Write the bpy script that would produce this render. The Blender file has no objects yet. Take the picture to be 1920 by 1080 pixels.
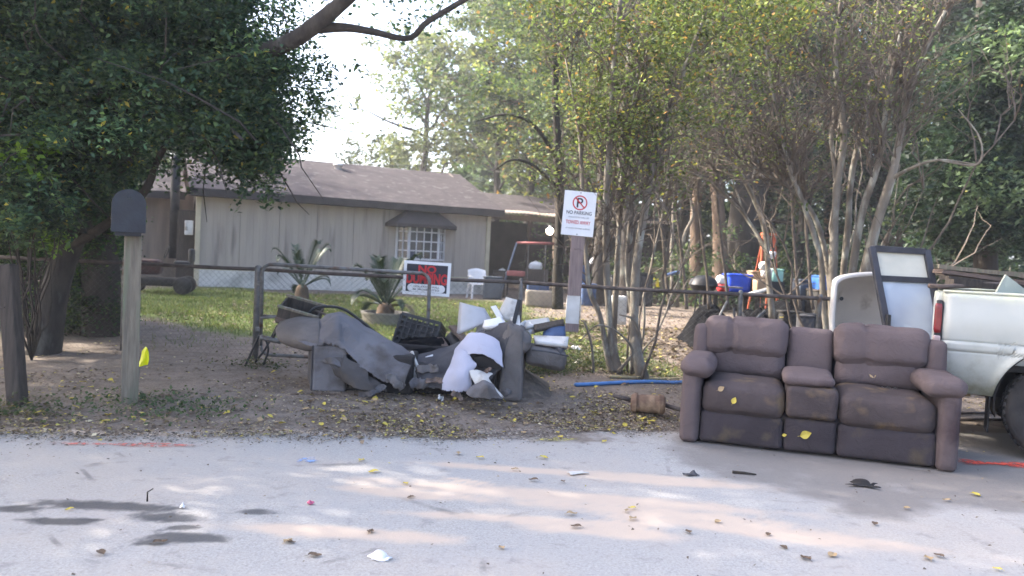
import bpy, bmesh, math, random
import numpy as np
from mathutils import Matrix, Vector
sc = bpy.context.scene
R = math.radians
# ---------------------------------------------------------------- camera
F = 1500.0                     # focal length in pixels of a 1920 wide frame
CAMZ, PITCH, ROLL = 1.4, 2.37, 2.8
cam_d = bpy.data.cameras.new('camera'); cam = bpy.data.objects.new('camera', cam_d)
sc.collection.objects.link(cam); sc.camera = cam
cam_d.sensor_width = 36.0; cam_d.lens = F/1920*36.0
cam_d.clip_start = 0.05; cam_d.clip_end = 800
CR = Matrix.Rotation(R(90-PITCH), 4, 'X') @ Matrix.Rotation(R(ROLL), 4, 'Z')
cam.matrix_world = Matrix.Translation((0, 0, CAMZ)) @ CR
cam_d.dof.use_dof = True; cam_d.dof.focus_distance = 5.2; cam_d.dof.aperture_fstop = 2.6
# ---------------------------------------------------------------- light
SUN = Vector((-0.82, 0.22, 0.60)).normalized()
w = bpy.data.worlds.new('World'); sc.world = w; w.use_nodes = True
nt = w.node_tree; bg = nt.nodes['Background']
sky = nt.nodes.new('ShaderNodeTexSky'); sky.sky_type = 'NISHITA'; sky.sun_disc = False
sky.sun_elevation = math.asin(SUN.z); sky.sun_rotation = math.atan2(SUN.x, SUN.y)
sky.air_density = .75; sky.dust_density = 4.0; sky.ozone_density = .6
nt.links.new(sky.outputs[0], bg.inputs[0]); bg.inputs[1].default_value = 0.15
sl = bpy.data.lights.new('sun', 'SUN'); so = bpy.data.objects.new('sun', sl); sc.collection.objects.link(so)
sl.energy = 2.8; sl.angle = R(0.6); sl.color = (1.0, 0.93, 0.82)
so.rotation_euler = SUN.to_track_quat('Z', 'Y').to_euler()
vs = sc.view_settings; vs.view_transform = 'Standard'; vs.look = 'None'; vs.gamma = 1; vs.use_curve_mapping = False
vs.exposure = 2.55
sc.cycles.max_bounces = 6; sc.cycles.diffuse_bounces = 4; sc.cycles.transmission_bounces = 5; sc.cycles.transparent_max_bounces = 12
sc.cycles.use_denoising = True
# ---------------------------------------------------------------- helpers
CR3 = np.array(CR.to_3x3())
def ray(px, py):
    return CR3 @ np.array([(px-960)/F, -(py-540)/F, -1.0])
def P(px, py, Y):
    d = ray(px, py); return np.array([0, 0, CAMZ]) + d*(Y/d[1])
def G(px, py, z=0.0):
    d = ray(px, py); return np.array([0, 0, CAMZ]) + d*((z-CAMZ)/d[2])
def vnoise(p, scale=1.0, seed=0, k=7):
    rs = np.random.RandomState(seed); p = np.asarray(p, float)
    d = rs.normal(size=(k, p.shape[-1])); d /= np.linalg.norm(d, axis=1)[:, None]
    fr = scale*rs.uniform(.6, 1.9, k); ph = rs.uniform(0, 6.28, k)
    return np.sin(p @ (d*fr[:, None]).T + ph).sum(-1)/k**.5
class MB:
    def __init__(s): s.v = []; s.f = []
    def add(s, v, f):
        o = len(s.v); s.v += [tuple(map(float, q)) for q in v]; s.f += [tuple(i+o for i in q) for q in f]; return s
    def box(s, c, d, M=None):
        x, y, z = d[0]/2, d[1]/2, d[2]/2
        v = [(-x,-y,-z),(x,-y,-z),(x,y,-z),(-x,y,-z),(-x,-y,z),(x,-y,z),(x,y,z),(-x,y,z)]
        v = [np.array(q) for q in v]
        if M is not None: v = [np.array(M) @ q for q in v]
        return s.add([q+np.array(c) for q in v], [(0,3,2,1),(4,5,6,7),(0,1,5,4),(1,2,6,5),(2,3,7,6),(3,0,4,7)])
    def bar(s, a, b, wx, wz, up=(0,0,1)):
        a = np.array(a, float); b = np.array(b, float); d = b-a; L = np.linalg.norm(d); d /= L
        u = np.array(up, float); x = np.cross(d, u)
        if np.linalg.norm(x) < 1e-4: x = np.cross(d, (1, 0, 0))
        x /= np.linalg.norm(x); z = np.cross(x, d)
        return s.box((a+b)/2, (wx, L, wz), np.stack([x, d, z], 1))
    def tube(s, pts, r, n=6, cap=True):
        pts = np.asarray(pts, float); m = len(pts)
        r = np.broadcast_to(np.asarray(r, float), (m,))
        t = np.gradient(pts, axis=0) if m > 1 else pts
        t /= np.linalg.norm(t, axis=1)[:, None]+1e-9
        u = np.cross(t[0], (0, 0, 1.0))
        if np.linalg.norm(u) < .1: u = np.cross(t[0], (1.0, 0, 0))
        u /= np.linalg.norm(u); o = len(s.v)
        a = np.arange(n)*2*math.pi/n; ca, sa = np.cos(a)[:, None], np.sin(a)[:, None]
        for i in range(m):
            u = u - t[i]*np.dot(u, t[i]); u /= np.linalg.norm(u)+1e-9; b = np.cross(t[i], u)
            s.v += [tuple(q) for q in (pts[i]+r[i]*(ca*u+sa*b))]
        for i in range(m-1):
            for j in range(n):
                k = (j+1) % n
                s.f.append((o+i*n+j, o+i*n+k, o+(i+1)*n+k, o+(i+1)*n+j))
        if cap:
            s.f.append(tuple(o+j for j in range(n))[::-1]); s.f.append(tuple(o+(m-1)*n+j for j in range(n)))
        return s
    def prism(s, poly, y0, y1, ax=1):
        """polygon in the two other axes, extruded along axis ax from y0 to y1"""
        n = len(poly); v = []
        for y in (y0, y1):
            for q in poly:
                v.append({0: (y, q[0], q[1]), 1: (q[0], y, q[1]), 2: (q[0], q[1], y)}[ax])
        f = [tuple(range(n)), tuple(range(2*n-1, n-1, -1))]
        f += [(i, n+i, n+(i+1) % n, (i+1) % n) for i in range(n)]
        return s.add(v, f)
    def grid(s, Pt, flip=False):
        a, b = Pt.shape[:2]; o = len(s.v); s.v += [tuple(q) for q in Pt.reshape(-1, 3)]
        for i in range(a-1):
            for j in range(b-1):
                q = (o+i*b+j, o+(i+1)*b+j, o+(i+1)*b+j+1, o+i*b+j+1)
                s.f.append(q[::-1] if flip else q)
        return s
    def lathe(s, prof, n=16, c=(0, 0, 0), M=None):
        o = []
        for i in range(n+1):
            a = 2*math.pi*i/n
            o.append([np.array((r*math.cos(a), r*math.sin(a), z)) for r, z in prof])
        o = np.array(o)
        if M is not None: o = o @ np.array(M).T
        return s.grid(o+np.array(c))
    def rbox(s, c, d, r, n=10, puff=(0, 0, 0), grooves=(), noise=0, seed=0, M=None, gd=.012):
        h = np.array(d)/2; r = min(r, h.min()*.98)
        t = np.linspace(-1, 1, n+1); t = np.sign(t)*np.abs(t)**.75
        idx = {}; vs_ = []; fs = []
        def put(q):
            k = tuple(np.round(q, 5))
            if k not in idx: idx[k] = len(vs_); vs_.append(np.array(q))
            return idx[k]
        for ax in range(3):
            for sg in (-1, 1):
                g = [[None]*(n+1) for _ in range(n+1)]
                for i in range(n+1):
                    for j in range(n+1):
                        q = [0, 0, 0]; q[ax] = sg; q[(ax+1) % 3] = t[i]; q[(ax+2) % 3] = t[j]; g[i][j] = put(q)
                for i in range(n):
                    for j in range(n):
                        q = (g[i][j], g[i+1][j], g[i+1][j+1], g[i][j+1]); fs.append(q if sg > 0 else q[::-1])
        V = np.array(vs_); p = V*h; inn = np.clip(p, -(h-r), h-r); o = p-inn
        L = np.linalg.norm(o, axis=1)[:, None]; Pn = inn+np.where(L > 1e-9, o/np.maximum(L, 1e-9)*r, 0)
        for ax in range(3):
            if puff[ax]:
                u, v = V[:, (ax+1) % 3], V[:, (ax+2) % 3]
                Pn[:, ax] += np.sign(V[:, ax])*(np.abs(V[:, ax]) > .5)*puff[ax]*(1-u*u)*(1-v*v)
        for (ax, at, wd) in grooves:   # grooves across the x axis (seams) cut into all faces
            k = np.exp(-((V[:, ax]-at)/wd)**2)
            for a2 in range(3):
                if a2 != ax: Pn[:, a2] -= np.sign(V[:, a2])*(np.abs(V[:, a2]) > .8)*gd*k
        if noise:
            nn = Pn/(np.linalg.norm(Pn, axis=1)[:, None]+1e-6)
            Pn = Pn+nn*(noise*vnoise(Pn+seed, 9, seed)+.30*noise*vnoise(Pn*np.array([1, 1, 1.8])+seed, 34, seed+1))[:, None]
        if M is not None: Pn = Pn @ np.array(M).T
        return s.add(Pn+np.array(c), fs)
    def mesh(s, name):
        me = bpy.data.meshes.new(name); me.from_pydata(s.v, [], s.f); me.update(); return me
def rotz(a): return np.array(Matrix.Rotation(a, 3, 'Z'))
def roty(a): return np.array(Matrix.Rotation(a, 3, 'Y'))
def rotx(a): return np.array(Matrix.Rotation(a, 3, 'X'))
def link(o): sc.collection.objects.link(o); return o
def tag(o, label=None, cat=None, group=None, kind=None):
    for k, v in (('label', label), ('category', cat), ('group', group), ('kind', kind)):
        if v: o[k] = v
    return o
def thing(name, label, cat, loc=(0, 0, 0), rz=0, group=None):
    o = bpy.data.objects.new(name, None); link(o); o.location = [float(q) for q in loc]; o.rotation_euler = (0, 0, rz)
    o.empty_display_size = .1
    return tag(o, label, cat, group)
def obj(name, mb, mat, parent=None, smooth=False, bevel=0, label=None, kind=None, solid=0, subsurf=0):
    me = mb if isinstance(mb, bpy.types.Mesh) else mb.mesh(name)
    if mat is not None and not me.materials: me.materials.append(mat)
    if smooth:
        me.polygons.foreach_set('use_smooth', [True]*len(me.polygons))
    o = bpy.data.objects.new(name, me); link(o)
    if parent is not None: o.parent = parent
    if solid:
        m = o.modifiers.new('solid', 'SOLIDIFY'); m.thickness = solid; m.offset = 0
    if bevel:
        m = o.modifiers.new('bevel', 'BEVEL'); m.width = bevel; m.segments = 2; m.limit_method = 'ANGLE'
    if subsurf:
        m = o.modifiers.new('sub', 'SUBSURF'); m.levels = m.render_levels = subsurf
    if label: o['label'] = label
    if kind: o['kind'] = kind
    return o
def copy_tree(o, parent=None):
    c = o.copy(); link(c); c.parent = parent
    for ch in o.children: copy_tree(ch, c)
    return c
def rel(pts, loc): return np.asarray(pts, float)-np.asarray(loc, float)
def catmull(A, n, axis):
    A = np.moveaxis(np.asarray(A, float), axis, 0); m = len(A)
    if m == 2:
        t = np.linspace(0, 1, n).reshape((-1,)+(1,)*(A.ndim-1)); o = A[0]*(1-t)+A[1]*t
        return np.moveaxis(o, 0, axis)
    E = np.concatenate([2*A[:1]-A[1:2], A, 2*A[-1:]-A[-2:-1]])
    t = np.linspace(0, m-1-1e-9, n); i = t.astype(int); f = (t-i).reshape((-1,)+(1,)*(A.ndim-1))
    p0, p1, p2, p3 = E[i], E[i+1], E[i+2], E[i+3]
    o = .5*((2*p1)+(-p0+p2)*f+(2*p0-5*p1+4*p2-p3)*f*f+(-p0+3*p1-3*p2+p3)*f**3)
    return np.moveaxis(o, 0, axis)
def curve(pts, n=24): return catmull(np.asarray(pts, float), n, 0)
def pcurve(pts, n=24):                                  # [(px, py, Y), ...] -> smooth world polyline
    return curve([P(*q) for q in pts], n)
def sheet(rows, nu, nv, noise=0, nscale=8, seed=0, loc=(0, 0, 0), tear=0):
    A = np.array([[P(*q) for q in r] for r in rows]); A = catmull(catmull(A, nu, 0), nv, 1)
    if tear:                                            # ragged lower edge: every column stops at its own length
        rr = np.random.RandomState(seed); B = A.copy(); t = np.arange(nu)/(nu-1)
        cut = tear*np.clip(.45+.35*np.sin(np.arange(nv)*.9+seed)+rr.normal(0, .35, nv), 0, 1.2)
        for j in range(nv):
            for k in range(3): B[:, j, k] = np.interp(t*(1-cut[j]), t, A[:, j, k])
        A = B
    if noise:
        A = A+np.stack([vnoise(A, nscale, seed), 1.5*vnoise(A, nscale, seed+1), vnoise(A, nscale, seed+2)], -1)*noise
        A = A+np.stack([vnoise(A, nscale*3.3, seed+5), vnoise(A, nscale*3.0, seed+6), vnoise(A, nscale*3.6, seed+7)], -1)*noise*.32
    return A-np.asarray(loc)
# ---------------------------------------------------------------- materials
def mat(name, c1, c2=None, scale=6, rough=.8, bump=0, bscale=40, metal=0, c3=None, c3at=.62, c3scale=2.5, stretch=None, spec=.3, coat=0, detail=5, wrinkle=0, wscale=10):
    m = bpy.data.materials.new(name); m.use_nodes = True; n = m.node_tree.nodes; l = m.node_tree.links
    b = n['Principled BSDF']; b.inputs['Roughness'].default_value = rough; b.inputs['Metallic'].default_value = metal
    b.inputs['Specular IOR Level'].default_value = spec; b.inputs['Coat Weight'].default_value = coat
    tc = n.new('ShaderNodeTexCoord'); vec = tc.outputs['Object']
    if stretch:
        mp = n.new('ShaderNodeMapping'); mp.inputs['Scale'].default_value = stretch; l.new(vec, mp.inputs[0]); vec = mp.outputs[0]
    c2 = c2 or tuple(q*.7 for q in c1)
    no = n.new('ShaderNodeTexNoise'); no.inputs['Scale'].default_value = scale; no.inputs['Detail'].default_value = detail; l.new(vec, no.inputs['Vector'])
    rp = n.new('ShaderNodeValToRGB'); rp.color_ramp.elements[0].position = .34; rp.color_ramp.elements[1].position = .66
    rp.color_ramp.elements[0].color = (*c1, 1); rp.color_ramp.elements[1].color = (*c2, 1); l.new(no.outputs[0], rp.inputs[0]); col = rp.outputs[0]
    if c3:
        n3 = n.new('ShaderNodeTexNoise'); n3.inputs['Scale'].default_value = c3scale; n3.inputs['Detail'].default_value = 7; l.new(vec, n3.inputs['Vector'])
        r3 = n.new('ShaderNodeMapRange'); r3.inputs[1].default_value = c3at-.06; r3.inputs[2].default_value = c3at+.06; l.new(n3.outputs[0], r3.inputs[0])
        mx = n.new('ShaderNodeMix'); mx.data_type = 'RGBA'; l.new(r3.outputs[0], mx.inputs[0]); l.new(col, mx.inputs[6]); mx.inputs[7].default_value = (*c3, 1); col = mx.outputs[2]
    l.new(col, b.inputs['Base Color'])
    if bump:
        nb = n.new('ShaderNodeTexNoise'); nb.inputs['Scale'].default_value = bscale; nb.inputs['Detail'].default_value = 5; l.new(vec, nb.inputs['Vector'])
        bp = n.new('ShaderNodeBump'); bp.inputs['Strength'].default_value = bump; bp.inputs['Distance'].default_value = .02
        l.new(nb.outputs[0], bp.inputs['Height']); l.new(bp.outputs[0], b.inputs['Normal'])
        if wrinkle:                                       # broad creases under the fine weave
            nw = n.new('ShaderNodeTexNoise'); nw.inputs['Scale'].default_value = wscale; nw.inputs['Detail'].default_value = 3; nw.inputs['Distortion'].default_value = 1.2; l.new(vec, nw.inputs['Vector'])
            rw = n.new('ShaderNodeMapRange'); rw.interpolation_type = 'SMOOTHSTEP'; rw.inputs[1].default_value = .40; rw.inputs[2].default_value = .58; l.new(nw.outputs[0], rw.inputs[0])
            bw = n.new('ShaderNodeBump'); bw.inputs['Strength'].default_value = wrinkle; bw.inputs['Distance'].default_value = .015; l.new(rw.outputs[0], bw.inputs['Height']); l.new(bw.outputs[0], bp.inputs['Normal'])
    return m
def leaf_mat(name, trans=.38, rough=.55):
    m = bpy.data.materials.new(name); m.use_nodes = True; n = m.node_tree.nodes; l = m.node_tree.links
    b = n['Principled BSDF']; b.inputs['Roughness'].default_value = rough; b.inputs['Specular IOR Level'].default_value = .25
    at = n.new('ShaderNodeAttribute'); at.attribute_name = 'col'; l.new(at.outputs[0], b.inputs['Base Color'])
    tr = n.new('ShaderNodeBsdfTranslucent'); mu = n.new('ShaderNodeMix'); mu.data_type = 'RGBA'; mu.blend_type = 'MULTIPLY'; mu.inputs[0].default_value = 1
    l.new(at.outputs[0], mu.inputs[6]); mu.inputs[7].default_value = (1.12, 1.18, .8, 1); l.new(mu.outputs[2], tr.inputs[0])
    mi = n.new('ShaderNodeMixShader'); mi.inputs[0].default_value = trans
    l.new(b.outputs[0], mi.inputs[1]); l.new(tr.outputs[0], mi.inputs[2]); l.new(mi.outputs[0], n['Material Output'].inputs[0])
    return m
def glass_mat(name, col, rough=.08, alpha=.55):
    m = mat(name, col, tuple(q*.8 for q in col), scale=4, rough=rough, spec=.6); return m
M = {}
M['leaf'] = leaf_mat('leaf'); M['litter'] = leaf_mat('litter_leaf', .12, .7)
M['bark'] = mat('bark', (.10, .085, .07), (.05, .042, .036), 9, .95, .7, 30, c3=(.19, .19, .16), c3at=.6, c3scale=5, stretch=(1, 1, .35))
M['bark_oak'] = mat('oak_bark', (.062, .054, .047), (.034, .030, .028), 9, .95, .7, 30, c3=(.13, .13, .115), c3at=.66, c3scale=4, stretch=(1, 1, .35))
M['bark_brown'] = mat('bark_brown', (.16, .11, .075), (.09, .065, .05), 7, .95, .7, 24, stretch=(1, 1, .3))
M['bark_dark'] = mat('bark_dark', (.05, .042, .036), (.03, .026, .022), 9, .95, .6, 30, stretch=(1, 1, .35))
M['bark_pale'] = mat('bark_pale', (.19, .165, .135), (.12, .10, .08), 10, .9, .5, 30, c3=(.27, .26, .22), c3at=.58, c3scale=9, stretch=(1, 1, .4))
M['twig'] = mat('twig_bark', (.13, .105, .085), (.08, .065, .055), 12, .95)
M['wood'] = mat('weathered_wood', (.22, .185, .14), (.13, .11, .085), 7, .9, .35, 40, c3=(.14, .15, .10), c3at=.58, stretch=(6, 6, .6))
M['wood_dark'] = mat('dark_wood', (.075, .06, .05), (.04, .034, .03), 7, .92, .4, 40, stretch=(6, 6, .6))
M['wood_brown'] = mat('brown_plank', (.17, .12, .10), (.10, .075, .06), 7, .9, .35, 40, stretch=(1, 7, 7))
M['post_brown'] = mat('brown_board', (.26, .20, .185), (.18, .135, .128), 7, .9, .3, 40, stretch=(7, 7, .7))
M['galv'] = mat('galvanised_steel', (.20, .20, .20), (.11, .105, .10), 14, .6, .1, 60, .55, c3=(.12, .07, .045), c3at=.6, c3scale=7)
M['rail'] = mat('rusty_rail', (.12, .10, .09), (.07, .055, .05), 14, .75, .15, 60, .3)
M['wire'] = mat('fence_wire', (.13, .13, .13), (.09, .085, .08), 20, .6, 0, 1, .5)
M['black'] = mat('black_plastic', (.018, .018, .02), (.03, .03, .032), 9, .55, .1, 40)
M['black_metal'] = mat('black_metal', (.02, .021, .024), (.035, .035, .038), 9, .5, .1, 40, .4)
M['slate'] = mat('slate_mailbox', (.030, .034, .042), (.022, .024, .03), 9, .5, .1, 50, .2)
M['white'] = mat('white_plastic', (.72, .71, .72), (.60, .59, .60), 5, .5, .05, 20)
M['white_dirty'] = mat('dirty_white', (.62, .60, .58), (.45, .43, .40), 5, .7, .1, 20, c3=(.25, .22, .19), c3at=.63, c3scale=6)
M['white_paint'] = mat('white_paint', (.75, .75, .76), (.68, .68, .70), 5, .6)
M['rubber'] = mat('tyre_rubber', (.022, .021, .021), (.05, .045, .042), 7, .85, .3, 60)
M['chrome'] = mat('steel_rim', (.45, .45, .46), (.3, .3, .31), 9, .35, .05, 30, .9)
M['chassis'] = mat('dark_chassis', (.016, .015, .015), (.03, .027, .024), 9, .9)
M['red'] = mat('red_paint', (.55, .035, .04), (.45, .03, .035), 6, .6)
M['ink'] = mat('black_ink', (.03, .03, .04), (.035, .035, .045), 6, .6)
M['ink_grey'] = mat('grey_ink', (.25, .25, .28), (.3, .3, .33), 6, .6)
M['blue'] = mat('blue_plastic', (.03, .09, .62), (.02, .06, .42), 4, .4, .1, 15)
M['teal'] = mat('teal_plastic', (.35, .62, .52), (.28, .5, .44), 4, .5)
M['yellow'] = mat('yellow_plastic', (.75, .62, .03), (.62, .5, .02), 4, .5)
M['cardboard'] = mat('cardboard', (.36, .25, .16), (.28, .19, .12), 5, .9, .1, 30)
M['dark_tarp'] = mat('black_tarp', (.006, .006, .007), (.014, .014, .015), 4, .9, .4, 14, spec=0)  # near-black colour stands in for the shadow over the tarp heap
M['concrete'] = mat('concrete', (.46, .455, .44), (.36, .355, .345), 2, .9, .3, 25, c3=(.56, .555, .545), c3at=.55, c3scale=1.2)
# ---------------------------------------------------------------- ground and road
EX = [-60, -8, -3.45, -1.4, .17, 1.3, 2.5, 60]; EY = [5.2, 5.3, 5.45, 5.85, 6.25, 6.75, 7.3, 8.6]
def edge(x): return np.interp(x, EX, EY)+.05*np.sin(x*3.1)+.035*np.sin(x*7.7+1)
def ss(a, b, x):
    t = np.clip((x-a)/(b-a), 0, 1); return t*t*(3-2*t)
def gz(x, y):
    x = np.asarray(x, float); y = np.asarray(y, float)
    d = y-edge(x); z = .09*ss(0, 1.4, d)*(1-.75*ss(1.2, 2.4, x))
    p = np.stack([x, y], -1)
    z = z+ss(.1, .8, d)*(.012*vnoise(p, 4, 3)+.018*vnoise(p, 1.2, 4))
    return z
def GZ(px, py):
    """point where the view ray through a photograph pixel meets the ground"""
    q = G(px, py, .08)
    for _ in range(4): q = G(px, py, float(gz(q[0], q[1])))
    return q
def onground(px, Y):
    """ground point on the column px at depth Y"""
    x = P(px, 540, Y)[0]; x = P(px, 540-(0)*1, Y)[0]
    for _ in range(3):
        d = ray(px, 700); x = 0+d[0]*(Y/d[1])
    return np.array([x, Y, float(gz(x, Y))])
def poly_sd(x, y, poly):
    poly = np.asarray(poly); n = len(poly); ins = np.zeros(x.shape, bool); D = np.full(x.shape, 1e9)
    for i in range(n):
        a, b = poly[i], poly[(i+1) % n]; e = b-a
        t = np.clip(((x-a[0])*e[0]+(y-a[1])*e[1])/(e@e+1e-12), 0, 1)
        D = np.minimum(D, np.hypot(x-a[0]-t*e[0], y-a[1]-t*e[1]))
        c = (a[1] > y) != (b[1] > y)
        ins ^= c & (x < (b[0]-a[0])*(y-a[1])/(b[1]-a[1]+1e-12)+a[0])
    return np.where(ins, -D, D)
def blob(x, y, px, py, rx, ry, ang=0):
    c = G(px, py); dx, dy = x-c[0], y-c[1]; ca, sa = math.cos(ang), math.sin(ang)
    u, v = (dx*ca+dy*sa)/rx, (-dx*sa+dy*ca)/ry
    return np.exp(-(u*u+v*v)**1.3)
def attr(me, name, val):
    a = me.attributes.new(name, 'FLOAT', 'POINT'); a.data.foreach_set('value', np.asarray(val, np.float32).ravel())
def grid_mesh(name, X, Y, Z):
    a, b = X.shape; me = bpy.data.meshes.new(name)
    i = np.arange((a-1)*(b-1)); r, c = i//(b-1), i % (b-1); k = r*b+c
    f = np.stack([k, k+1, k+b+1, k+b], 1)
    me.vertices.add(a*b); me.vertices.foreach_set('co', np.stack([X, Y, Z], -1).astype(np.float32).ravel())
    me.loops.add(f.size); me.loops.foreach_set('vertex_index', f.ravel().astype(np.int32))
    me.polygons.add(len(f)); me.polygons.foreach_set('loop_start', (np.arange(len(f))*4).astype(np.int32))
    me.polygons.foreach_set('use_smooth', np.ones(len(f), bool)); me.update(calc_edges=True); return me
class NT:
    def __init__(s, name):
        s.m = bpy.data.materials.new(name); s.m.use_nodes = True; s.n = s.m.node_tree.nodes; s.l = s.m.node_tree.links; s.b = s.n['Principled BSDF']
        s.tc = s.n.new('ShaderNodeTexCoord').outputs['Object']
    def noise(s, sc_, det=6, rough=.55):
        t = s.n.new('ShaderNodeTexNoise'); t.inputs['Scale'].default_value = sc_; t.inputs['Detail'].default_value = det; t.inputs['Roughness'].default_value = rough; s.l.new(s.tc, t.inputs['Vector']); return t.outputs[0]
    def attr(s, nm):
        t = s.n.new('ShaderNodeAttribute'); t.attribute_name = nm; return t.outputs['Fac']
    def math(s, op, a, b=0.0, c=None):
        t = s.n.new('ShaderNodeMath'); t.operation = op
        for i, q in enumerate((a, b, c)):
            if q is None: continue
            if isinstance(q, (int, float)): t.inputs[i].default_value = q
            else: s.l.new(q, t.inputs[i])
        return t.outputs[0]
    def rng(s, v, a, b):
        t = s.n.new('ShaderNodeMapRange'); t.interpolation_type = 'SMOOTHSTEP'; t.inputs[1].default_value = a; t.inputs[2].default_value = b; s.l.new(v, t.inputs[0]); return t.outputs[0]
    def mix(s, f, a, b):
        t = s.n.new('ShaderNodeMix'); t.data_type = 'RGBA'; s.l.new(f, t.inputs[0])
        for i, q in ((6, a), (7, b)):
            if isinstance(q, tuple): t.inputs[i].default_value = (*q, 1)
            else: s.l.new(q, t.inputs[i])
        return t.outputs[2]
    def masked(s, nm, sc_, amt, a=.35, b=.65):
        """attribute mask broken up by noise"""
        q = s.math('MULTIPLY_ADD', s.math('SUBTRACT', s.noise(sc_, 8, .6), .5), amt, s.attr(nm)); return s.rng(q, a, b)
    def bump(s, h, st=.4, dist=.01):
        t = s.n.new('ShaderNodeBump'); t.inputs['Strength'].default_value = st; t.inputs['Distance'].default_value = dist; s.l.new(h, t.inputs['Height']); s.l.new(t.outputs[0], s.b.inputs['Normal'])
# road surface
xs = np.unique(np.concatenate([np.linspace(-70, -8, 14), np.linspace(-8, 8, 420), np.linspace(8, 70, 14)]))
vv = np.concatenate([np.linspace(0, .35, 5)[:-1], np.linspace(.35, 1, 190)])
X = np.repeat(xs[None], len(vv), 0); Yb = -9.0; Y = Yb+(edge(X)+.10-Yb)*vv[:, None]
sand = np.zeros_like(X)
for q in [(1050,930,1.3,.13,-.10),(1230,962,.9,.10,-.14),(830,915,.38,.09,-.12),(760,925,.5,.10,-.1),(1420,995,1.0,.10,-.18),(640,1000,.6,.09,-.05),(1130,995,.5,.10,-.1),(300,800,1.6,.09,.05),(120,808,1.0,.09,.03),(1240,900,.8,.12,-.1),(1500,1010,.5,.08,-.2),(980,880,.7,.08,-.05),(1000,975,.9,.07,0),(880,902,.22,.05,-.3)]:
    sand = np.maximum(sand, blob(X, Y, *q))
wet = np.zeros_like(X)
for q in [(200,948,.42,0.080,0),(310,970,.20,0.072,0),(100,978,.20,0.051,0),(150,976,.14,0.043,0),(355,1008,.22,0.072,0),(285,1017,.12,0.043,0),(345,988,.10,0.041,0),(250,950,.30,0.058,0),(320,1004,.1,0.043,0),(485,960,.12,0.043,0),(30,955,.15,0.058,0)]:
    wet = np.maximum(wet, blob(X, Y, *q))
damp = [G(*q)[:2] for q in [(1255,800),(1240,850),(1330,905),(1480,925),(1560,935),(1610,965),(1690,972),(1750,945),(1930,965),(2300,990),(2600,780),(1700,740)]]
dm = 1-ss(-.30, .22, poly_sd(X, Y, damp)+.10*vnoise(np.stack([X, Y], -1), 3.2, 33))
dirt = (1-ss(-.05, .34, edge(X)-Y))*(.35+.65*ss(-1.6, .4, X))
dirt = np.maximum(dirt, .75*blob(X, Y, 1000, 815, .9, .28))
me = grid_mesh('road', X, Y, np.zeros_like(X)+.003*vnoise(np.stack([X, Y], -1), 2, 9))
for k, v in (('sand', sand), ('wet', wet), ('damp', dm), ('dirt', dirt)): attr(me, k, v)
t = NT('worn_asphalt')
agg = t.noise(75, 4, .8); big = t.noise(1.3, 6, .6)
c = t.mix(t.rng(agg, .3, .7), (.285, .272, .258), (.45, .43, .405)); c = t.mix(t.rng(big, .35, .7), c, (.37, .352, .335)); c = t.mix(t.math('MULTIPLY', t.rng(t.noise(42, 3, .75), .52, .70), .45), c, (.19, .185, .18)); c = t.mix(t.math('MULTIPLY', t.rng(t.noise(55, 3, .75), .56, .70), .5), c, (.52, .50, .48)); c = t.mix(t.math('MULTIPLY', t.rng(t.noise(.55, 5, .6), .42, .66), .42), c, (.47, .39, .32))
vor = t.n.new('ShaderNodeTexVoronoi'); vor.feature = 'DISTANCE_TO_EDGE'; vor.inputs['Scale'].default_value = .75; vor.inputs['Detail'].default_value = 3; t.l.new(t.tc, vor.inputs['Vector'])
crk = t.math('MULTIPLY', t.rng(t.noise(2.2, 4), .52, .66), t.math('SUBTRACT', 1.0, t.rng(vor.outputs[0], .004, .014)))
c = t.mix(t.math('MULTIPLY', crk, .55), c, (.10, .095, .09))
c = t.mix(t.math('MULTIPLY', t.rng(t.noise(6, 6, .65), .55, .72), .5), c, (.20, .19, .185))
sm = t.math('MULTIPLY', t.masked('sand', 3.5, 1.3, .12, .85), .92); c = t.mix(sm, c, (.56, .445, .35))
c = t.mix(t.math('MULTIPLY', t.rng(t.noise(30, 4, .7), .6, .75), .35), c, (.40, .33, .27))
c = t.mix(t.math('MULTIPLY', t.masked('damp', 3.2, 1.5, .2, 1.0), .74), c, (.16, .142, .13))
c = t.mix(t.math('MULTIPLY', t.masked('dirt', 6, 1.1, .3, .75), .9), c, (.16, .125, .10))
wm = t.masked('wet', 12, .9, .2, .75); c = t.mix(t.math('MULTIPLY', wm, .86), c, (.06, .058, .06))
t.l.new(c, t.b.inputs['Base Color']); t.l.new(t.math('MULTIPLY_ADD', wm, -.35, .88), t.b.inputs['Roughness']); t.b.inputs['Specular IOR Level'].default_value = .25
t.bump(t.math('ADD', agg, t.math('MULTIPLY', t.noise(30), .6)), .35, .008)
me.materials.append(t.m); road = link(bpy.data.objects.new('road', me)); road['kind'] = 'structure'
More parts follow.
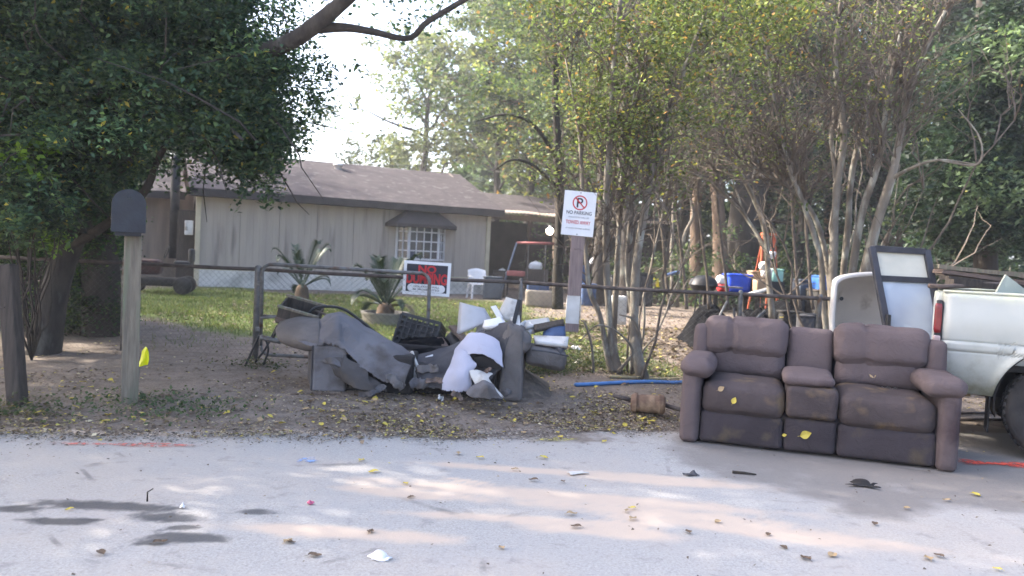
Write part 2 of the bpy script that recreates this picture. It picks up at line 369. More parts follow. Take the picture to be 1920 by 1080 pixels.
# ground
xs = np.unique(np.concatenate([np.linspace(-260, -16, 24), np.linspace(-16, 16, 330), np.linspace(16, 260, 24)]))
ys = np.unique(np.concatenate([np.linspace(-60, 4.8, 12), np.linspace(4.8, 14, 180), np.linspace(14, 32, 110), np.linspace(32, 320, 30)]))
X, Y = np.meshgrid(xs, ys); Z = gz(X, Y); Z = np.where(Y < edge(X)+.06, -.03+np.clip((Y-edge(X)+.06)/.12, 0, 1)*.03, Z)
lawn = [(-7.2,13.2),(-4.2,11.0),(-2.0,10.0),(-.5,9.3),(1.2,9.0),(2.0,9.4),(1.9,11.5),(2.2,14.5),(1.2,18),(-.4,22.5),(-8.2,21.6),(-9.5,20),(-8.6,16)]
gm = 1-ss(-1.1, .9, poly_sd(X, Y, lawn)+.5*vnoise(np.stack([X, Y], -1), 1.6, 21))
lit = ss(-.1, .35, Y-edge(X))*(1-ss(2.2, 4.5, Y-edge(X)))
shl = (1-ss(.02, .30, Y-edge(X)))*np.maximum(1-ss(-1.9, -.9, X), .75*ss(-1.5, -.8, X)*(1-ss(.0, .9, X))); me = grid_mesh('ground', X, Y, Z); attr(me, 'shoulder', shl); attr(me, 'lawn', gm); attr(me, 'duff', lit)
t = NT('yard_soil')
c = t.mix(t.rng(t.noise(5, 8, .65), .35, .65), (.15, .12, .098), (.23, .19, .16)); c = t.mix(t.rng(t.noise(38, 5, .7), .52, .7), c, (.27, .22, .17))
c = t.mix(t.math('MULTIPLY', t.rng(t.noise(60, 3, .7), .55, .68), t.attr('duff')), c, (.32, .255, .19)); c = t.mix(t.math('MULTIPLY', t.rng(t.noise(23, 4, .7), .56, .66), .6), c, (.10, .08, .065))
c = t.mix(t.masked('shoulder', 6, .9, .35, .7), c, (.36, .29, .235))
c = t.mix(t.masked('lawn', 2.2, .9, .3, .75), c, t.mix(t.noise(9, 5), (.10, .135, .042), (.16, .19, .065)))
t.l.new(c, t.b.inputs['Base Color']); t.b.inputs['Roughness'].default_value = .95; t.b.inputs['Specular IOR Level'].default_value = .15; t.bump(t.noise(35, 7, .7), .7, .03)
me.materials.append(t.m); ground = link(bpy.data.objects.new('ground', me)); ground['kind'] = 'structure'
# painted survey marks on the road and the dirt (flat print, children of the road)
def spray(name, px0, py0, px1, py1, wid, colr, seed, cover=.5):
    a, b = G(px0, py0), G(px1, py1); n = 60; rs = np.random.RandomState(seed)
    m = NT(name+'_paint'); nn = m.noise(26, 6, .7); mk = m.math('MULTIPLY', m.rng(nn, cover-.08, cover+.1), m.attr('fade'))
    m.b.inputs['Base Color'].default_value = (*colr, 1); m.b.inputs['Roughness'].default_value = .8; m.l.new(mk, m.b.inputs['Alpha'])
    ts = np.linspace(0, 1, n); d = (b-a)/np.linalg.norm(b-a); nrm = np.array([-d[1], d[0], 0]); rows = []; fd = []
    for u in np.linspace(-1, 1, 7):
        q = a+(b-a)*ts[:, None]+nrm*(u*wid*(1+.4*np.sin(ts*9+seed)))[:, None]; q[:, 2] = np.maximum(0, gz(q[:, 0], q[:, 1]))+.009; rows.append(q)
        fd.append((1-u*u)*np.minimum(1, 6*np.minimum(ts, 1-ts)))
    A = np.array(rows); me = grid_mesh(name, A[..., 0], A[..., 1], A[..., 2]); attr(me, 'fade', np.array(fd)); me.materials.append(m.m)
    o = link(bpy.data.objects.new(name, me)); o.parent = road; return o
spray('paint_mark', 1790, 866, 1960, 877, .085, (.80, .10, .06), 1, .44)
spray('paint_mark', 90, 833, 385, 838, .05, (.62, .16, .12), 2, .50)
spray('paint_mark', 995, 826, 1085, 825, .05, (.55, .50, .10), 3, .50)
spray('paint_mark', 560, 862, 592, 868, .07, (.18, .32, .60), 4, .48)
# ---------------------------------------------------------------- house
HA = np.array([P(370, 540, 22)[0], 22.0]); HB = np.array([P(908, 547, 25.5)[0], 25.5])
dv = HB-HA; HL = float(np.linalg.norm(dv)); HR = math.atan2(dv[1], dv[0])
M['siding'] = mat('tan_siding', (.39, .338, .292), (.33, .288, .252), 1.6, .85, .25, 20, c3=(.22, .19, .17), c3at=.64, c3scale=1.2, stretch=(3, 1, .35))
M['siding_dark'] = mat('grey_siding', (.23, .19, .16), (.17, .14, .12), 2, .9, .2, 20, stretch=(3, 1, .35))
M['shingle'] = mat('asphalt_shingle', (.058, .046, .050), (.038, .031, .034), 3, .95, .4, 60, c3=(.10, .088, .09), c3at=.63, c3scale=4)
M['fascia'] = mat('dark_fascia', (.05, .043, .042), (.035, .03, .03), 5, .8)
M['trim'] = mat('cream_trim', (.52, .46, .34), (.42, .37, .27), 4, .7)
M['pane'] = mat('window_glass', (.02, .024, .03), (.035, .038, .045), 1.5, .08, spec=.7)
M['win_white'] = mat('window_white', (.55, .55, .58), (.46, .46, .49), 5, .6)
M['whitewash'] = mat('whitewashed_block', (.66, .64, .60), (.54, .52, .49), 1.5, .9, .2, 25, c3=(.40, .385, .36), c3at=.60, c3scale=1.6)
hb = .09
house = thing('house', 'single storey tan house with brown shingle roof and bay window', 'house', (HA[0], HA[1], hb), HR)
def H(x, y, z=0):
    c, s_ = math.cos(HR), math.sin(HR); return np.array([HA[0]+c*x-s_*y, HA[1]+s_*x+c*y, hb+z])
EV = 2.72; DEP = 7.6; SK = .50
npan = 8; pw = HL/npan
for i in range(npan):
    m = MB(); x0, x1 = i*pw+.004, (i+1)*pw-.004; ng = 6
    for k in range(ng):          # ribs of a grooved siding sheet
        a, b = x0+(x1-x0)*k/ng, x0+(x1-x0)*(k+1)/ng
        m.box(((a+b)/2, .05, (SK+EV)/2), (b-a-.003, .045, EV-SK))
    m.box(((x0+x1)/2, .085, (SK+EV)/2), (x1-x0, .03, EV-SK))
    obj('siding_panel', m, M['siding'], house)
for i in range(6):
    m = MB(); a, b = HL*i/6+.003, HL*(i+1)/6-.003; m.box(((a+b)/2, .04, SK/2-.06), (b-a, .12, SK+.12-.004)); obj('skirting_panel', m, M['whitewash'], house, bevel=.008)
m = MB(); m.box((HL/2, .0, SK+.012), (HL, .05, .05)); obj('drip_ledge', m, M['trim'], house)
for xx in (-.075, HL+.0):
    m = MB(); m.box((xx+.04, .03, EV/2+.05), (.13, .14, EV)); obj('corner_trim', m, M['trim'], house, bevel=.006)
# side and back walls
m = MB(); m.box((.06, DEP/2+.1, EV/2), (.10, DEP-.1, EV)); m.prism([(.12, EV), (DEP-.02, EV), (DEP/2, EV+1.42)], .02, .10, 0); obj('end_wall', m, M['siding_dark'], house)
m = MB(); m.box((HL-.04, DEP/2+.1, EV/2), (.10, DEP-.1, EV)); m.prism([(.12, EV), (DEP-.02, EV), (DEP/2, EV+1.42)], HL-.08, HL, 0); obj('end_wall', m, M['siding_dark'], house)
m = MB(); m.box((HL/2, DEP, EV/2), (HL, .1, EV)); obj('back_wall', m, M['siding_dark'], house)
def roof_slab(name, x0, x1, y0, z0, y1, z1, th=.10, n=40, parent=house, matr=None, seed=0):
    A = np.array([[(x0+(x1-x0)*i/n, y0+(y1-y0)*j/12, z0+(z1-z0)*j/12) for j in range(13)] for i in range(n+1)])
    A[..., 2] += .012*vnoise(A, 2.5, seed)
    m = MB(); m.grid(A); B = A.copy(); B[..., 2] -= th; m.grid(B, True)
    a, b = n+1, 13
    def e(i, j): return i*b+j
    o = a*b
    for i in range(n): m.f += [(e(i, 0), e(i+1, 0), o+e(i+1, 0), o+e(i, 0)), (e(i+1, b-1), e(i, b-1), o+e(i, b-1), o+e(i+1, b-1))]
    for j in range(b-1): m.f += [(e(0, j+1), e(0, j), o+e(0, j), o+e(0, j+1)), (e(n, j), e(n, j+1), o+e(n, j+1), o+e(n, j))]
    return obj(name, m, matr or M['shingle'], parent)
RZ = 4.22-hb
ov = .42; slope = (RZ-EV-.12)/(DEP/2); ez = EV+.12-slope*ov
roof = roof_slab('roof', -.30, HL+.38, -ov, ez, DEP/2, RZ, seed=2); roof_slab('roof', -.30, HL+.38, DEP+ov, ez, DEP/2, RZ-.004, seed=3)
m = MB(); m.box((HL/2+.04, -ov-.02, ez-.10), (HL+.70, .03, .20)); obj('fascia_board', m, M['fascia'], house)
m = MB(); m.box((HL/2, -ov/2+.02, ez-.20), (HL+.5, ov-.05, .02)); obj('soffit', m, M['fascia'], house)
m = MB(); vx, vy = 4.35, 3.0; vz = ez+(vy+ov)*slope
m.lathe([(.12, -.1), (.12, .10), (.17, .10), (.15, .16), (0, .17)], 12, (vx, vy, vz)); v = obj('roof_vent', m, M['white_dirty'], house, True)
# bay window: three angled sashes under a dark hipped hood
wc = None
def hx(px, py):                                     # local x on the wall plane seen at a pixel
    d = ray(px, py); o = np.array([0, 0, CAMZ]); n = np.array([-math.sin(HR), math.cos(HR), 0]); p0 = np.array([HA[0], HA[1], hb])
    q = o+d*(((p0-o)@n)/(d@n)); r_ = q-p0; return r_[0]*math.cos(HR)+r_[1]*math.sin(HR), r_[2]
wx0, _ = hx(744, 460); wx1, _ = hx(832, 460); _, wz0 = hx(788, 488); _, wz1 = hx(788, 418)
bayd = .32; pts = [(wx0, 0), (wx0+.28, -bayd), (wx1-.28, -bayd), (wx1, 0)]
win = MB()
window = obj('window', MB().prism([(q[0], q[1]) for q in pts], wz0-.16, wz0-.002, 2), M['fascia'], house)
obj('apron', MB().prism([(q[0]*1, q[1]*.9) for q in [(wx0+.05,0),(wx0+.30,-bayd*.8),(wx1-.30,-bayd*.8),(wx1-.05,0)]], wz0-.42, wz0-.162, 2), M['siding'], window)
def sash(a, b, cols, rows):
    a = np.array(a); b = np.array(b); d = b-a; L = np.linalg.norm(d); d /= L; n = np.array([d[1], -d[0]])
    def Q(u, z, o=0): q = a+d*u+n*o; return (q[0], q[1], z)
    fr = MB()
    for (u0, z0, u1, z1, wd) in [(0,wz0,0,wz1,.07),(L,wz0,L,wz1,.07),(0,wz0+.03,L,wz0+.03,.06),(0,wz1-.03,L,wz1-.03,.06)]:
        fr.bar(Q(u0, z0), Q(u1, z1), wd, .06, (n[0], n[1], 0))
    obj('sash_frame', fr, M['win_white'], window)
    for i in range(1, cols): obj('muntin', MB().bar(Q(L*i/cols, wz0+.06), Q(L*i/cols, wz1-.06), .03, .03, (n[0], n[1], 0)), M['win_white'], window)
    for j in range(1, rows): obj('muntin', MB().bar(Q(.035, wz0+(wz1-wz0)*j/rows), Q(L-.035, wz0+(wz1-wz0)*j/rows), .035, .034, (n[0], n[1], 0)), M['win_white'], window)
    for i in range(cols):
        for j in range(rows):
            u0, u1 = L*i/cols+.01, L*(i+1)/cols-.01; z0, z1 = wz0+(wz1-wz0)*j/rows+.01, wz0+(wz1-wz0)*(j+1)/rows-.01
            obj('pane', MB().bar(Q((u0+u1)/2, z0, -.02), Q((u0+u1)/2, z1, -.02), u1-u0, .008, (n[0], n[1], 0)), M['pane'], window)
sash(pts[0], pts[1], 2, 4); sash(pts[1], pts[2], 4, 4); sash(pts[2], pts[3], 2, 4)
hx0, hz0 = hx(722, 420); hx1, _ = hx(856, 420); _, hz1 = hx(790, 385)
hood = MB(); e0 = hz0-.06; ap = hz1-.02
base = [(hx0, 0), (hx0+.2, -bayd-.28), (hx1-.2, -bayd-.28), (hx1, 0)]
v = [(x, y, e0) for x, y in base]+[(x, y, e0+.10) for x, y in base]+[((hx0+hx1)/2-.28, 0, ap), ((hx0+hx1)/2+.28, 0, ap)]
hood.add(v, [(3,2,1,0), (0,1,5,4), (1,2,6,5), (2,3,7,6), (4,5,8), (5,6,9,8), (6,7,9), (0,4,8,9,7,3)])
obj('window_hood', hood, M['fascia'], house, bevel=.01)
# lower wing set back beside the house, with dark flue pipe and meter box
wing = MB()
WX0, WY = -4.6, 1.6
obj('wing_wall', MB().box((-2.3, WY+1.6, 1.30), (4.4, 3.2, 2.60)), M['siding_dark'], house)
roof_slab('wing_roof', WX0-.2, -.32, WY-.5, 2.62, WY+3.6, 3.55, seed=8, n=20)
obj('fascia_board', MB().box((WX0/2-.25, WY-.52, 2.52), (4.4, .03, .20)), M['fascia'], house)
fl = H(-.9, .6); q = P(336, 490, 22.6)
obj('flue_pipe', MB().tube([(-.62, .75, .75), (-.62, .75, 2.4), (-.62, .75, 3.55), (-.62, .75, 3.62)], [.13, .13, .13, .10], 10), M['black_metal'], house, True)
obj('meter_box', MB().box((-.26, .10, 1.62), (.22, .10, .40)), M['white_dirty'], house, bevel=.02)
obj('side_door', MB().box((-.30, .34, 1.05), (.5, .06, 2.1)), M['wood_dark'], house)
# rear porch wing to the other side: shingle roof, translucent eave sheet, posts, dark back wall
PW = 9.4; PY = 3.4
pe0 = 2.78
def porch_x(px, Y): return P(px, 420, Y)
M['porch_dark'] = mat('shaded_board', (.06, .05, .043), (.04, .034, .03), 3, .9)  # board colour darkened to carry the shade inside the porch
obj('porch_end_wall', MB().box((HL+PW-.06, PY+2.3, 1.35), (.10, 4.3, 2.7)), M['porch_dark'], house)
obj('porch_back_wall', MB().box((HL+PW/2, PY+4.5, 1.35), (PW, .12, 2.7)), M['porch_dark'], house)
roof_slab('porch_roof', HL-.6, HL+PW, PY, pe0+.16, PY+4.8, pe0+1.12, n=30, seed=12)
fg = bpy.data.materials.new('fibreglass_sheet'); fg.use_nodes = True; n_ = fg.node_tree.nodes; l_ = fg.node_tree.links
tr = n_.new('ShaderNodeBsdfTranslucent'); tr.inputs[0].default_value = (.85, .74, .66, 1); mi = n_.new('ShaderNodeMixShader'); mi.inputs[0].default_value = .7
n_['Principled BSDF'].inputs['Base Color'].default_value = (.75, .68, .62, 1); l_.new(n_['Principled BSDF'].outputs[0], mi.inputs[1]); l_.new(tr.outputs[0], mi.inputs[2]); l_.new(mi.outputs[0], n_['Material Output'].inputs[0])
A = np.array([[(HL-.05+(PW+.3)*i/260, PY-1.0+1.05*j/3, pe0+.02+.13*j/3+.02*math.sin(i*1.55)+.012*math.sin(i*.11)) for j in range(4)] for i in range(261)])
obj('eave_sheet', MB().grid(A), fg, house, True, solid=.004)
obj('porch_beam', MB().box((HL+PW/2, PY-.06, pe0-.10), (PW, .10, .2)), M['wood_dark'], house)
for k in range(4):
    obj('porch_post', MB().box((HL+.6+2.45*k, PY-.05, (pe0-.2)/2), (.11, .11, pe0-.2)), M['wood_dark'], house)
obj('porch_slab', MB().box((HL+PW/2, PY+2.2, .02), (PW, 4.8, .12)), M['siding_dark'], house)
# ---------------------------------------------------------------- vegetation
def leaf_mesh(name, c, L, W, cols, rs, up=.35, droop=0, fold=.18):
    c = np.asarray(c, float); N = len(c)
    n = rs.normal(size=(N, 3)); n[:, 2] = np.abs(n[:, 2])+up*2; n /= np.linalg.norm(n, axis=1)[:, None]
    a = np.cross(n, rs.normal(size=(N, 3))); a /= np.linalg.norm(a, axis=1)[:, None]+1e-9
    a[:, 2] -= droop; a /= np.linalg.norm(a, axis=1)[:, None]; b = np.cross(n, a); b /= np.linalg.norm(b, axis=1)[:, None]+1e-9
    L = np.broadcast_to(L, (N,))[:, None]; W = np.broadcast_to(W, (N,))[:, None]
    sh = rs.uniform(-.12, .12, (N, 1))
    V = np.stack([c-a*L*.5, c+b*W*.5+n*W*fold+a*L*sh, c+a*L*.5, c-b*W*.5+n*W*fold+a*L*sh], 1).reshape(-1, 3)
    me = bpy.data.meshes.new(name); me.vertices.add(4*N); me.vertices.foreach_set('co', V.astype(np.float32).ravel())
    me.loops.add(4*N); me.loops.foreach_set('vertex_index', np.arange(4*N, dtype=np.int32))
    me.polygons.add(N); me.polygons.foreach_set('loop_start', (np.arange(N)*4).astype(np.int32)); me.update(calc_edges=True)
    ca = me.attributes.new('col', 'FLOAT_COLOR', 'POINT'); C4 = np.ones((N, 4, 4), np.float32); C4[:, :, :3] = np.asarray(cols)[:, None, :]
    ca.data.foreach_set('color', C4.ravel()); return me
PAL = {
 'oak': ([(.040,.076,.042),(.058,.100,.050),(.028,.054,.035),(.10,.15,.055),(.28,.24,.05)], [.32,.30,.20,.165,.015]),
 'shrub': ([(.030,.065,.028),(.05,.10,.03),(.025,.045,.025),(.10,.16,.03)], [.4,.25,.25,.1]),
 'pale': ([(.12,.15,.07),(.16,.18,.09),(.10,.12,.07),(.2,.2,.08)], [.35,.3,.2,.15]),  # glare of the bright sky put into lighter leaf tones
 'olive': ([(.105,.135,.055),(.14,.17,.065),(.08,.10,.05),(.21,.20,.07),(.28,.16,.06)], [.34,.28,.22,.11,.05]),
 'myrtle': ([(.115,.150,.05),(.155,.185,.06),(.075,.10,.042),(.27,.245,.06),(.30,.17,.06)], [.36,.28,.22,.09,.05]),
 'wood': ([(.055,.090,.036),(.085,.125,.045),(.035,.058,.030),(.15,.185,.06)], [.35,.27,.25,.13]),
 'dark': ([(.024,.042,.026),(.035,.056,.032),(.017,.027,.019),(.085,.11,.06)], [.4,.28,.25,.07]),
}
def cols_of(pal, N, rs, clump=None):
    c, w_ = PAL[pal]; k = rs.choice(len(c), N, p=w_); q = np.array(c)[k]*rs.uniform(.75, 1.25, (N, 1))
    if clump is not None: q = q*clump[:, None]
    return q
def clump_leaves(cent, per, rad, rs, flat=.75, shell=.5):
    """leaf positions in irregular clumps round the centres"""
    cent = np.asarray(cent, float); k = np.repeat(np.arange(len(cent)), rs.poisson(per, len(cent)))
    d = rs.normal(size=(len(k), 3)); d /= np.linalg.norm(d, axis=1)[:, None]; r = rs.uniform(0, 1, len(k))**shell
    rd = np.broadcast_to(rad, (len(cent),))[k]; p = cent[k]+d*(r*rd)[:, None]*np.array([1, 1, flat])
    return p, k
def foliage(name, cent, per, rad, size, pal, rs, parent, loc, asp=.55, var=.22, trans=None, up=.35, droop=.1):
    p, k = clump_leaves(cent, per, rad, rs); cl = np.exp(rs.normal(0, var, len(cent)))[k]
    me = leaf_mesh(name, p-np.asarray(loc), size*rs.uniform(.6, 1.25, len(p)), size*asp*rs.uniform(.7, 1.2, len(p)), cols_of(pal, len(p), rs, cl), rs, up, droop)
    me.materials.append(M['leaf']); o = obj(name, me, None, parent, kind='stuff'); return o
def in_poly(poly, n, Y0, Y1, rs):
    poly = np.array(poly, float); lo, hi = poly.min(0), poly.max(0); out = []
    while len(out) < n:
        q = rs.uniform(lo, hi, (400, 2)); s_ = poly_sd(q[:, 0], q[:, 1], poly) < 0
        for px, py in q[s_]:
            out.append(P(px, py, rs.uniform(Y0, Y1)))
            if len(out) >= n: break
    return np.array(out)
def wig(a, b, n, amp, rs, sag=0):
    a, b = np.array(a, float), np.array(b, float); t = np.linspace(0, 1, n)[:, None]; L = np.linalg.norm(b-a)
    o = np.cumsum(rs.normal(0, amp*L/n**.5, (n, 3)), 0); o -= o[0]+(o[-1]-o[0])*t
    q = a+(b-a)*t+o; q[:, 2] -= (sag*L*4*t*(1-t))[:, 0]; return q
def twig_tree(src, rs, lv, lens, nums, rad, mb, tips, spread=.8, upb=.35, nside=3, t0=.25):
    """side branches of a polyline, recursively; fills mb with twigs and tips with their points"""
    for _ in range(rs.poisson(nums[0])):
        i = rs.randint(int(len(src)*t0), len(src)); p = src[i]; d = src[min(i+1, len(src)-1)]-src[max(i-1, 0)]; d /= np.linalg.norm(d)+1e-9
        e = rs.normal(size=3); e /= np.linalg.norm(e); d = d*(1-spread*.5)+e*spread+np.array([0, 0, upb]); d /= np.linalg.norm(d)
        L = lens[0]*rs.uniform(.5, 1.2); q = wig(p, p+d*L, 6, .12, rs, -.04); mb.tube(q, np.linspace(rad[0], rad[0]*.35, 6), nside, False)
        tips.append(q[3:])
        if len(nums) > 1: twig_tree(q, rs, lv+1, lens[1:], nums[1:], rad[1:], mb, tips, spread, upb*.6, 3, .2)
def stem_pts(path, n=22):
    q = pcurve(path, n); return q
# ---- big street oak with a leaning trunk
rs = np.random.RandomState(5)
base = GZ(80, 662); base[1] = base[1]
oak = thing('oak_tree', 'large dark leafy oak with a leaning lichen spotted trunk behind the mailbox', 'tree', base)
y0 = base[1]
def o_part(path, r, n=22, nm='trunk', matr='bark_oak', par=None, loc=None):
    q = pcurve(path, n); m = MB(); m.tube(q-np.asarray(loc if loc is not None else base), np.interp(np.linspace(0, 1, n), np.linspace(0, 1, len(r)), r)*(1+.06*vnoise(q, 5, 1)), 9); return obj(nm, m, M[matr], par or oak, True)
o_part([(70,690,y0),(85,650,y0),(102,550,y0),(135,450,y0-.1),(185,355,y0-.2),(245,270,y0-.4),(330,180,y0-.8),(440,120,y0-1.2),(545,78,y0-1.6),(600,40,y0-1.8),(660,-10,y0-2),(760,-90,y0-2.2)], [.21,.17,.145,.13,.12,.105,.09,.08,.072,.066,.055,.045], 44)
o_part([(588,52,y0-1.75),(650,52,y0-1.8),(700,60,y0-1.8),(766,72,y0-1.7),(800,42,y0-1.7),(850,12,y0-1.7),(920,-30,y0-1.7)], [.05,.034,.03,.028,.026,.022,.018], 26, 'limb', 'bark_dark')
o_part([(160,400,y0-.1),(130,330,y0),(90,260,y0+.2),(60,150,y0+.4),(20,0,y0+.5),(-60,-200,y0)], [.10,.09,.085,.07,.06,.04], 22, 'limb')
o_part([(245,270,y0-.4),(235,180,y0-.4),(215,90,y0-.3),(240,-20,y0-.2),(280,-220,y0-.5)], [.10,.09,.08,.07,.05], 22, 'limb')
o_part([(330,180,y0-.8),(380,205,y0-1.2),(425,235,y0-1.6),(455,262,y0-1.8)], [.05,.04,.026,.012], 18, 'limb')
o_part([(120,470,y0),(200,420,y0-.6),(270,360,y0-1),(300,290,y0-1.2),(350,220,y0-1.3)], [.05,.045,.04,.03,.02], 18, 'limb', 'bark_dark')
poly = [(-60,-60),(455,-60),(462,40),(485,105),(515,115),(520,165),(502,215),(500,250),(486,280),(470,295),(452,295),(432,275),(370,262),(310,250),(262,280),(215,300),(180,380),(60,430),(-60,400)]
cA = in_poly(poly, 1180, 6.9, 10.2, rs)
low = in_poly([(430,260),(500,225),(512,260),(498,285),(484,305),(460,312),(440,290)], 70, 7.2, 8.6, rs)
cen = np.concatenate([cA, low]); foliage('crown', cen, 190, rs.uniform(.12, .40, len(cen)), .066, 'oak', rs, oak, base, .5, .42)
edgec = in_poly([(455,-40),(505,-40),(560,60),(568,110),(590,165),(570,215),(545,285),(510,275),(525,200),(490,90)], 95, 7, 9, rs)
foliage('leafy_sprays', edgec, 34, .34, .06, 'oak', rs, oak, base, .5, .35)
drop = []
for k in range(46):
    px_, py_ = [(250,320),(320,290),(380,300),(430,312),(465,335),(495,330),(515,305),(540,275),(552,240),(568,185),(575,130),(565,90)][rs.randint(12)]
    p0 = P(px_+rs.normal(0, 22), py_-rs.uniform(0, 25), rs.uniform(7, 8.6)); dd = np.array([rs.normal(0, .5)+.25*(px_ > 540), 0, -1]); ll = rs.uniform(.1, .38)
    drop += [p0+dd*ll*f_ for f_ in np.linspace(0, 1, 4)]
foliage('leafy_sprays', np.array(drop), 13, .10, .06, 'oak', rs, oak, base, .5, .3)
mid_c = in_poly([(30,320),(215,320),(185,420),(130,470),(40,470)], 60, 8.5, 9.2, rs); foliage('leafy_sprays', mid_c, 60, .22, .062, 'oak', rs, oak, base, .5, .35)
hang = np.concatenate([in_poly([(600,-10),(900,-10),(880,30),(800,70),(650,60)], 34, 7, 8, rs), in_poly([(600,120),(690,120),(640,260),(600,240)], 6, 7, 8, rs)])
foliage('leafy_sprays', hang, 6, .16, .07, 'oak', rs, oak, base, .55, .3)
top = np.stack([rs.uniform(-14.5, -3.2, 900), rs.uniform(3.2, 10.6, 900), rs.uniform(3.0, 10.5, 900)], 1)  # unseen part of the crown, added and shaped to block sun from the road
top = top[(((top[:, 0]+9)/5.8)**2+((top[:, 1]-6.9)/3.9)**2+((top[:, 2]-6.6)/4.0)**2) < 1.05]
top = top[(top[:, 2] > 4.2+.25*(top[:, 0]+9)) | (top[:, 0]/top[:, 1] < -.75)]
py_ok = ((top[:, 2]-CAMZ) > .36*top[:, 1]+.5) | (top[:, 0] < -.70*top[:, 1]-.7)
top = top[py_ok]
foliage('crown', top, 105, rs.uniform(.45, .85, len(top)), .17, 'oak', rs, oak, base, .55, .3)
m = MB()
for k in range(220):
    c = cA[rs.randint(len(cA))]; e = c+rs.normal(0, .5, 3); m.tube(wig(c-base, e-base, 5, .15, rs), np.linspace(.014, .004, 5), 3, False)
obj('twigs', m, M['bark_dark'], oak, kind='stuff')
# ---- second dark trunk with an evergreen understorey behind the oak
base2 = GZ(192, 655); base2 = np.array([P(192, 655, 10.4)[0], 10.4, gz(P(192, 655, 10.4)[0], 10.4)])
oak2 = thing('oak_tree', 'darker upright oak trunk close behind the leaning one, smothered in foliage', 'tree', base2)
o_part([(190,668,10.4),(192,560,10.4),(186,420,10.4),(200,280,10.4),(180,100,10.5),(160,-120,10.6)], [.30,.24,.20,.18,.15,.1], 26, 'trunk', 'bark_dark', oak2, base2)
c2 = in_poly([(-60,200),(250,200),(262,330),(225,350),(215,430),(90,480),(-60,470)], 330, 10.2, 12.5, rs)
foliage('crown', c2, 170, rs.uniform(.2, .45, len(c2)), .07, 'oak', rs, oak2, base2, .5, .3)
bs = GZ(150, 668); bs = np.array([P(120, 600, 11)[0], 11, .1])
bush = thing('evergreen_shrub', 'dense dark evergreen shrub filling the gap around the oak trunks', 'shrub', bs)
c3 = in_poly([(-60,330),(90,330),(235,330),(228,480),(232,650),(150,665),(-60,650)], 420, 10.0, 12.6, rs); c3[:, 2] = np.maximum(c3[:, 2], .2)
foliage('foliage', c3, 140, rs.uniform(.16, .38, len(c3)), .062, 'shrub', rs, bush, bs, .5, .35)
m = MB()
for k in range(26):
    x = rs.uniform(-7.9, -6.3); y = rs.uniform(10.2, 12); m.tube(wig((x-bs[0], y-bs[1], 0), (x-bs[0]+rs.normal(0,.4), y-bs[1], rs.uniform(1.2, 2.6)), 6, .1, rs), np.linspace(.03, .008, 6), 4, False)
obj('stems', m, M['bark_dark'], bush, kind='stuff')
# sapling spray in front, its sunlight put into the lime leaf colour
bs = np.array([P(60, 640, 8.2)[0], 8.2, float(gz(P(60, 640, 8.2)[0], 8.2))])
sap = thing('sapling', 'sapling with leaves coloured lime as if sunlit, in front of dark foliage', 'tree', bs)
c4 = np.concatenate([in_poly([(0,190),(90,240),(125,300),(100,330),(0,320)], 26, 6.9, 8.2, rs), in_poly([(80,360),(120,380),(118,470),(95,460)], 8, 8.0, 8.4, rs), in_poly([(0,320),(180,330),(120,420),(0,440)], 10, 7.6, 8.3, rs)])
PAL['lime'] = ([(.13,.24,.03),(.18,.30,.04),(.09,.16,.03)], [.4,.3,.3])
foliage('foliage', c4, 22, .16, .08, 'lime', rs, sap, bs, .6, .3)
m = MB()
for c in c4[::3]: m.tube(wig((0, 0, 0), c-bs, 8, .06, rs), np.linspace(.012, .003, 8), 4, False)
obj('stem', m, M['bark_dark'], sap)
# ---- generic broad tree
def broad_tree(label, x, y, h, spread, palette, seed, nleaf, leaf, tr=.2, clear=.35, limbs=9, sub=4, clump=.8, barkm='bark_dark', group=None, lean=(0, 0), up=.35, flat=.75, name='tree', zmax=None):
    rs = np.random.RandomState(seed); b = np.array([x, y, float(gz(x, y))]); t = thing(name, label, 'tree', b, 0, group)
    top = np.array([lean[0], lean[1], h*.86]); q = wig((0, 0, -.1), top, 16, .035, rs); m = MB(); m.tube(q, np.linspace(tr*1.25, tr*.25, 16)*np.r_[1.25, np.ones(15)], 8); obj('trunk', m, M[barkm], t, True)
    m = MB(); cs = []
    for k in range(limbs):
        f = clear+(1-clear)*(k+.5)/limbs; p = q[int(f*15)]; a = k*2.4+rs.uniform(-.4, .4); ln = spread*(1.05-.55*max(0, (f-.55)/.45))*rs.uniform(.7, 1.1)
        e = p+np.array([math.cos(a)*ln, math.sin(a)*ln, h*rs.uniform(.05, .22)]); l_ = wig(p, e, 9, .08, rs); m.tube(l_, np.linspace(tr*.42, tr*.1, 9), 5, False)
        for j in range(sub):
            s_ = l_[rs.randint(3, 9)]; e2 = s_+rs.normal(0, spread*.33, 3)*np.array([1, 1, .6])+np.array([0, 0, .25]); m.tube(wig(s_, e2, 5, .1, rs), np.linspace(tr*.14, tr*.04, 5), 4, False)
            cs += [e2, (s_+e2)/2]
        cs.append(e)
    for j in range(sub*2): cs.append(q[-1]+rs.normal(0, spread*.3, 3)*np.array([1, 1, .6]))
    obj('limbs', m, M[barkm], t, True, kind='stuff')
    cs = np.array(cs); cs = np.concatenate([cs+rs.normal(0, clump*.45, cs.shape) for _ in range(3)])
    foliage('crown', cs, nleaf/len(cs), rs.uniform(.5, 1.1, len(cs))*clump, leaf, palette, rs, t, (0, 0, 0), .55, .25, up=up)
    return t
def bx(px, Y): return P(px, 500, Y)[0]
broad_tree('pale loose tree behind the house roof, sky showing through its crown', bx(795, 42), 42, 13.5, 3.6, 'pale', 11, 5600, .32, .22, .38, 12, 4, .75, 'bark_dark')
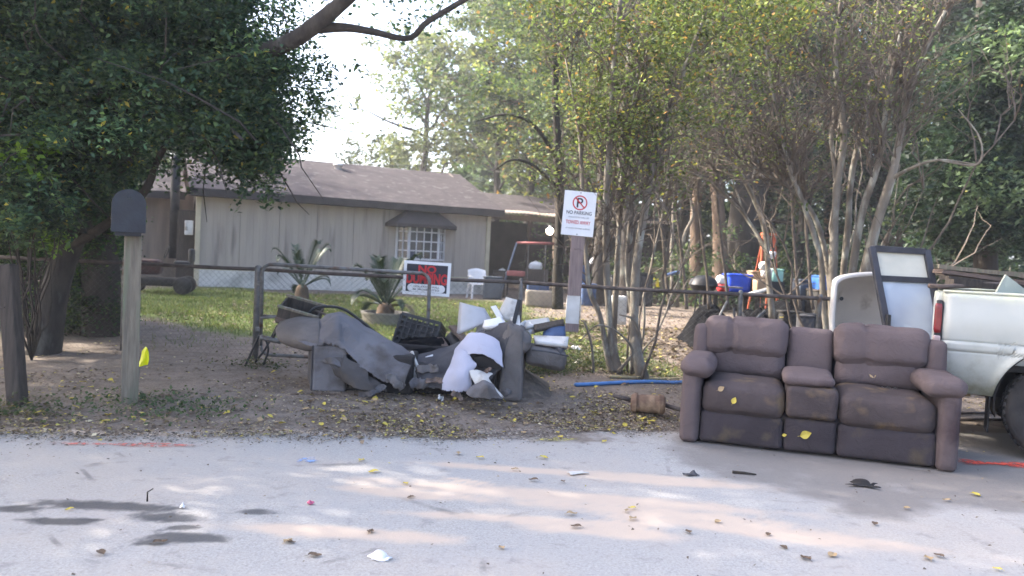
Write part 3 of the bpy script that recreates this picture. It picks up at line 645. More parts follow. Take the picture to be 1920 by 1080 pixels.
broad_tree('pale tree with a wide crown between roof ridge and porch', bx(912, 38), 38, 15, 3.4, 'pale', 12, 6200, .30, .2, .35, 11, 4, .75, 'bark_dark')
broad_tree('olive tree rising just behind the porch roof', bx(985, 36), 36, 14, 3.4, 'olive', 13, 7000, .28, .2, .3, 12, 4, .75)
broad_tree('low bushy tree showing over the roof beside the sky gap', bx(650, 46), 46, 6.2, 2.2, 'pale', 14, 2200, .30, .14, .3, 8, 3, .6)
broad_tree('small bushy tree peeping over the roof ridge', bx(735, 50), 50, 8.6, 2.6, 'pale', 15, 2800, .30, .14, .3, 8, 3, .6)
gw = 'woodland trees behind the yard'
wood_list = [(1040,34,15,3.8,'wood',.2),(1090,33,14,3.6,'wood',.22),(1165,29,12,3.2,'wood',.18),(1235,36,15,3.8,'wood',.24),(1290,30,13,3.2,'olive',.20),(1345,40,16,4.0,'wood',.25),(1440,33,14,3.6,'wood',.20),(1500,27,12,3.4,'dark',.2),(1560,36,15,4.0,'wood',.2),(1640,30,14,3.6,'dark',.22),(1710,25,13,3.6,'dark',.22),(1790,32,15,4.0,'wood',.25),(1860,24,13,3.6,'dark',.22),(1960,22,13,3.6,'dark',.25),(2080,26,14,4.0,'dark',.25)]
wl = ['tall green tree between the slim trunk and the porch roof','tall olive tree directly behind the no parking sign','slim green tree beyond the porch end','tall green tree beyond the old board fence','loose yellowish tree above the brown trunk','high dark tree standing over the thick lit trunk','green tree above the orange ladder','short dense tree behind the forked stems','tall wood tree above the pale tub','dense dark tree behind the leaning storm door','thick dark evergreen rising behind the storm door top','tall loose tree far behind the lumber boards','dense dark evergreen above the pickup bed','dark evergreen beyond the pickup, cut by the picture edge','tall dark tree out past the pickup cab']
for (px, Y, h, s_, pal, tr), lb in zip(wood_list, wl):
    broad_tree(lb, bx(px, Y), Y, h, s_, pal, int(px), 15000, .20 if Y < 28 else .25, tr, .22 if pal == 'dark' else .34, 12, 4, .72, 'bark_brown' if pal == 'wood' else 'bark_dark', gw)
# trees beyond the house, behind the street oak
for px, Y, lb in [(90,36,'dark tree beyond the low wing of the house'),(260,40,'tall dark tree over the low wing roof'),(420,44,'dark tree mostly hidden by the oak crown')]:
    broad_tree(lb, bx(px, Y), Y, 13 if px < 400 else 9.5, 4, 'wood', int(px), 8000, .28, .25, .2, 12, 4, .8, group='trees beyond the house')
broad_tree('unseen oak added beside the lawn to dapple the sunlight on it', -14.5, 18.5, 11, 3.4, 'oak', 77, 9000, .22, .22, .35, 10, 4, .8, 'bark')  # out of view, put in for its dappled shade on the lawn
broad_tree('leafy tree past the mailbox side of the yard, outside the picture', -12.5, 12.5, 9, 3.0, 'oak', 78, 9000, .16, .2, .12, 12, 5, .8, 'bark_dark')
broad_tree('dark tree filling the yard corner, outside the picture', -17, 24, 11, 4.0, 'dark', 79, 9000, .22, .25, .1, 12, 4, .9, 'bark_dark')
# near evergreen wall at the picture's side
mg = np.array([bx(1850, 15), 15.0, .05]); rs = np.random.RandomState(31)
mag = thing('evergreen_tree', 'big glossy dark evergreen hanging over the lumber and the pickup', 'tree', mg)
o_part([(1850,610,15),(1845,420,15),(1835,200,15.2),(1850,-100,15.4)], [.24,.2,.17,.1], 20, 'trunk', 'bark_dark', mag, mg)
c5 = in_poly([(1720,150),(1800,60),(1990,-60),(1990,470),(1760,470),(1690,430),(1700,300)], 420, 13.4, 16.4, rs)
foliage('crown', c5, 75, rs.uniform(.28, .6, len(c5)), .15, 'dark', rs, mag, mg, .45, .35)
c6 = in_poly([(1835,60),(1930,60),(1930,180),(1860,160)], 12, 13.0, 13.6, rs); c6 = np.concatenate([c6, in_poly([(1800,320),(1930,310),(1930,400),(1820,390)], 16, 13, 13.6, rs)])
PAL['fresh'] = ([(.10,.145,.075),(.14,.19,.10),(.06,.09,.045)], [.4,.3,.3])
foliage('leafy_sprays', c6, 40, .35, .13, 'fresh', rs, mag, mg, .45, .25)
# low brush along the wood's edge
for px, Y, wd, h, pal, lb in [(1260,27,2.6,1.5,'wood','low green brush beside the old board fence'),(1420,24,3.0,1.9,'wood','leafy brush behind the orange ladder'),(1560,23,3.2,2.0,'dark','dark brush behind the forked stems'),(1700,20,3.4,2.1,'dark','dark brush behind the storm door'),(1850,18.5,3.4,2.0,'dark','dark brush behind the lumber boards'),(1130,31,2.2,1.6,'wood','green brush beyond the porch posts')]:
    x = bx(px, Y); b = np.array([x, Y, float(gz(x, Y))]); r_ = np.random.RandomState(int(px)); t = thing('shrub', lb, 'shrub', b, 0, 'brush along the edge of the wood')
    n = 110; cs = np.stack([r_.normal(0, wd*.5, n), r_.normal(0, .8, n), np.abs(r_.normal(h*.45, h*.35, n))], 1); foliage('foliage', cs, 42, r_.uniform(.2, .5, n), .15, pal, r_, t, (0, 0, 0), .5, .3)
    m = MB()
    for k in range(14):
        a = cs[r_.randint(n)]; m.tube(wig((a[0]*.6, a[1]*.6, -.05), a, 6, .08, r_), np.linspace(.03, .008, 6), 4, False)
    obj('stems', m, M['bark_pale'], t, kind='stuff')
# far woods closing the horizon
rs = np.random.RandomState(41); cs = []
for k in range(5200):
    a = rs.uniform(-.95, 1.0); d = rs.uniform(46, 74); x = d*math.tan(a) if abs(a) < 1.2 else 100
    px = 960+x/d*1500
    hmax = 15.5 if px > 860 or px < 470 else (4.0+.010*abs(px-640))
    cs.append((x, d, rs.uniform(.0, 1)**1.4*hmax*rs.uniform(.85, 1.05)+.3))
o = foliage('far_woods', np.array(cs), 22, rs.uniform(.9, 2.2, len(cs)), .8, 'wood', rs, None, (0, 0, 0), .6, .3); o['kind'] = 'stuff'
# ---- slim trunks and multi-stemmed crape myrtles along the fence
def multi_stem(name, label, basep, stems, seed, pal, crowns, twn, leaf=.055, group=None, barkm='bark_pale', ntip=1.0, tw=(.9, .5), trad=(.010, .005), par_r=None, t0=.45, per=1.0, zmin=2.3, extra=0):
    rs = np.random.RandomState(seed); b = np.asarray(basep, float); t = thing(name, label, 'tree', b, 0, group); tips = []; tm = MB()
    for k in range(extra):                              # thin suckers rising between the main stems
        p0 = np.array([rs.normal(0, .28), rs.normal(0, .18), -.03]); p1 = p0+np.array([rs.normal(0, .75), rs.normal(0, .4), rs.uniform(1.6, 4.2)])
        q = wig(p0, p1, 12, .045, rs); m = MB(); m.tube(q, np.linspace(.014, .005, 12)*rs.uniform(.8, 1.5), 5); obj('stem', m, M[barkm if k % 2 else 'twig'], t, True)
        twig_tree(q, rs, 0, tw, (5, 4), trad, tm, tips, .8, .35, 3, .45)
    for path, r in stems:
        q = pcurve(path, 26)-b; rr = np.interp(np.linspace(0, 1, 26), np.linspace(0, 1, len(r)), r)*(1+.08*vnoise(q, 6, seed))
        q = q+np.stack([vnoise(q, 3.5, seed+1), vnoise(q, 3.5, seed+2), 0*q[:, 0]], -1)*.012
        m = MB(); m.tube(q, rr, 7); obj('stem', m, M[barkm], t, True)
        if len(path) > 4 and q[-1, 2] > 1.6: twig_tree(q, rs, 0, tw, twn, trad, tm, tips, .75, .35, 3, t0)
    obj('twigs', tm, M['twig'], t, kind='stuff')
    tp = np.concatenate(tips) if tips else np.zeros((0, 3))
    cs = []
    if len(tp) and ntip:
        kp = (rs.uniform(size=len(tp)) < ntip) & (tp[:, 2] > zmin+rs.normal(0, .35, len(tp))); cs.append(tp[kp])
    for poly, n, Y0, Y1 in crowns: cs.append(in_poly(poly, n, Y0, Y1, rs)-b)
    cs = np.concatenate(cs); foliage('foliage', cs, 7*per, .17, leaf, pal, rs, t, (0, 0, 0), .55, .3)
    return t
# tall slim trunk behind the sign
b = np.array([P(1046, 560, 13.5)[0], 13.5, float(gz(0, 13.5))])
multi_stem('slim_tree', 'tall slim dark trunk rising behind the no parking sign', b,
  [([(1046,580,13.5),(1046,500,13.5),(1050,380,13.5),(1044,250,13.5),(1040,120,13.4),(1046,-60,13.4)], [.10,.085,.08,.07,.06,.05]),
   ([(1046,300,13.5),(1000,235,13.3),(950,215,13.2),(900,225,13.2)], [.04,.03,.02,.012]),
   ([(1044,350,13.5),(1000,310,13.2),(960,300,13),(925,320,13)], [.035,.025,.02,.012]),
   ([(1042,120,13.5),(1090,50,13.4),(1150,10,13.2)], [.04,.03,.02])], 51, 'olive',
  [([(900,0),(1130,-20),(1140,150),(1110,330),(1000,330),(930,260),(885,160)], 260, 12.4, 14.6)], (20, 7), .08, None, 'bark_dark', .22, (1.0, .55), (.012, .006), t0=.3, per=1.1)
fb = GZ(1172, 703)
multi_stem('crape_myrtle', 'multi-stemmed bare trunked shrub tree growing through the fence beside the no parking sign', fb,
  [([(1150,700,fb[1]),(1138,661,fb[1]),(1122,589,fb[1]-.05),(1104,545,fb[1]-.05),(1097,463,fb[1]),(1094,380,fb[1]),(1085,250,fb[1]+.1),(1060,110,fb[1]+.2)], [.045,.04,.035,.03,.028,.025,.02,.012]),
   ([(1160,702,fb[1]),(1146,640,fb[1]),(1138,560,fb[1]),(1136,430,fb[1]),(1140,300,fb[1]-.1),(1150,150,fb[1]-.2),(1165,-20,fb[1]-.2)], [.055,.05,.045,.042,.036,.03,.02]),
   ([(1155,690,fb[1]+.2),(1150,600,fb[1]+.2),(1158,480,fb[1]+.2),(1165,350,fb[1]+.2),(1190,200,fb[1]+.3),(1230,40,fb[1]+.4)], [.04,.038,.034,.03,.025,.015]),
   ([(1206,712,fb[1]-.15),(1190,640,fb[1]-.1),(1188,576,fb[1]),(1195,495,fb[1]),(1208,400,fb[1]),(1222,320,fb[1]),(1250,220,fb[1]),(1300,90,fb[1]),(1340,-40,fb[1])], [.085,.055,.05,.052,.048,.04,.034,.025,.015]),
   ([(1185,700,fb[1]+.1),(1184,600,fb[1]+.1),(1176,500,fb[1]+.1),(1182,380,fb[1]+.1),(1178,260,fb[1]+.1),(1200,120,fb[1])], [.035,.032,.028,.025,.02,.014]),
   ([(1195,700,fb[1]),(1200,640,fb[1]-.1),(1186,600,fb[1]-.2),(1160,590,fb[1]-.3)], [.03,.02,.014,.008]),
   ([(1160,695,fb[1]-.2),(1185,660,fb[1]-.3),(1160,625,fb[1]-.4),(1120,610,fb[1]-.4),(1085,640,fb[1]-.3)], [.018,.014,.012,.01,.008]),
   ([(1112,700,fb[1]-.3),(1108,650,fb[1]-.4),(1098,610,fb[1]-.4),(1090,600,fb[1]-.3)], [.016,.014,.012,.008])], 52, 'myrtle',
  [([(1010,-20),(1480,-40),(1500,120),(1400,220),(1300,250),(1240,300),(1130,330),(1060,230)], 470, fb[1]-1.0, fb[1]+1.6),
   ([(1210,-20),(1530,-20),(1520,70),(1230,110)], 260, fb[1]-1.2, fb[1]+.8)], (26, 8), .06, None, 'bark_pale', .22, (.9, .5), (.010, .005), per=1.6, extra=5)
cb = np.array([P(1578, 640, 9.6)[0], 9.6, float(gz(3.6, 9.6))]); Yc = 9.6
multi_stem('crape_myrtle', 'vase shaped cluster of grey stems behind the brown sofa', cb,
  [([(1552,640,Yc),(1545,560,Yc),(1540,480,Yc),(1512,400,Yc),(1480,320,Yc-.1),(1455,200,Yc-.2),(1430,60,Yc-.3)], [.04,.038,.035,.03,.026,.02,.012]),
   ([(1565,640,Yc),(1562,560,Yc-.1),(1566,450,Yc-.1),(1572,350,Yc-.1),(1584,250,Yc-.2),(1566,120,Yc-.2),(1580,-20,Yc-.2)], [.055,.055,.05,.045,.036,.028,.02]),
   ([(1578,640,Yc+.1),(1582,520,Yc+.1),(1592,420,Yc+.1),(1598,330,Yc+.1),(1625,200,Yc+.2),(1640,60,Yc+.3),(1650,-30,Yc+.3)], [.045,.042,.04,.034,.028,.02,.015]),
   ([(1585,640,Yc),(1600,500,Yc-.1),(1622,390,Yc-.2),(1650,300,Yc-.3),(1665,180,Yc-.4),(1690,60,Yc-.5)], [.055,.05,.045,.036,.026,.015]),
   ([(1592,640,Yc),(1608,560,Yc-.2),(1640,440,Yc-.3),(1672,335,Yc-.4),(1690,245,Yc-.4),(1720,130,Yc-.5),(1770,20,Yc-.6)], [.07,.062,.058,.05,.04,.028,.016]),
   ([(1560,640,Yc+.2),(1556,520,Yc+.3),(1534,420,Yc+.3),(1490,360,Yc+.3),(1440,330,Yc+.2),(1390,300,Yc)], [.04,.036,.032,.026,.02,.012]),
   ([(1600,640,Yc+.3),(1612,560,Yc+.3),(1650,470,Yc+.3),(1668,430,Yc+.2)], [.035,.03,.025,.018]),
   ([(1672,335,Yc-.4),(1710,315,Yc-.6),(1760,300,Yc-.8),(1832,308,Yc-1)], [.028,.02,.014,.008]),
   ([(1760,300,Yc-.8),(1832,308,Yc-1),(1838,260,Yc-1),(1800,205,Yc-1)], [.014,.012,.009,.005]),
   ([(1572,350,Yc-.1),(1560,260,Yc-.1),(1566,215,Yc-.1),(1545,150,Yc),(1500,60,Yc)], [.03,.026,.022,.018,.01])], 53, 'myrtle',
  [([(1330,-30),(1760,-30),(1740,60),(1600,130),(1420,160)], 150, Yc-1.3, Yc+1)], (25, 9), .055, None, 'bark_pale', .05, (.95, .5), (.012, .0055), t0=.5, per=1.4, extra=8)
b = np.array([P(1440, 560, 12)[0], 12.0, float(gz(3, 12))])
multi_stem('leaning_sapling', 'bare grey sapling leaning and forking over the junk heap', b,
  [([(1448,600,12),(1440,500,12),(1428,420,12),(1402,350,12),(1365,300,12),(1330,285,12)], [.05,.045,.042,.036,.026,.014]),
   ([(1436,470,12),(1405,420,12.1),(1385,390,12.1),(1330,340,12.2),(1270,315,12.2)], [.035,.03,.028,.02,.012]),
   ([(1402,350,12),(1415,320,12),(1408,290,12),(1370,275,12)], [.02,.016,.012,.008]),
   ([(1395,400,12.1),(1378,350,12.1),(1372,335,12.1)], [.018,.014,.008])], 54, 'olive', [([(1270,250),(1420,250),(1400,330),(1290,330)], 20, 11.6, 12.5)], (14, 7), .05, None, 'bark_pale', .04, (.9, .5), (.010, .005), t0=.35)
# bare brown twig thicket behind (dormant growth between the myrtles)
b = np.array([P(1330, 600, 13)[0], 13.0, float(gz(3, 13))]); rs = np.random.RandomState(61)
st = []
for px in (1235, 1268, 1310, 1345, 1480, 1505):
    st.append(([(px+20,580,13.5),(px+10,470,13.5),(px,330,13.5),(px-10+rs.uniform(-40,40),180,13.6),(px+rs.uniform(-60,60),20,13.7)], [.03,.026,.022,.016,.008]))
multi_stem('bare_thicket', 'thicket of thin brown leafless stems in the middle of the yard', b, st, 62, 'olive', [], (30, 11), .06, None, 'twig', .10, (1.2, .6), (.010, .006), t0=.35, per=.8)
# trunks in the yard: sunlit brown one with a massive dark neighbour, and thinner ones
def trunk_only(label, px, Y, path, r, barkm, seed, group=None, name='tree', pal='wood', cr=90):
    rs = np.random.RandomState(seed); b = np.array([P(px, 520, Y)[0], Y, float(gz(P(px, 520, Y)[0], Y))]); t = thing(name, label, 'tree', b, 0, group)
    q = pcurve([(a, c, Y) for a, c in path], 22)-b; q[0, 2] = -.05; m = MB(); m.tube(q, np.interp(np.linspace(0, 1, 22), np.linspace(0, 1, len(r)), r)*(1+.06*vnoise(q, 3, seed)), 9); obj('trunk', m, M[barkm], t, True)
    tm = MB(); tips = []; twig_tree(q, rs, 0, (1.6, .8), (12, 5), (.03, .012), tm, tips, .7, .3, 4, .6); obj('limbs', tm, M[barkm], t, kind='stuff')
    tp = np.concatenate(tips); foliage('crown', tp[rs.uniform(size=len(tp)) < .6], cr, .5, .16, pal, rs, t, (0, 0, 0), .55, .3)
trunk_only('thick brown trunk lit by the sun beside a massive dark one', 1352, 24, [(1352,530),(1350,450),(1346,380),(1340,300),(1345,150),(1335,-40)], [.26,.22,.19,.18,.15,.1], 'bark_brown', 71, cr=14)
trunk_only('massive almost black trunk in the middle of the yard', 1392, 25, [(1392,530),(1390,470),(1400,400),(1412,320),(1400,180),(1430,-20)], [.62,.50,.52,.48,.32,.2], 'bark_dark', 72, cr=14)
trunk_only('brown lit trunk with a dark base beside the board fence', 1306, 26, [(1306,525),(1305,460),(1303,400),(1310,300),(1300,100)], [.24,.18,.15,.12,.08], 'bark_brown', 73, cr=12)
trunk_only('thin yellow green trunk next to the board fence', 1262, 25, [(1261,535),(1260,470),(1262,420),(1266,360),(1285,250)], [.07,.065,.06,.05,.03], 'bark_pale', 74, cr=8)
trunk_only('thin leaning yellow green trunk beside the lit ones', 1285, 25, [(1274,500),(1284,440),(1300,400),(1290,340),(1300,200)], [.06,.055,.05,.045,.03], 'bark_pale', 75, cr=8)
trunk_only('grey trunk behind the multi-stemmed shrub tree', 1172, 21, [(1172,560),(1172,470),(1176,380),(1170,240),(1190,60)], [.26,.23,.22,.18,.12], 'bark', 76, pal='olive', cr=12)
trunk_only('dark trunk beyond the fence right of the sign board', 1128, 24, [(1124,550),(1126,470),(1132,390),(1128,240),(1110,40)], [.22,.2,.18,.15,.1], 'bark_dark', 78, pal='olive', cr=12)
# sago palms
def frond_mesh(mb, L, rise, az, rs, pairs=42, lw=.013, ll=.19):
    t = np.linspace(0, 1, 12); ca, sa = math.cos(az), math.sin(az); u = L*np.sin(t*1.35)/math.sin(1.35)*.92; z = rise*L*(np.sin(t*math.pi*.62))-.32*L*t**3*(1.35-rise)
    q = np.stack([ca*u, sa*u, z], 1); mb.tube(q, np.linspace(.018, .004, 12), 4, False)
    for k in range(pairs):
        f = .16+.82*k/pairs; p = np.array([np.interp(f, t, q[:, i]) for i in range(3)]); d = np.array([np.interp(min(1, f+.04), t, q[:, i]) for i in range(3)])-p; d /= np.linalg.norm(d)+1e-9
        sd = np.array([-sa, ca, 0]); l_ = ll*math.sin(math.pi*(.12+.86*f))*rs.uniform(.9, 1.1)
        for s_ in (-1, 1):
            e = p+(sd*s_*.8+d*.62+np.array([0, 0, .22]))*l_; wv = d*lw
            mb.add([p-wv, p+wv, e, ], [(0, 1, 2)])
M['sago'] = mat('sago_frond', (.022, .044, .022), (.034, .058, .028), 5, .5, spec=.35)
M['sago_dry'] = mat('sago_dry_frond', (.22, .19, .09), (.16, .13, .07), 5, .7)
def sago(label, px, py, Y, L, seed, rises):
    b = P(px, py, Y); b[2] = float(gz(b[0], Y)); t = thing('sago_palm', label, 'palm', b, 0, 'sago palms on the lawn'); rs = np.random.RandomState(seed)
    obj('trunk', MB().lathe([(.20, -.05), (.17, .15), (.15, .28), (.09, .36), (0, .37)], 12), M['bark_brown'], t, True)
    for k, rz_ in enumerate(rises):
        m = MB(); frond_mesh(m, L*rs.uniform(.85, 1.1), rz_, k*2.4+rs.uniform(-.3, .3), rs); o = obj('frond', m, M['sago_dry'] if rz_ < .2 and k % 2 else M['sago'], t); o.location = (0, 0, .30)
    return t, b
sago('sago palm by the wall with stiff upright fronds', 566, 556, 19.5, .78, 81, [1.45,1.4,1.3,1.25,1.1,1.35,1.0,.9,.5,.6,.35,1.2,1.15,.4,.12,.9])
s2, sb2 = sago('sago palm growing in a round planter near the gate', 722, 606, 14.2, .74, 82, [1.4,1.35,1.25,1.2,1.1,1.3,1.0,.9,.75,.5,.3,1.15,.35,.12,.1,.9])
M['planter'] = mat('planter_concrete', (.27, .25, .22), (.18, .17, .15), 4, .9, .3, 25); pl = thing('planter_ring', 'round pale concrete planter ring under the nearer sago palm', 'planter', sb2)
obj('rim', MB().lathe([(.40,-.02),(.42,.16),(.44,.20),(.38,.20),(.36,.10)], 28), M['planter'], pl, True)
obj('soil', MB().lathe([(.37,.10),(.2,.13),(0,.14)], 20), M['bark_dark'], pl, True)
# grass on the lawn
rs = np.random.RandomState(91); n = 90000; x = rs.uniform(-9.5, 3.2, n); y = 9+13*rs.uniform(0, 1, n)**1.25
keep = poly_sd(x, y, lawn)+.5*vnoise(np.stack([x, y], -1), 1.6, 21) < rs.normal(-.35, .45, n); x, y = x[keep], y[keep]; z = gz(x, y); n = len(x)
h = rs.uniform(.03, .085, n); a = rs.uniform(0, 6.28, n); wdt = .007; dx, dy = np.cos(a)*wdt, np.sin(a)*wdt; lx, ly = rs.normal(0, .025, n), rs.normal(0, .025, n)
V = np.stack([np.stack([x-dx, y-dy, z-.01], 1), np.stack([x+dx, y+dy, z-.01], 1), np.stack([x+lx, y+ly, z+h], 1)], 1)
me = bpy.data.meshes.new('lawn_grass'); me.vertices.add(3*n); me.vertices.foreach_set('co', V.astype(np.float32).ravel()); me.loops.add(3*n); me.loops.foreach_set('vertex_index', np.arange(3*n, dtype=np.int32))
me.polygons.add(n); me.polygons.foreach_set('loop_start', (np.arange(n)*3).astype(np.int32)); me.update(calc_edges=True)
ca = me.attributes.new('col', 'FLOAT_COLOR', 'POINT'); C4 = np.ones((n, 3, 4), np.float32); gc = np.array([(.098,.135,.04),(.13,.165,.05),(.075,.105,.036),(.20,.18,.08)])[rs.choice(4, n, p=[.36,.28,.2,.16])]; C4[:, :, :3] = gc[:, None]; ca.data.foreach_set('color', C4.ravel())
me.materials.append(M['leaf']); o = link(bpy.data.objects.new('lawn_grass', me)); o['kind'] = 'stuff'
# ---------------------------------------------------------------- chain link fence and loose gate
def fy(x): return np.interp(x, [-15, -.5, 2.2, 6], [9.05, 9.0, 8.55, 8.2])
RH = 1.10
f0, f1 = -15.0, 4.6
fence = thing('chain_link_fence', 'long rusty chain link fence between the yard and the road', 'fence', (0, 9, 0))
fo = np.array([0, 9, 0])
pxs = [bx(q, 9.0) for q in (-90, 232, 484)]+[bx(979, 8.85), bx(1396, 8.45), bx(1545, 8.4)]
pxs = [f0, -12.2, -9.4]+pxs+[f1]; pxs = sorted(set(pxs))
for a, b in zip(pxs[:-1], pxs[1:]):
    q = wig((a, fy(a), RH), (b, fy(b), RH), 9, .002, rs, .004); obj('top_rail', MB().tube(q-fo, .021, 8), M['rail'], fence, True)
for i, x in enumerate(pxs):
    y = float(fy(x)); z = float(gz(x, y)); rr = .037 if i == 5 else .024
    obj('post', MB().tube([(x, y-9, z-.1), (x, y-9, RH-.03), (x, y-9, RH+.03), (x, y-9, RH+.045)], [rr, rr, rr, rr*.5], 9), M['galv'], fence, True)
def link_mesh(a, b, z0f, z1, pt, d=.070, r=.0009):
    """woven diagonal wires of a chain link panel between run positions a and b"""
    m = MB(); H_ = z1; n = int((b-a+H_)/d)
    for s_ in (-1, 1):
        for k in range(n+1):
            u0 = a-(H_ if s_ > 0 else 0)+k*d; u1 = u0+s_*H_; lo, hi = (0, H_)
            p = []
            for tt in (0, .5, 1):
                u = u0+(u1-u0)*tt; p.append((u, H_*tt))
            us = [q[0] for q in p]
            t0, t1 = 0, 1
            if us[0] != us[-1]:
                ta, tb = (a-u0)/(u1-u0), (b-u0)/(u1-u0); t0, t1 = max(0, min(ta, tb)), min(1, max(ta, tb))
            if t1-t0 < .03: continue
            m.tube([pt(u0+(u1-u0)*t_, z0f+(H_-z0f)*t_) for t_ in np.linspace(t0, t1, 4)], r, 3, False)
    return m
for a, b in zip(pxs[:-1], pxs[1:]):
    m = link_mesh(a, b, .08, RH, lambda u, z: (u, float(fy(u))-9+.02+.012*math.sin(u*5), z)); obj('chain_link_mesh', m, M['wire'], fence, kind='stuff')
gb = GZ(486, 695); gY = 8.72
ga, gbx = P(492, 500, gY), P(806, 512, gY)
gate = thing('gate', 'loose tubular gate leaf with rounded corners leaning against the fence', 'gate', (ga[0], gY, 0)); go = np.array([ga[0], gY, 0])
x0, x1 = 0, gbx[0]-ga[0]; zt = 1.17; zb = .17; cr_ = .10
fr = [(x0, zb+cr_), (x0, zt-cr_)]+[(x0+cr_-cr_*math.cos(t_), zt-cr_+cr_*math.sin(t_)) for t_ in np.linspace(.2, 1.37, 5)]+[(x0+cr_, zt), (x1-cr_, zt-.02)]+[(x1-cr_+cr_*math.sin(t_), zt-.02-cr_+cr_*math.cos(t_)) for t_ in np.linspace(.2, 1.37, 5)]+[(x1, zt-.02-cr_), (x1, zb+cr_)]+[(x1-cr_+cr_*math.cos(t_), zb+cr_-cr_*math.sin(t_)) for t_ in np.linspace(.2, 1.37, 5)]+[(x1-cr_, zb), (x0+cr_, zb)]+[(x0+cr_-cr_*math.sin(t_), zb+cr_-cr_*math.cos(t_)) for t_ in np.linspace(.2, 1.37, 5)]+[(x0, zb+cr_)]
obj('gate_frame', MB().tube([(u, 0.05*(1-z/zt), z) for u, z in fr], .020, 8), M['galv'], gate, True)
obj('cross_bar', MB().tube([(x0, .03, .60), (x0+.30, .03, .605)], .014, 7), M['galv'], gate, True)
obj('chain_link_mesh', link_mesh(x0+.02, x1-.02, zb, zt-.03, lambda u, z: (u, .02, z)), M['wire'], gate, kind='stuff')
for z in (.45, .95): obj('hinge', MB().box((x0-.03, .02, z), (.05, .05, .05)), M['galv'], gate, bevel=.008)
# ---------------------------------------------------------------- signs
fc = bpy.data.curves
def text_obj(name, s, size, M4, mt, parent, width=None, ext=.001, bold=.012):
    c = fc.new(name, 'FONT'); c.body = s; c.size = size; c.align_x = 'CENTER'; c.align_y = 'CENTER'; c.extrude = ext; c.offset = size*bold
    o = bpy.data.objects.new(name+'_tmp', c); link(o); bpy.context.view_layer.update()
    me = bpy.data.meshes.new_from_object(o.evaluated_get(bpy.context.evaluated_depsgraph_get())); bpy.data.objects.remove(o); fc.remove(c)
    co = np.array([v.co for v in me.vertices]); wd = co[:, 0].max()-co[:, 0].min(); cx = (co[:, 0].max()+co[:, 0].min())/2; cy = (co[:, 1].max()+co[:, 1].min())/2
    k = (width/wd) if width else 1
    for v in me.vertices:
        v.co = M4 @ Vector(((v.co.x-cx)*k, v.co.y-cy, v.co.z))
    me.name = name; me.materials.clear(); return obj(name, me, mt, parent)
FACE = Matrix(((1, 0, 0, 0), (0, 0, -1, 0), (0, 1, 0, 0), (0, 0, 0, 1)))       # xy plane -> upright, facing -Y
def face(x, y, z): return Matrix.Translation((x, y, z)) @ FACE
# wooden board hung on the fence with the no parking sign at its top
Yb = 8.62; tp, bt = P(1084, 440, Yb), P(1072, 622, Yb); mid = (tp+bt)/2
bd = thing('sign_board', 'leaning brown board on the fence, its lower end painted white, under the no parking sign', 'board', bt)
up = (tp-bt); Lb = np.linalg.norm(up); lean = math.atan2(up[0], up[2])
Lt = Lb+.32; RM = roty(lean)
obj('plank', MB().box(RM @ np.array((0, 0, Lt/2)), (.145, .04, Lt), RM), M['post_brown'], bd, bevel=.005)
obj('painted_patch', MB().box(RM @ np.array((-.004, -.004, .24)), (.140, .040, .30), RM), M['white_dirty'], bd)
c0 = P(1085.5, 400.5, Yb-.03); sg = thing('no_parking_sign', 'white no parking sign with red circle on top of the brown board', 'sign', c0); sg.rotation_euler = (0, R(2.0+.6), 0)
obj('panel', MB().box((0, 0, 0), (.345, .006, .475)), M['white_paint'], sg, bevel=.002)
m = MB(); ring = [(.079*math.cos(a), .079*math.sin(a)) for a in np.linspace(0, 2*math.pi, 41)]; rin = [(.066*math.cos(a), .066*math.sin(a)) for a in np.linspace(0, 2*math.pi, 41)]
m.grid(np.array([[(x, -.0045, z+.115) for x, z in ring], [(x, -.0045, z+.115) for x, z in rin]]), True); obj('prohibition_ring', m, M['red'], sg, solid=.001)
obj('prohibition_slash', MB().bar((-.050, -.0062, .165), (.050, -.0062, .065), .013, .001, (0, 1, 0)), M['red'], sg)
text_obj('letter_p', 'P', .145, face(0, -.0045, .115), M['ink'], sg)
text_obj('lettering', 'NO PARKING', .052, face(0, -.0045, .008), M['ink'], sg, .27)
text_obj('lettering', 'VIOLATORS WILL BE', .022, face(0, -.0045, -.042), M['ink_grey'], sg, .22)
text_obj('lettering', 'TOWED AWAY', .054, face(0, -.0045, -.095), M['red'], sg, .265)
text_obj('lettering', "AT VEHICLE OWNER'S EXPENSE", .020, face(0, -.0045, -.160), M['ink_grey'], sg, .26)
for sx, sz in ((0, .222), (0, -.222)): obj('screw', MB().lathe([(0, .004), (.006, .003), (.007, 0)], 8, (sx, -.003, sz), rotx(R(90))), M['galv'], sg)
Ys = 8.90; a, b = P(757.5, 488.5, Ys), P(843, 556, Ys); c0 = (a+b)/2; sw, sh = b[0]-a[0], a[2]-b[2]
ds = thing('no_dumping_sign', 'white bordered black sign with big red lettering wired to the fence', 'sign', c0); ds.rotation_euler = (0, R(1.2), 0)
obj('panel', MB().box((0, 0, 0), (sw, .006, sh)), M['white_paint'], ds, bevel=.002)
obj('black_field', MB().box((0, -.0042, 0), (sw*.87, .002, sh*.82)), M['ink'], ds)
text_obj('lettering', 'NO', sh*.30, face(0, -.0062, sh*.27), M['red'], ds, sw*.38, .001, .035)
text_obj('lettering', 'DUMPING', sh*.42, face(0, -.0062, -.002), M['red'], ds, sw*.86, .001, .04)
m = MB(); pw_, ph_ = sw*.40, sh*.115; pill = [(pw_-ph_+ph_*math.cos(t_), ph_*math.sin(t_)) for t_ in np.linspace(-1.57, 1.57, 9)]+[(-pw_+ph_+ph_*math.cos(t_), ph_*math.sin(t_)) for t_ in np.linspace(1.57, 4.71, 9)]
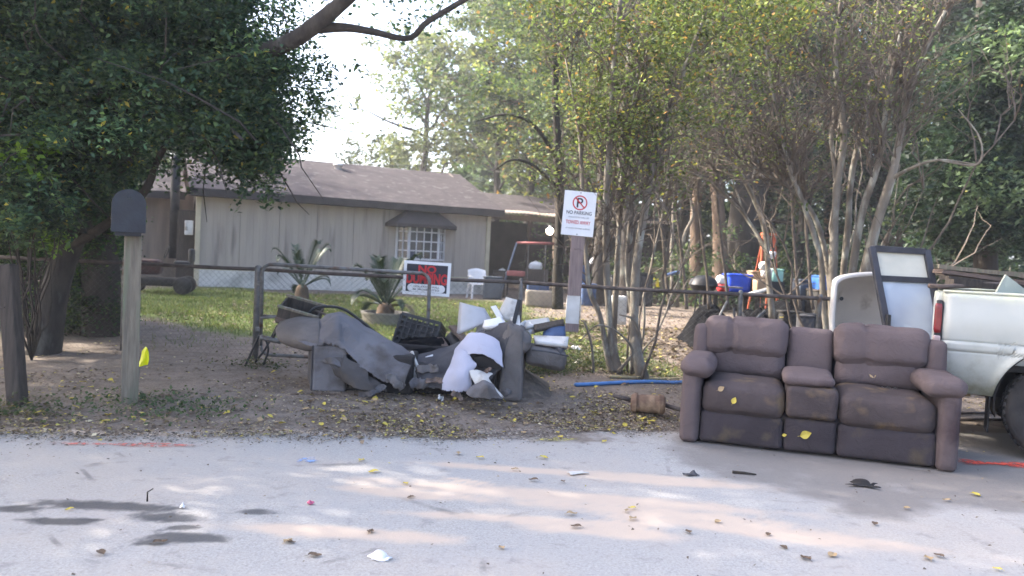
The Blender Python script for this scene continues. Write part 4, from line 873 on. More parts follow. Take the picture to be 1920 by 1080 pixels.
m.prism([(x, z-sh*.29) for x, z in pill], -.0070, -.0045, 1); obj('white_pill', m, M['white_paint'], ds)
text_obj('lettering', 'VIOLATORS WILL', sh*.075, face(0, -.0076, -sh*.25), M['ink'], ds, sw*.56)
text_obj('lettering', 'BE PROSECUTED', sh*.075, face(0, -.0076, -sh*.335), M['ink'], ds, sw*.56)
# ---------------------------------------------------------------- mailbox, posts, flag
mb_ = GZ(243, 757); mY = mb_[1]
mail = thing('mailbox', 'dark slate mailbox with arched top on a weathered square wooden post', 'mailbox', mb_, math.atan2(.475, 1))
t1 = P(250, 438, mY)-mb_
s_ = mY/F; wpx = 55*s_; hpx = 78*s_
obj('post', MB().bar((0, .05, -.15), (t1[0], .05, t1[2]), 30*s_, 30*s_, (0, 1, 0)), M['wood'], mail, bevel=.006)
def arch(w_, h_, n=12): return [(-w_/2, 0), (w_/2, 0)]+[(w_/2*math.cos(t_), h_-w_/2+w_/2*math.sin(t_)) for t_ in np.linspace(0, math.pi, n)]
ap_ = [(x+t1[0]-.03*0, z+t1[2]+.012) for x, z in arch(wpx, hpx)]; cx_ = t1[0]-.035
ap_ = [(x-.035, z) for x, z in ap_]
obj('box', MB().prism(ap_, -.10, .38), M['slate'], mail, bevel=.006)
ap2 = [((x-cx_)*1.05+cx_, (z-t1[2]-.012)*1.02+t1[2]+.006) for x, z in ap_]
dr = obj('door', MB().prism(ap2, -.128, -.1025), M['slate'], mail, bevel=.004); obj('latch', MB().box((cx_, -.138, t1[2]+hpx*.86), (.035, .02, .03)), M['slate'], dr, bevel=.005)
obj('base_plate', MB().box((cx_, .12, t1[2]-.006), (wpx*.8, .46, .03)), M['black_metal'], mail)
pb = GZ(38, 757); q = P(6, 496, pb[1])-pb
pt = thing('wooden_post', 'dark weathered wooden post leaning at the verge beside the oak', 'post', pb)
obj('shaft', MB().bar((0, 0, -.2), (q[0]-.0, .05, q[2]), .115, .115, (0, 1, 0)), M['wood_dark'], pt, bevel=.012)
obj('staple', MB().tube([(q[0]*.7-.02, -.07, q[2]*.7), (q[0]*.7-.02, -.085, q[2]*.7), (q[0]*.7+.02, -.085, q[2]*.7), (q[0]*.7+.02, -.07, q[2]*.7)], .004, 5), M['rail'], pt)
fb_ = GZ(259, 735); fb_[1] += 0
fl_ = thing('marker_flag', 'bright yellow survey flag on a thin wire behind the mailbox post', 'flag', fb_); fY = fb_[1]
q = rel(pcurve([(259, 742, fY), (261, 700, fY), (272, 655, fY)], 8), fb_); obj('wire_stake', MB().tube(q, .0022, 5), M['galv'], fl_)
M['flag'] = leaf_mat('flag_plastic', .45, .4)
A = sheet([[(273, 649, fY), (276, 652, fY-.02), (278, 660, fY)], [(265, 662, fY), (271, 668, fY-.03), (278, 682, fY)], [(258, 689, fY), (263, 688, fY-.02), (272, 685, fY)]], 8, 8, .003, 30, 3, fb_)
mm = MB().grid(A).mesh('flag_sheet'); ca = mm.attributes.new('col', 'FLOAT_COLOR', 'POINT'); ca.data.foreach_set('color', np.tile((.78, .80, .02, 1), (len(mm.vertices), 1)).astype(np.float32).ravel()); mm.materials.append(M['flag'])
obj('flag_sheet', mm, None, fl_, True)
# ---------------------------------------------------------------- brown reclining loveseat
M['suede'] = mat('brown_suede', (.134, .103, .103), (.098, .076, .077), 2.2, .93, .35, 160, c3=(.062, .043, .045), c3at=.60, c3scale=1.6, spec=.12, wrinkle=.22)  # lighter copy: sky light on backs and arms put into the colour
M['suede_dirty_shade'] = mat('stained_shaded_suede', (.080, .063, .063), (.055, .044, .044), 3.5, .93, .35, 160, c3=(.14, .10, .065), c3at=.60, c3scale=4.5, spec=.12, wrinkle=.22)  # darker copy for the seats: painted shade plus blotchy stains
M['suede_low'] = mat('shaded_suede', (.057, .047, .052), (.041, .034, .038), 3.0, .9, .35, 160, c3=(.085, .066, .05), c3at=.64, c3scale=5, spec=.15, wrinkle=.22)  # darkest copy: shade of the low parts put into the colour
SL = GZ(1272, 829); SR = GZ(1796, 889); SL[2] = SR[2] = 0; d = SR-SL; SW = np.linalg.norm(d[:2]); sr = math.atan2(d[1], d[0])
sofa = thing('loveseat', 'stained brown reclining loveseat with centre console dumped at the road edge', 'sofa', (SL[0], SL[1], .0), sr)
k = SW/1.90
ax0, ax1 = .14*k, SW-.135*k; cx0, cx1 = .75*k, 1.115*k
def cush(nm, x0, x1, y0, y1, z0, z1, r, mt='suede', puff=(0, 0, 0), grooves=(), noise=.006, n=14, seed=0, tilt=0, gd=.012, par=None):
    m = MB(); m.rbox((0, 0, 0), (x1-x0, y1-y0, z1-z0), r, n, puff, grooves, noise, seed, rotx(tilt) if tilt else None, gd)
    c = np.array([(x0+x1)/2, (y0+y1)/2, (z0+z1)/2]); m.v = [tuple(np.array(q)+c) for q in m.v]
    return obj(nm, m, M[mt], par or sofa, True)
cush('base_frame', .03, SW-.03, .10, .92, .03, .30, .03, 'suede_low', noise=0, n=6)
for i, (a, b) in enumerate(((0, ax0), (ax1, SW))):
    cush('arm_panel', a, b, .0, .86, .0, .60, .045, 'suede', (.012, .018, 0), seed=i)
    mid_ = (a+b)/2; wv = .125
    cush('armrest', (-.015, SW-.265)[i], (.235, SW+.03)[i], -.05, .62, .53, .675, .070, 'suede', (.006, .02, .010), noise=.010, n=16, seed=20+i)
for i, (a, b) in enumerate(((ax0, cx0), (cx1, ax1))):
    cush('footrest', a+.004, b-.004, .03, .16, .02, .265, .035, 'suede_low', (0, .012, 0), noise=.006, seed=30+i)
    cush('seat_cushion', a+.002, b-.002, .0, .66, .245, .50, .085, 'suede_dirty_shade', (0, .022, .022), ((0, 0, .05),), .008, 18, 40+i, 0, .006)
    cush('lumbar_cushion', a+.012, b-.012, .52, .74, .46, .745, .085, 'suede', (0, .03, 0), ((0, -.33, .05), (0, .33, .05)), .008, 18, 50+i, -.16, .005)
    cush('headrest', a-(.030 if i == 0 else .008), b+(.004 if i == 0 else .014), .49, .80, .65, .966, .078, 'suede', (0, .03, .018), ((0, -.36, .035), (0, .30, .035)), .010, 24, 60+i, -.14, .016)
con = cush('console', cx0+.004, cx1-.004, .0, .64, .275, .515, .045, 'suede_dirty_shade', (0, .014, .0), (), .007, 14, 70)
cush('console_lid', cx0-.02, cx1-.03, .06, .60, .515, .60, .04, 'suede', (0, .01, .02), (), .008, 14, 71)
cush('console_kick_panel', cx0+.004, cx1-.004, .035, .16, .02, .27, .035, 'suede_low', (0, .012, 0), (), .006, 12, 72)
cush('console_back', cx0+.014, cx1-.014, .60, .80, .45, .915, .05, 'suede', (0, .015, 0), (), .007, 14, 73, -.10)
for i, (a, b) in enumerate(((.035, ax0+.02), (ax1-.01, SW-.01))):
    cush('wing', a, b, .50, .86, .45, .895, .05, 'suede', (.006, .008, 0), (), .006, 12, 80+i, -.06)
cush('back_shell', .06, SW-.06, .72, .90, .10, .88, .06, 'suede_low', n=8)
obj('torn_seam', MB().grid(np.array([[(cx1+.34+.018*i, .49-.02*j, .505+.004*j+.006*math.sin(i*2.1+j)) for j in range(4)] for i in range(7)])), M['white_dirty'], sofa, True)
# ---------------------------------------------------------------- pickup truck (rear end towards the sofa)
M['truck'] = mat('silver_paint', (.50, .53, .515), (.45, .48, .465), 1.5, .38, .02, 8, .15, c3=(.33, .36, .32), c3at=.62, c3scale=2.2, coat=.2)
tn = NT('grimy_silver_paint'); sepz = tn.n.new('ShaderNodeSeparateXYZ'); tn.l.new(tn.tc, sepz.inputs[0]); zz = sepz.outputs[2]
gm_ = tn.math('ADD', tn.math('MULTIPLY', tn.math('SUBTRACT', 1, tn.rng(zz, .40, .80)), .75), tn.math('MULTIPLY', tn.rng(tn.noise(5, 8, .7), .4, .75), .5))
gm_ = tn.math('MULTIPLY', gm_, tn.math('SUBTRACT', 1, tn.rng(zz, .60, 1.15))); top_ = tn.math('MULTIPLY', tn.rng(zz, 1.19, 1.27), tn.rng(tn.noise(6, 6, .7), .30, .6))
cc = tn.mix(tn.rng(tn.noise(1.4, 6, .6), .3, .7), (.43, .44, .415), (.375, .39, .365)); cc = tn.mix(tn.rng(tn.noise(16, 6, .75), .62, .74), cc, (.40, .42, .38)); cc = tn.mix(gm_, cc, (.17, .17, .115)); cc = tn.mix(tn.math('MULTIPLY', top_, .7), cc, (.56, .57, .38))
tn.l.new(cc, tn.b.inputs['Base Color']); tn.b.inputs['Roughness'].default_value = .42; tn.b.inputs['Coat Weight'].default_value = .15; M['truck'] = tn.m
tY = 6.4; tx = P(1763, 640, tY)[0]; wx = .86; WR = .385; TYAW = R(-26)
truck = thing('pickup_truck', 'old silver pickup with green grime on its flank backed up to the sofa', 'pickup', (tx, tY, 0), TYAW); tz = 0.0
BL = 2.05; TW = 1.95; ZT = 1.285; ZB = .47; AR = .47; AC = .43
def side(sy, nm):
    nx, nz = 64, 90; A = np.zeros((nx, nz, 3)); xs_ = np.unique(np.concatenate([np.linspace(0, BL, 90), wx+AR*np.cos(np.linspace(0, math.pi, 49)), [wx-AR-.001, wx+AR+.001]])); nx = len(xs_); A = np.zeros((nx, nz, 3))
    for i, x in enumerate(xs_):
        zb = ZB+(.03*(x/ .5) if x < .0 else 0); dx = x-wx
        if abs(dx) < AR: zb = max(ZB, AC+math.sqrt(max(0, AR*AR-dx*dx)))
        for j in range(nz):
            z = zb+(ZT-zb)*j/(nz-1); y = 0
            y -= .022*math.exp(-((z-1.02)/.16)**2); y += .016*math.exp(-((z-.885)/.008)**2)+.010*math.exp(-((z-.815)/.008)**2)-.014*(1 if .815 < z < .885 else 0)
            if z < .80: y += .10*((.80-z)/.35)**2
            if z > ZT-.05: y += .05*((z-ZT+.05)/.05)**2
            r_ = math.hypot(dx, z-AC)
            if x < BL: y -= .030*math.exp(-((r_-AR)/.045)**2)
            if x < .06: y += .05*((.06-x)/.06)**2
            A[i, j] = (x, sy*y, z)
    return A
def side_part(nm, off, sy):
    A = side(sy, nm); A[..., 1] += off; return obj(nm, MB().grid(A, sy < 0), M['truck'], truck, True, solid=.012)
side_part('bed_side', 0, 1); side_part('bed_side', TW, -1)
obj('bed_rail', MB().rbox((BL/2, .055, ZT-.004), (BL, .11, .022), .009, 6), M['truck'], truck, True)
obj('bed_rail', MB().rbox((BL/2, TW-.055, ZT-.004), (BL, .11, .022), .009, 6), M['truck'], truck, True)
obj('bed_floor', MB().box((BL/2, TW/2, .70), (BL, TW-.16, .05)), M['chassis'], truck)
obj('inner_bed_wall', MB().box((BL/2, .115, .98), (BL-.02, .012, .55)), M['truck'], truck); obj('inner_bed_wall', MB().box((BL/2, TW-.115, .98), (BL-.02, .012, .55)), M['truck'], truck)
tg = obj('tailgate', MB().rbox((-.012, TW/2, .94), (.07, TW-.26, .66), .02, 8), M['truck'], truck, True); obj('handle', MB().box((-.055, TW/2, 1.08), (.03, .20, .07)), M['black'], tg, bevel=.008)
obj('front_bed_wall', MB().box((BL-.02, TW/2, .98), (.03, TW-.22, .56)), M['truck'], truck)
M['tail_red'] = mat('red_lens', (.20, .012, .016), (.13, .010, .012), 20, .25, spec=.6); M['tail_clear'] = mat('clear_lens', (.45, .36, .35), (.35, .26, .26), 20, .25, spec=.6)
for yy in (.052, TW-.052):
    tl = obj('taillight', MB().rbox((-.020, yy, .975), (.055, .115, .46), .018, 6), M['black'], truck, True)
    obj('red_lens', MB().rbox((-.026, yy-(.012 if yy < 1 else -.012), 1.06), (.055, .105, .24), .015, 6), M['tail_red'], tl, True)
    obj('clear_lens', MB().rbox((-.026, yy-(.012 if yy < 1 else -.012), .875), (.055, .105, .10), .015, 6), M['tail_clear'], tl, True)
    obj('red_lens', MB().rbox((-.026, yy-(.012 if yy < 1 else -.012), .785), (.055, .105, .065), .015, 6), M['tail_red'], tl, True)
obj('rear_bumper', MB().rbox((-.12, TW/2, .58), (.16, TW-.1, .17), .03, 8), M['chrome'], truck, True)
# wheel wells, wheels, mud flap, chassis
for yy, sg_ in ((.06, 1), (TW-.06, -1)):
    a_ = np.linspace(-.25, math.pi+.25, 20); A = np.array([[(wx+(AR-.01)*math.cos(q), yy+sg_*o_, AC+(AR-.01)*math.sin(q)) for o_ in (-.04, .36)] for q in a_]); obj('wheel_well', MB().grid(A), M['chassis'], truck, True, solid=.01)
    obj('inner_fender', MB().box((wx, yy+sg_*.37, .70), (1.0, .02, .55)), M['chassis'], truck)
obj('mud_flap', MB().box((wx-AR-.015, .19, .36), (.012, .26, .36)), M['rubber'], truck)
obj('chassis_rail', MB().box((2.3, .55, .52), (5.0, .10, .16)), M['chassis'], truck); obj('chassis_rail', MB().box((2.3, TW-.55, .52), (5.0, .10, .16)), M['chassis'], truck)
obj('axle', MB().tube([(wx, .2, WR), (wx, TW-.2, WR)], .06, 10), M['chassis'], truck, True)
def wheel(x, y, sgn):
    q = Matrix.Rotation(R(90), 3, 'X'); prof = [(.20, -.10), (.30, -.125), (.355, -.125), (.378, -.10), (.385, -.06), (.385, .06), (.378, .10), (.355, .125), (.30, .125), (.20, .10)]
    w_ = obj('wheel', MB().lathe([(.0, .03), (.06, .055), (.10, .05), (.16, .02), (.19, .05), (.205, .105), (.215, .11), (.215, -.10)], 28, (0, 0, 0)), M['chrome'], truck, True)
    w_.location = (x, y, WR); w_.rotation_euler = (R(90)*sgn, 0, 0)
    obj('tyre', MB().lathe(prof, 36), M['rubber'], w_, True)
    tb = MB()
    for i in range(40):
        a = i*2*math.pi/40
        for zz_ in (-.07, 0, .07): tb.box((.385*math.cos(a+zz_), .385*math.sin(a+zz_), zz_), (.018, .032, .055), np.array(Matrix.Rotation(a+zz_, 3, 'Z')))
    obj('tyre_tread', tb, M['rubber'], w_)
    for i in range(8): obj('lug_nut', MB().lathe([(.012, 0), (.012, .025), (0, .03)], 6, (.075*math.cos(i*.785), .075*math.sin(i*.785), .045)), M['chrome'], w_)
for x in (wx, wx+3.3): wheel(x, .15, 1); wheel(x, TW-.15, -1)
# cab and bonnet, mostly outside the picture
cabp = [(BL+.02, .45), (BL+2.95, .45), (BL+2.95, 1.05), (BL+1.75, 1.15), (BL+1.15, 1.78), (BL+.25, 1.80), (BL+.02, 1.30)]
obj('cab', MB().prism(cabp, .03, TW-.03), M['truck'], truck, bevel=.04)
obj('side_window', MB().prism([(BL+.30, 1.22), (BL+1.45, 1.22), (BL+1.08, 1.70), (BL+.36, 1.70)], .022, .034), M['pane'], truck)
obj('rear_window', MB().box((BL+.118, TW/2, 1.56), (.03, TW*.7, .34), roty(R(24))), M['pane'], truck)
# ---------------------------------------------------------------- things round the truck
LY = 7.1
gl = 'old boards piled in the pickup bed'
lb = [((1752,499),(1990,526),.16,.035,7.15,'long grey board topmost on the pile in the pickup bed'),((1758,508),(1990,540),.15,.035,7.0,'brown board just under the topmost one in the pickup bed'),((1770,520),(1990,548),.15,.04,6.9,'dark rotten board near the bottom of the pickup load'),((1764,503),(1995,520),.14,.035,7.45,'board lying farthest back on the pickup load'),((1780,528),(1990,552),.12,.05,6.75,'short dark timber along the near side of the pickup bed'),((1762,512),(1980,534),.15,.04,7.3,'splintered board in the middle of the pickup load')]
for i, (a, b, w_, h_, Y, lab) in enumerate(lb):
    A, B = P(*a, Y), P(*b, Y+.05); o = thing('board', lab, 'board', A, 0, gl); d = B-A
    m = MB(); n = 14; q = wig((0, 0, 0), d, n, .004, rs); r_ = np.random.RandomState(i)
    for j in range(n-1): m.bar(q[j], q[j+1]+(q[j+1]-q[j])*.02, w_*r_.uniform(.93, 1.05), h_*r_.uniform(.85, 1.1), (0, .0, 1))
    obj('plank', m, M[['wood', 'wood_brown', 'wood_dark', 'wood', 'wood_dark', 'wood_dark'][i]], o)
for i, (z, Y) in enumerate(((.80, 6.8), (.95, 7.0), (1.10, 7.15))):
    o = thing('timber', ['square timber on the floor of the pickup bed', 'square timber second from the bed floor', 'square timber under the loose boards of the pickup'][i], 'timber', np.array((tx, tY, z))+rotz(TYAW) @ np.array((.10, .45+.2*i, 0)), TYAW, 'timbers stacked in the pickup bed')
    obj('beam', MB().box((.90, .15, 0), (1.7, .55, .145)), M['wood_dark'], o, bevel=.01)
o = thing('stick', 'round brown stick poking out over the pickup tailgate', 'stick', P(1742, 536, 6.6)); obj('shaft', MB().tube([(0, 0, 0), (.16, .05, .0), (.9, .3, .05)], [.018, .02, .022], 8), M['wood_brown'], o, True)
A = [P(1868, 549, 6.45), P(1886, 515, 6.5), P(1935, 552, 6.55)]
o = thing('sheet_panel', 'pale triangular panel corner sticking up from the pickup bed', 'panel', A[0]); q = [p-A[0] for p in A]; q.append(q[2]+np.array([.1, 0, -.4])); q.append(q[0]+np.array([.05, 0, -.4]))
m = MB(); m.add(q+[p+np.array([0, .02, 0]) for p in q], [(0, 1, 2, 3, 4), (9, 8, 7, 6, 5)]+[(i, 5+i, 5+(i+1) % 5, (i+1) % 5) for i in range(5)]); M['pale_green'] = mat('pale_board', (.42, .45, .38), (.33, .35, .29), 6, .8); obj('board', m, M['pale_green'], o)
# leaning storm door with dark frame
Yd = 6.9; TL, TR = P(1631, 463, Yd+.28), P(1740, 470, Yd+.28); BLc, BRc = P(1674, 690, Yd-.1), P(1780, 690, Yd-.1)
BLc = TL+(BLc-TL)*1.15; BRc = TR+(BRc-TR)*1.15
o = thing('storm_door', 'storm door with dark frame and milky glass leaning behind the sofa', 'door', (BLc+BRc)/2); lo = (BLc+BRc)/2
def dq(u, v, off=0): return (TL*(1-u)+TR*u)*(1-v)+(BLc*(1-u)+BRc*u)*v-lo+np.array([0, off, 0])
def dr_(nm, u0, v0, u1, v1, w_, t_=.05): obj(nm, MB().bar(dq(u0, v0), dq(u1, v1), w_, t_, (0, 1, 0)), M['door_frame'], o, bevel=.004)
M['door_frame'] = mat('dark_grey_frame', (.045, .045, .055), (.03, .03, .037), 8, .6)
dr_('stile', .03, 0, .03, 1, .055); dr_('stile', .97, 0, .97, 1, .055); dr_('rail', .06, .01, .94, .01, .055); dr_('rail', .06, .23, .94, .23, .05); dr_('rail', .06, .985, .94, .985, .12)
M['milky'] = mat('milky_glass', (.36, .40, .46), (.25, .28, .34), 1.7, .25, spec=.4, c3=(.47, .52, .58), c3at=.58, c3scale=2.2, detail=3); M['dirty_glass'] = mat('yellowed_glass', (.55, .52, .43), (.44, .42, .35), 3, .4, c3=(.14, .13, .12), c3at=.66, c3scale=5)
def pane_(nm, v0, v1, mt): A = np.array([[dq(u, v, .012) for v in (v0, v1)] for u in (.04, .96)]); obj(nm, MB().grid(A), mt, o, solid=.006)
pane_('glass_pane', .025, .215, M['dirty_glass']); pane_('glass_pane', .245, .97, M['milky'])
obj('handle', MB().box(dq(.03, .55, -.04), (.03, .05, .14)), M['black'], o, bevel=.006)
# pale bathtub tipped on its side
M['tub'] = mat('aged_enamel', (.60, .57, .54), (.50, .47, .45), 2, .45, .05, 20, c3=(.15, .12, .10), c3at=.64, c3scale=3)
Yt = 7.45
o = thing('bathtub', 'aged pale bathtub tipped on its side behind the sofa and storm door', 'bathtub', (P(1600, 600, Yt)[0], Yt, 0)); to = np.array([P(1600, 600, Yt)[0], Yt, 0])
def tubring(pts, dx=0, dy=0, sc_=1, n=36):
    q = np.array([P(a, b, Yt) for a, b in pts]); c = q.mean(0); q = np.concatenate([q, q[:1]]); q = catmull(q, n, 0); return (q-c)*sc_+c+np.array([dx, dy, 0])-to
outl = [(1562,545),(1566,524),(1590,514),(1640,510),(1700,515),(1715,560),(1712,640),(1690,680),(1600,685),(1566,670),(1558,610)]
rim_o, rim_i = tubring(outl), tubring(outl, 0, -.01, .90)
in1, in2 = tubring(outl, .06, .22, .74), tubring(outl, .10, .34, .52)
rb = tubring(outl, 0, .05, 1.0); ob = tubring(outl, .08, .36, .72)
inn = MB().grid(np.array([rim_i, (rim_i+in1)/2+np.array([0, .02, 0]), in1, in2, np.repeat(in2.mean(0)[None], 36, 0)])); obj('basin', inn, M['tub'], o, True)
obj('rim', MB().grid(np.array([rb, rim_o+np.array([0, .012, 0]), rim_o, (rim_o+rim_i)/2-np.array([0, .014, 0]), rim_i])), M['tub'], o, True)
obj('outer_shell', MB().grid(np.array([rb, (rb+ob)/2, ob, np.repeat(ob.mean(0)[None], 36, 0)]), True), M['tub'], o, True)
obj('drain', MB().lathe([(0, 0), (.016, .004), (.019, 0)], 12, P(1578, 560, Yt-.03)-to, rotx(R(90))), M['black_metal'], o)
# two dark rods beside the truck, on the ground
for i, (a, b, lab) in enumerate((((1786,778),(1900,776),'upper of two dark rods on the dirt under the pickup'),((1786,789),(1900,790),'lower of two dark rods on the dirt under the pickup'))):
    A, B = GZ(*a), GZ(*b); o = thing('rod', lab, 'rod', A, 0, 'dark rods under the pickup'); obj('shaft', MB().tube([np.array([0, 0, .015]), B-A+np.array([0, 0, .015])], .014, 7), M['rail'], o, True)
# ---------------------------------------------------------------- wrecked grey sofa and the rubbish heap
M['grey_fab'] = mat('grey_fabric', (.165, .157, .165), (.125, .118, .125), 2.2, .95, .3, 120, c3=(.085, .075, .07), c3at=.56, c3scale=3.2, spec=.08, wrinkle=.35, wscale=7)
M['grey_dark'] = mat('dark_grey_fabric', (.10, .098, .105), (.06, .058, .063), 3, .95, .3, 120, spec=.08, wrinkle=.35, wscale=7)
M['grey_brown'] = mat('soiled_grey_fabric', (.155, .140, .135), (.105, .096, .093), 4, .95, .3, 120, spec=.08, wrinkle=.35, wscale=7)
M['flap_brown'] = mat('shaded_flap_cloth', (.095, .085, .082), (.06, .055, .054), 4, .95, .3, 120, spec=.08)  # brown flaps darkened to stand in for the shaded gap under the cover
M['lining'] = mat('black_lining', (.022, .02, .021), (.035, .032, .031), 6, .95)  # this black also paints the dark of the hollows
M['lavender'] = mat('pale_sheet', (.46, .45, .53), (.37, .36, .43), 2.5, .9, .1, 60, c3=(.27, .25, .29), c3at=.62, c3scale=3)
g1 = GZ(560, 733); gs = thing('wrecked_sofa', 'wrecked grey sofa with torn fabric sagging between its two box arms', 'sofa', g1)
Y1 = g1[1]
def bxp(px0, px1, py0, py1, Y, dep, mt, nm, par, loc, bev=.02):
    a, b = P(px0, py1, Y), P(px1, py0, Y); a[2] = min(a[2], b[2]-.02); bb = MB().box(((a[0]+b[0])/2-loc[0], Y+dep/2-loc[1], (a[2]+b[2])/2-loc[2]), (b[0]-a[0], dep, b[2]-a[2])); return obj(nm, bb, M[mt], par, bevel=bev)
def cpart(nm, rows, nu, nv, mt, par, loc, noise=.012, ns=9, seed=0, th=.008, tear=.05): return obj(nm, MB().grid(sheet(rows, nu*2, nv*2, noise, ns, seed, loc, tear)), M[mt], par, True, solid=th)
# box arm that still stands, its side covered by a darker panel
a0, a1 = P(588, 640, Y1)[0]-g1[0], P(650, 640, Y1)[0]-g1[0]; hz_ = P(600, 648, Y1)[2]-g1[2]
arm = MB().add([(a0, 0, 0), (a1, .03, 0), (a1, .55, 0), (a0-.22, .75, 0), (a0, 0, hz_), (a1, .03, hz_), (a1, .55, hz_), (a0-.22, .75, hz_)], [(3, 2, 1, 0), (4, 5, 6, 7), (0, 1, 5, 4), (1, 2, 6, 5), (2, 3, 7, 6), (3, 0, 4, 7)])
obj('box_arm', arm, M['grey_fab'], gs, bevel=.02)
cpart('arm_roll', [[(528,600,Y1+.62),(560,592,Y1+.62),(604,600,Y1+.55)],[(520,612,Y1+.42),(556,603,Y1+.36),(602,603,Y1+.28)],[(519,626,Y1+.30),(556,618,Y1+.16),(602,616,Y1+.10)],[(526,640,Y1+.26),(560,638,Y1+.08),(602,636,Y1+.04)],[(542,648,Y1+.34),(568,655,Y1+.14),(602,654,Y1+.06)],[(556,646,Y1+.5),(576,656,Y1+.34),(602,654,Y1+.2)]], 16, 14, 'grey_brown', gs, g1, .010, 7, 3, .01, 0)
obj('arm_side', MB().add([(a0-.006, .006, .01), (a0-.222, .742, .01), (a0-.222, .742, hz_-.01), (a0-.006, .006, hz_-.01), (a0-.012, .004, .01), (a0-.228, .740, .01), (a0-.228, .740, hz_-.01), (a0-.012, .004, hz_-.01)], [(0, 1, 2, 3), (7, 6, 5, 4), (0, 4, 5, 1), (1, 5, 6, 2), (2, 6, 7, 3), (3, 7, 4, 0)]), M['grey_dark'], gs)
# cover hung over the arm and sagging down to the seat
cpart('torn_cover', [[(562,622,Y1+.30),(590,606,Y1+.34),(622,588,Y1+.36),(650,592,Y1+.40),(690,612,Y1+.40),(730,640,Y1+.36),(772,668,Y1+.25)],
  [(556,636,Y1+.10),(590,622,Y1+.12),(626,596,Y1+.16),(652,610,Y1+.12),(690,638,Y1+.14),(730,656,Y1+.14),(771,678,Y1+.12)],
  [(562,646,Y1+.02),(592,640,Y1+.02),(628,618,Y1-.02),(650,640,Y1+.02),(682,672,Y1+.0),(720,690,Y1+.02),(768,700,Y1+.02)],
  [(574,652,Y1+.0),(596,656,Y1-.02),(628,652,Y1-.03),(655,662,Y1-.04),(676,690,Y1-.05),(716,712,Y1-.04),(764,722,Y1-.03)]], 26, 50, 'grey_fab', gs, g1, .014, 9, 4)
cpart('torn_flap', [[(612,672,Y1-.04),(640,668,Y1-.02),(668,690,Y1+.0),(700,706,Y1+.0)],[(622,684,Y1-.07),(648,690,Y1-.06),(676,712,Y1-.06),(716,722,Y1-.05)],[(636,704,Y1-.03),(656,716,Y1-.08),(690,730,Y1-.09),(722,734,Y1-.05)]], 14, 22, 'flap_brown', gs, g1, .016, 12, 5)
cpart('torn_flap', [[(648,664,Y1-.05),(660,676,Y1-.03),(690,690,Y1-.02)],[(640,690,Y1-.09),(668,706,Y1-.10),(700,722,Y1-.09)],[(646,712,Y1-.05),(676,728,Y1-.12),(714,737,Y1-.08)]], 14, 18, 'flap_brown', gs, g1, .014, 12, 6)
cpart('torn_flap', [[(604,676,Y1-.035),(624,672,Y1-.05),(640,680,Y1-.06)],[(614,684,Y1-.05),(628,686,Y1-.09),(642,690,Y1-.08)]], 8, 12, 'grey_fab', gs, g1, .008, 14, 8)
bxp(640, 775, 668, 736, Y1+.10, .45, 'lining', 'dark_interior', gs, g1, .03)  # black block fills the hollow, its shade put into the colour
# seat wreck and second arm
cpart('seat_cloth', [[(772,668,Y1+.45),(830,655,Y1+.55),(880,630,Y1+.58),(930,612,Y1+.50),(958,604,Y1+.40)],[(776,690,Y1+.25),(830,680,Y1+.30),(880,660,Y1+.30),(930,636,Y1+.28),(962,612,Y1+.24)],[(782,712,Y1+.15),(830,708,Y1+.14),(880,692,Y1+.16),(925,668,Y1+.18),(950,640,Y1+.17)],[(790,732,Y1+.12),(830,734,Y1+.08),(876,730,Y1+.10),(915,715,Y1+.14),(938,690,Y1+.16)]], 22, 34, 'grey_dark', gs, g1, .014, 8, 9)
Y2 = Y1+.16; q0, q1 = P(926, 740, Y2), P(985, 612, Y2)
arm = MB(); b0, b1 = q0[0]-g1[0], q1[0]-g1[0]; z1 = q1[2]-g1[2]; z0 = float(gz(q0[0], Y2))-g1[2]
arm.add([(b0+.03, Y2-Y1, z0), (b1, Y2-Y1-.02, z0), (b1+.04, Y2-Y1+.6, z0), (b0, Y2-Y1+.6, z0), (b0+.10, Y2-Y1+.02, z1+.02), (b1-.02, Y2-Y1, z1-.05), (b1+.02, Y2-Y1+.6, z1-.05), (b0+.08, Y2-Y1+.6, z1)], [(3, 2, 1, 0), (4, 5, 6, 7), (0, 1, 5, 4), (1, 2, 6, 5), (2, 3, 7, 6), (3, 0, 4, 7)])
obj('box_arm', arm, M['grey_brown'], gs, bevel=.03)
obj('arm_roll', MB().rbox(P(968, 636, Y2+.30)-g1, (.26, .50, .16), .06, 14, (0, .02, .015), (), .016, 7, roty(R(24))), M['grey_brown'], gs, True)
bxp(775, 930, 690, 738, Y1+.22, .55, 'lining', 'dark_interior', gs, g1, .03)  # same black filling for the shaded hollow under the seat
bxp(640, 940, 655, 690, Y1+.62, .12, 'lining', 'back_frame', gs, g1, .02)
# low mound of rotten litter that carries the far side of the heap
mx0, mx1 = P(770, 690, 8.1)[0], P(1036, 690, 8.1)[0]; A = np.zeros((50, 26, 3))
for i in range(50):
    for j in range(26):
        u, v = i/49, j/25; x, y = mx0+(mx1-mx0)*u, Y1+.30+1.0*v; A[i, j] = (x, y, float(gz(x, y))-.03+.36*math.sin(math.pi*u)**.8*math.sin(math.pi*v)**.55)
A[..., 2] += (.05*vnoise(A, 6, 71)+.03*vnoise(A, 17, 72))*np.sin(np.linspace(0, math.pi, 50))[:, None]*np.sin(np.linspace(0, math.pi, 26))[None]
M['mound'] = mat('rotten_litter', (.13, .105, .088), (.08, .066, .055), 14, .95, .8, 30, c3=(.16, .13, .10), c3at=.6, c3scale=18)
obj('rubbish_mound', MB().grid(A), M['mound'], None, True, kind='stuff')
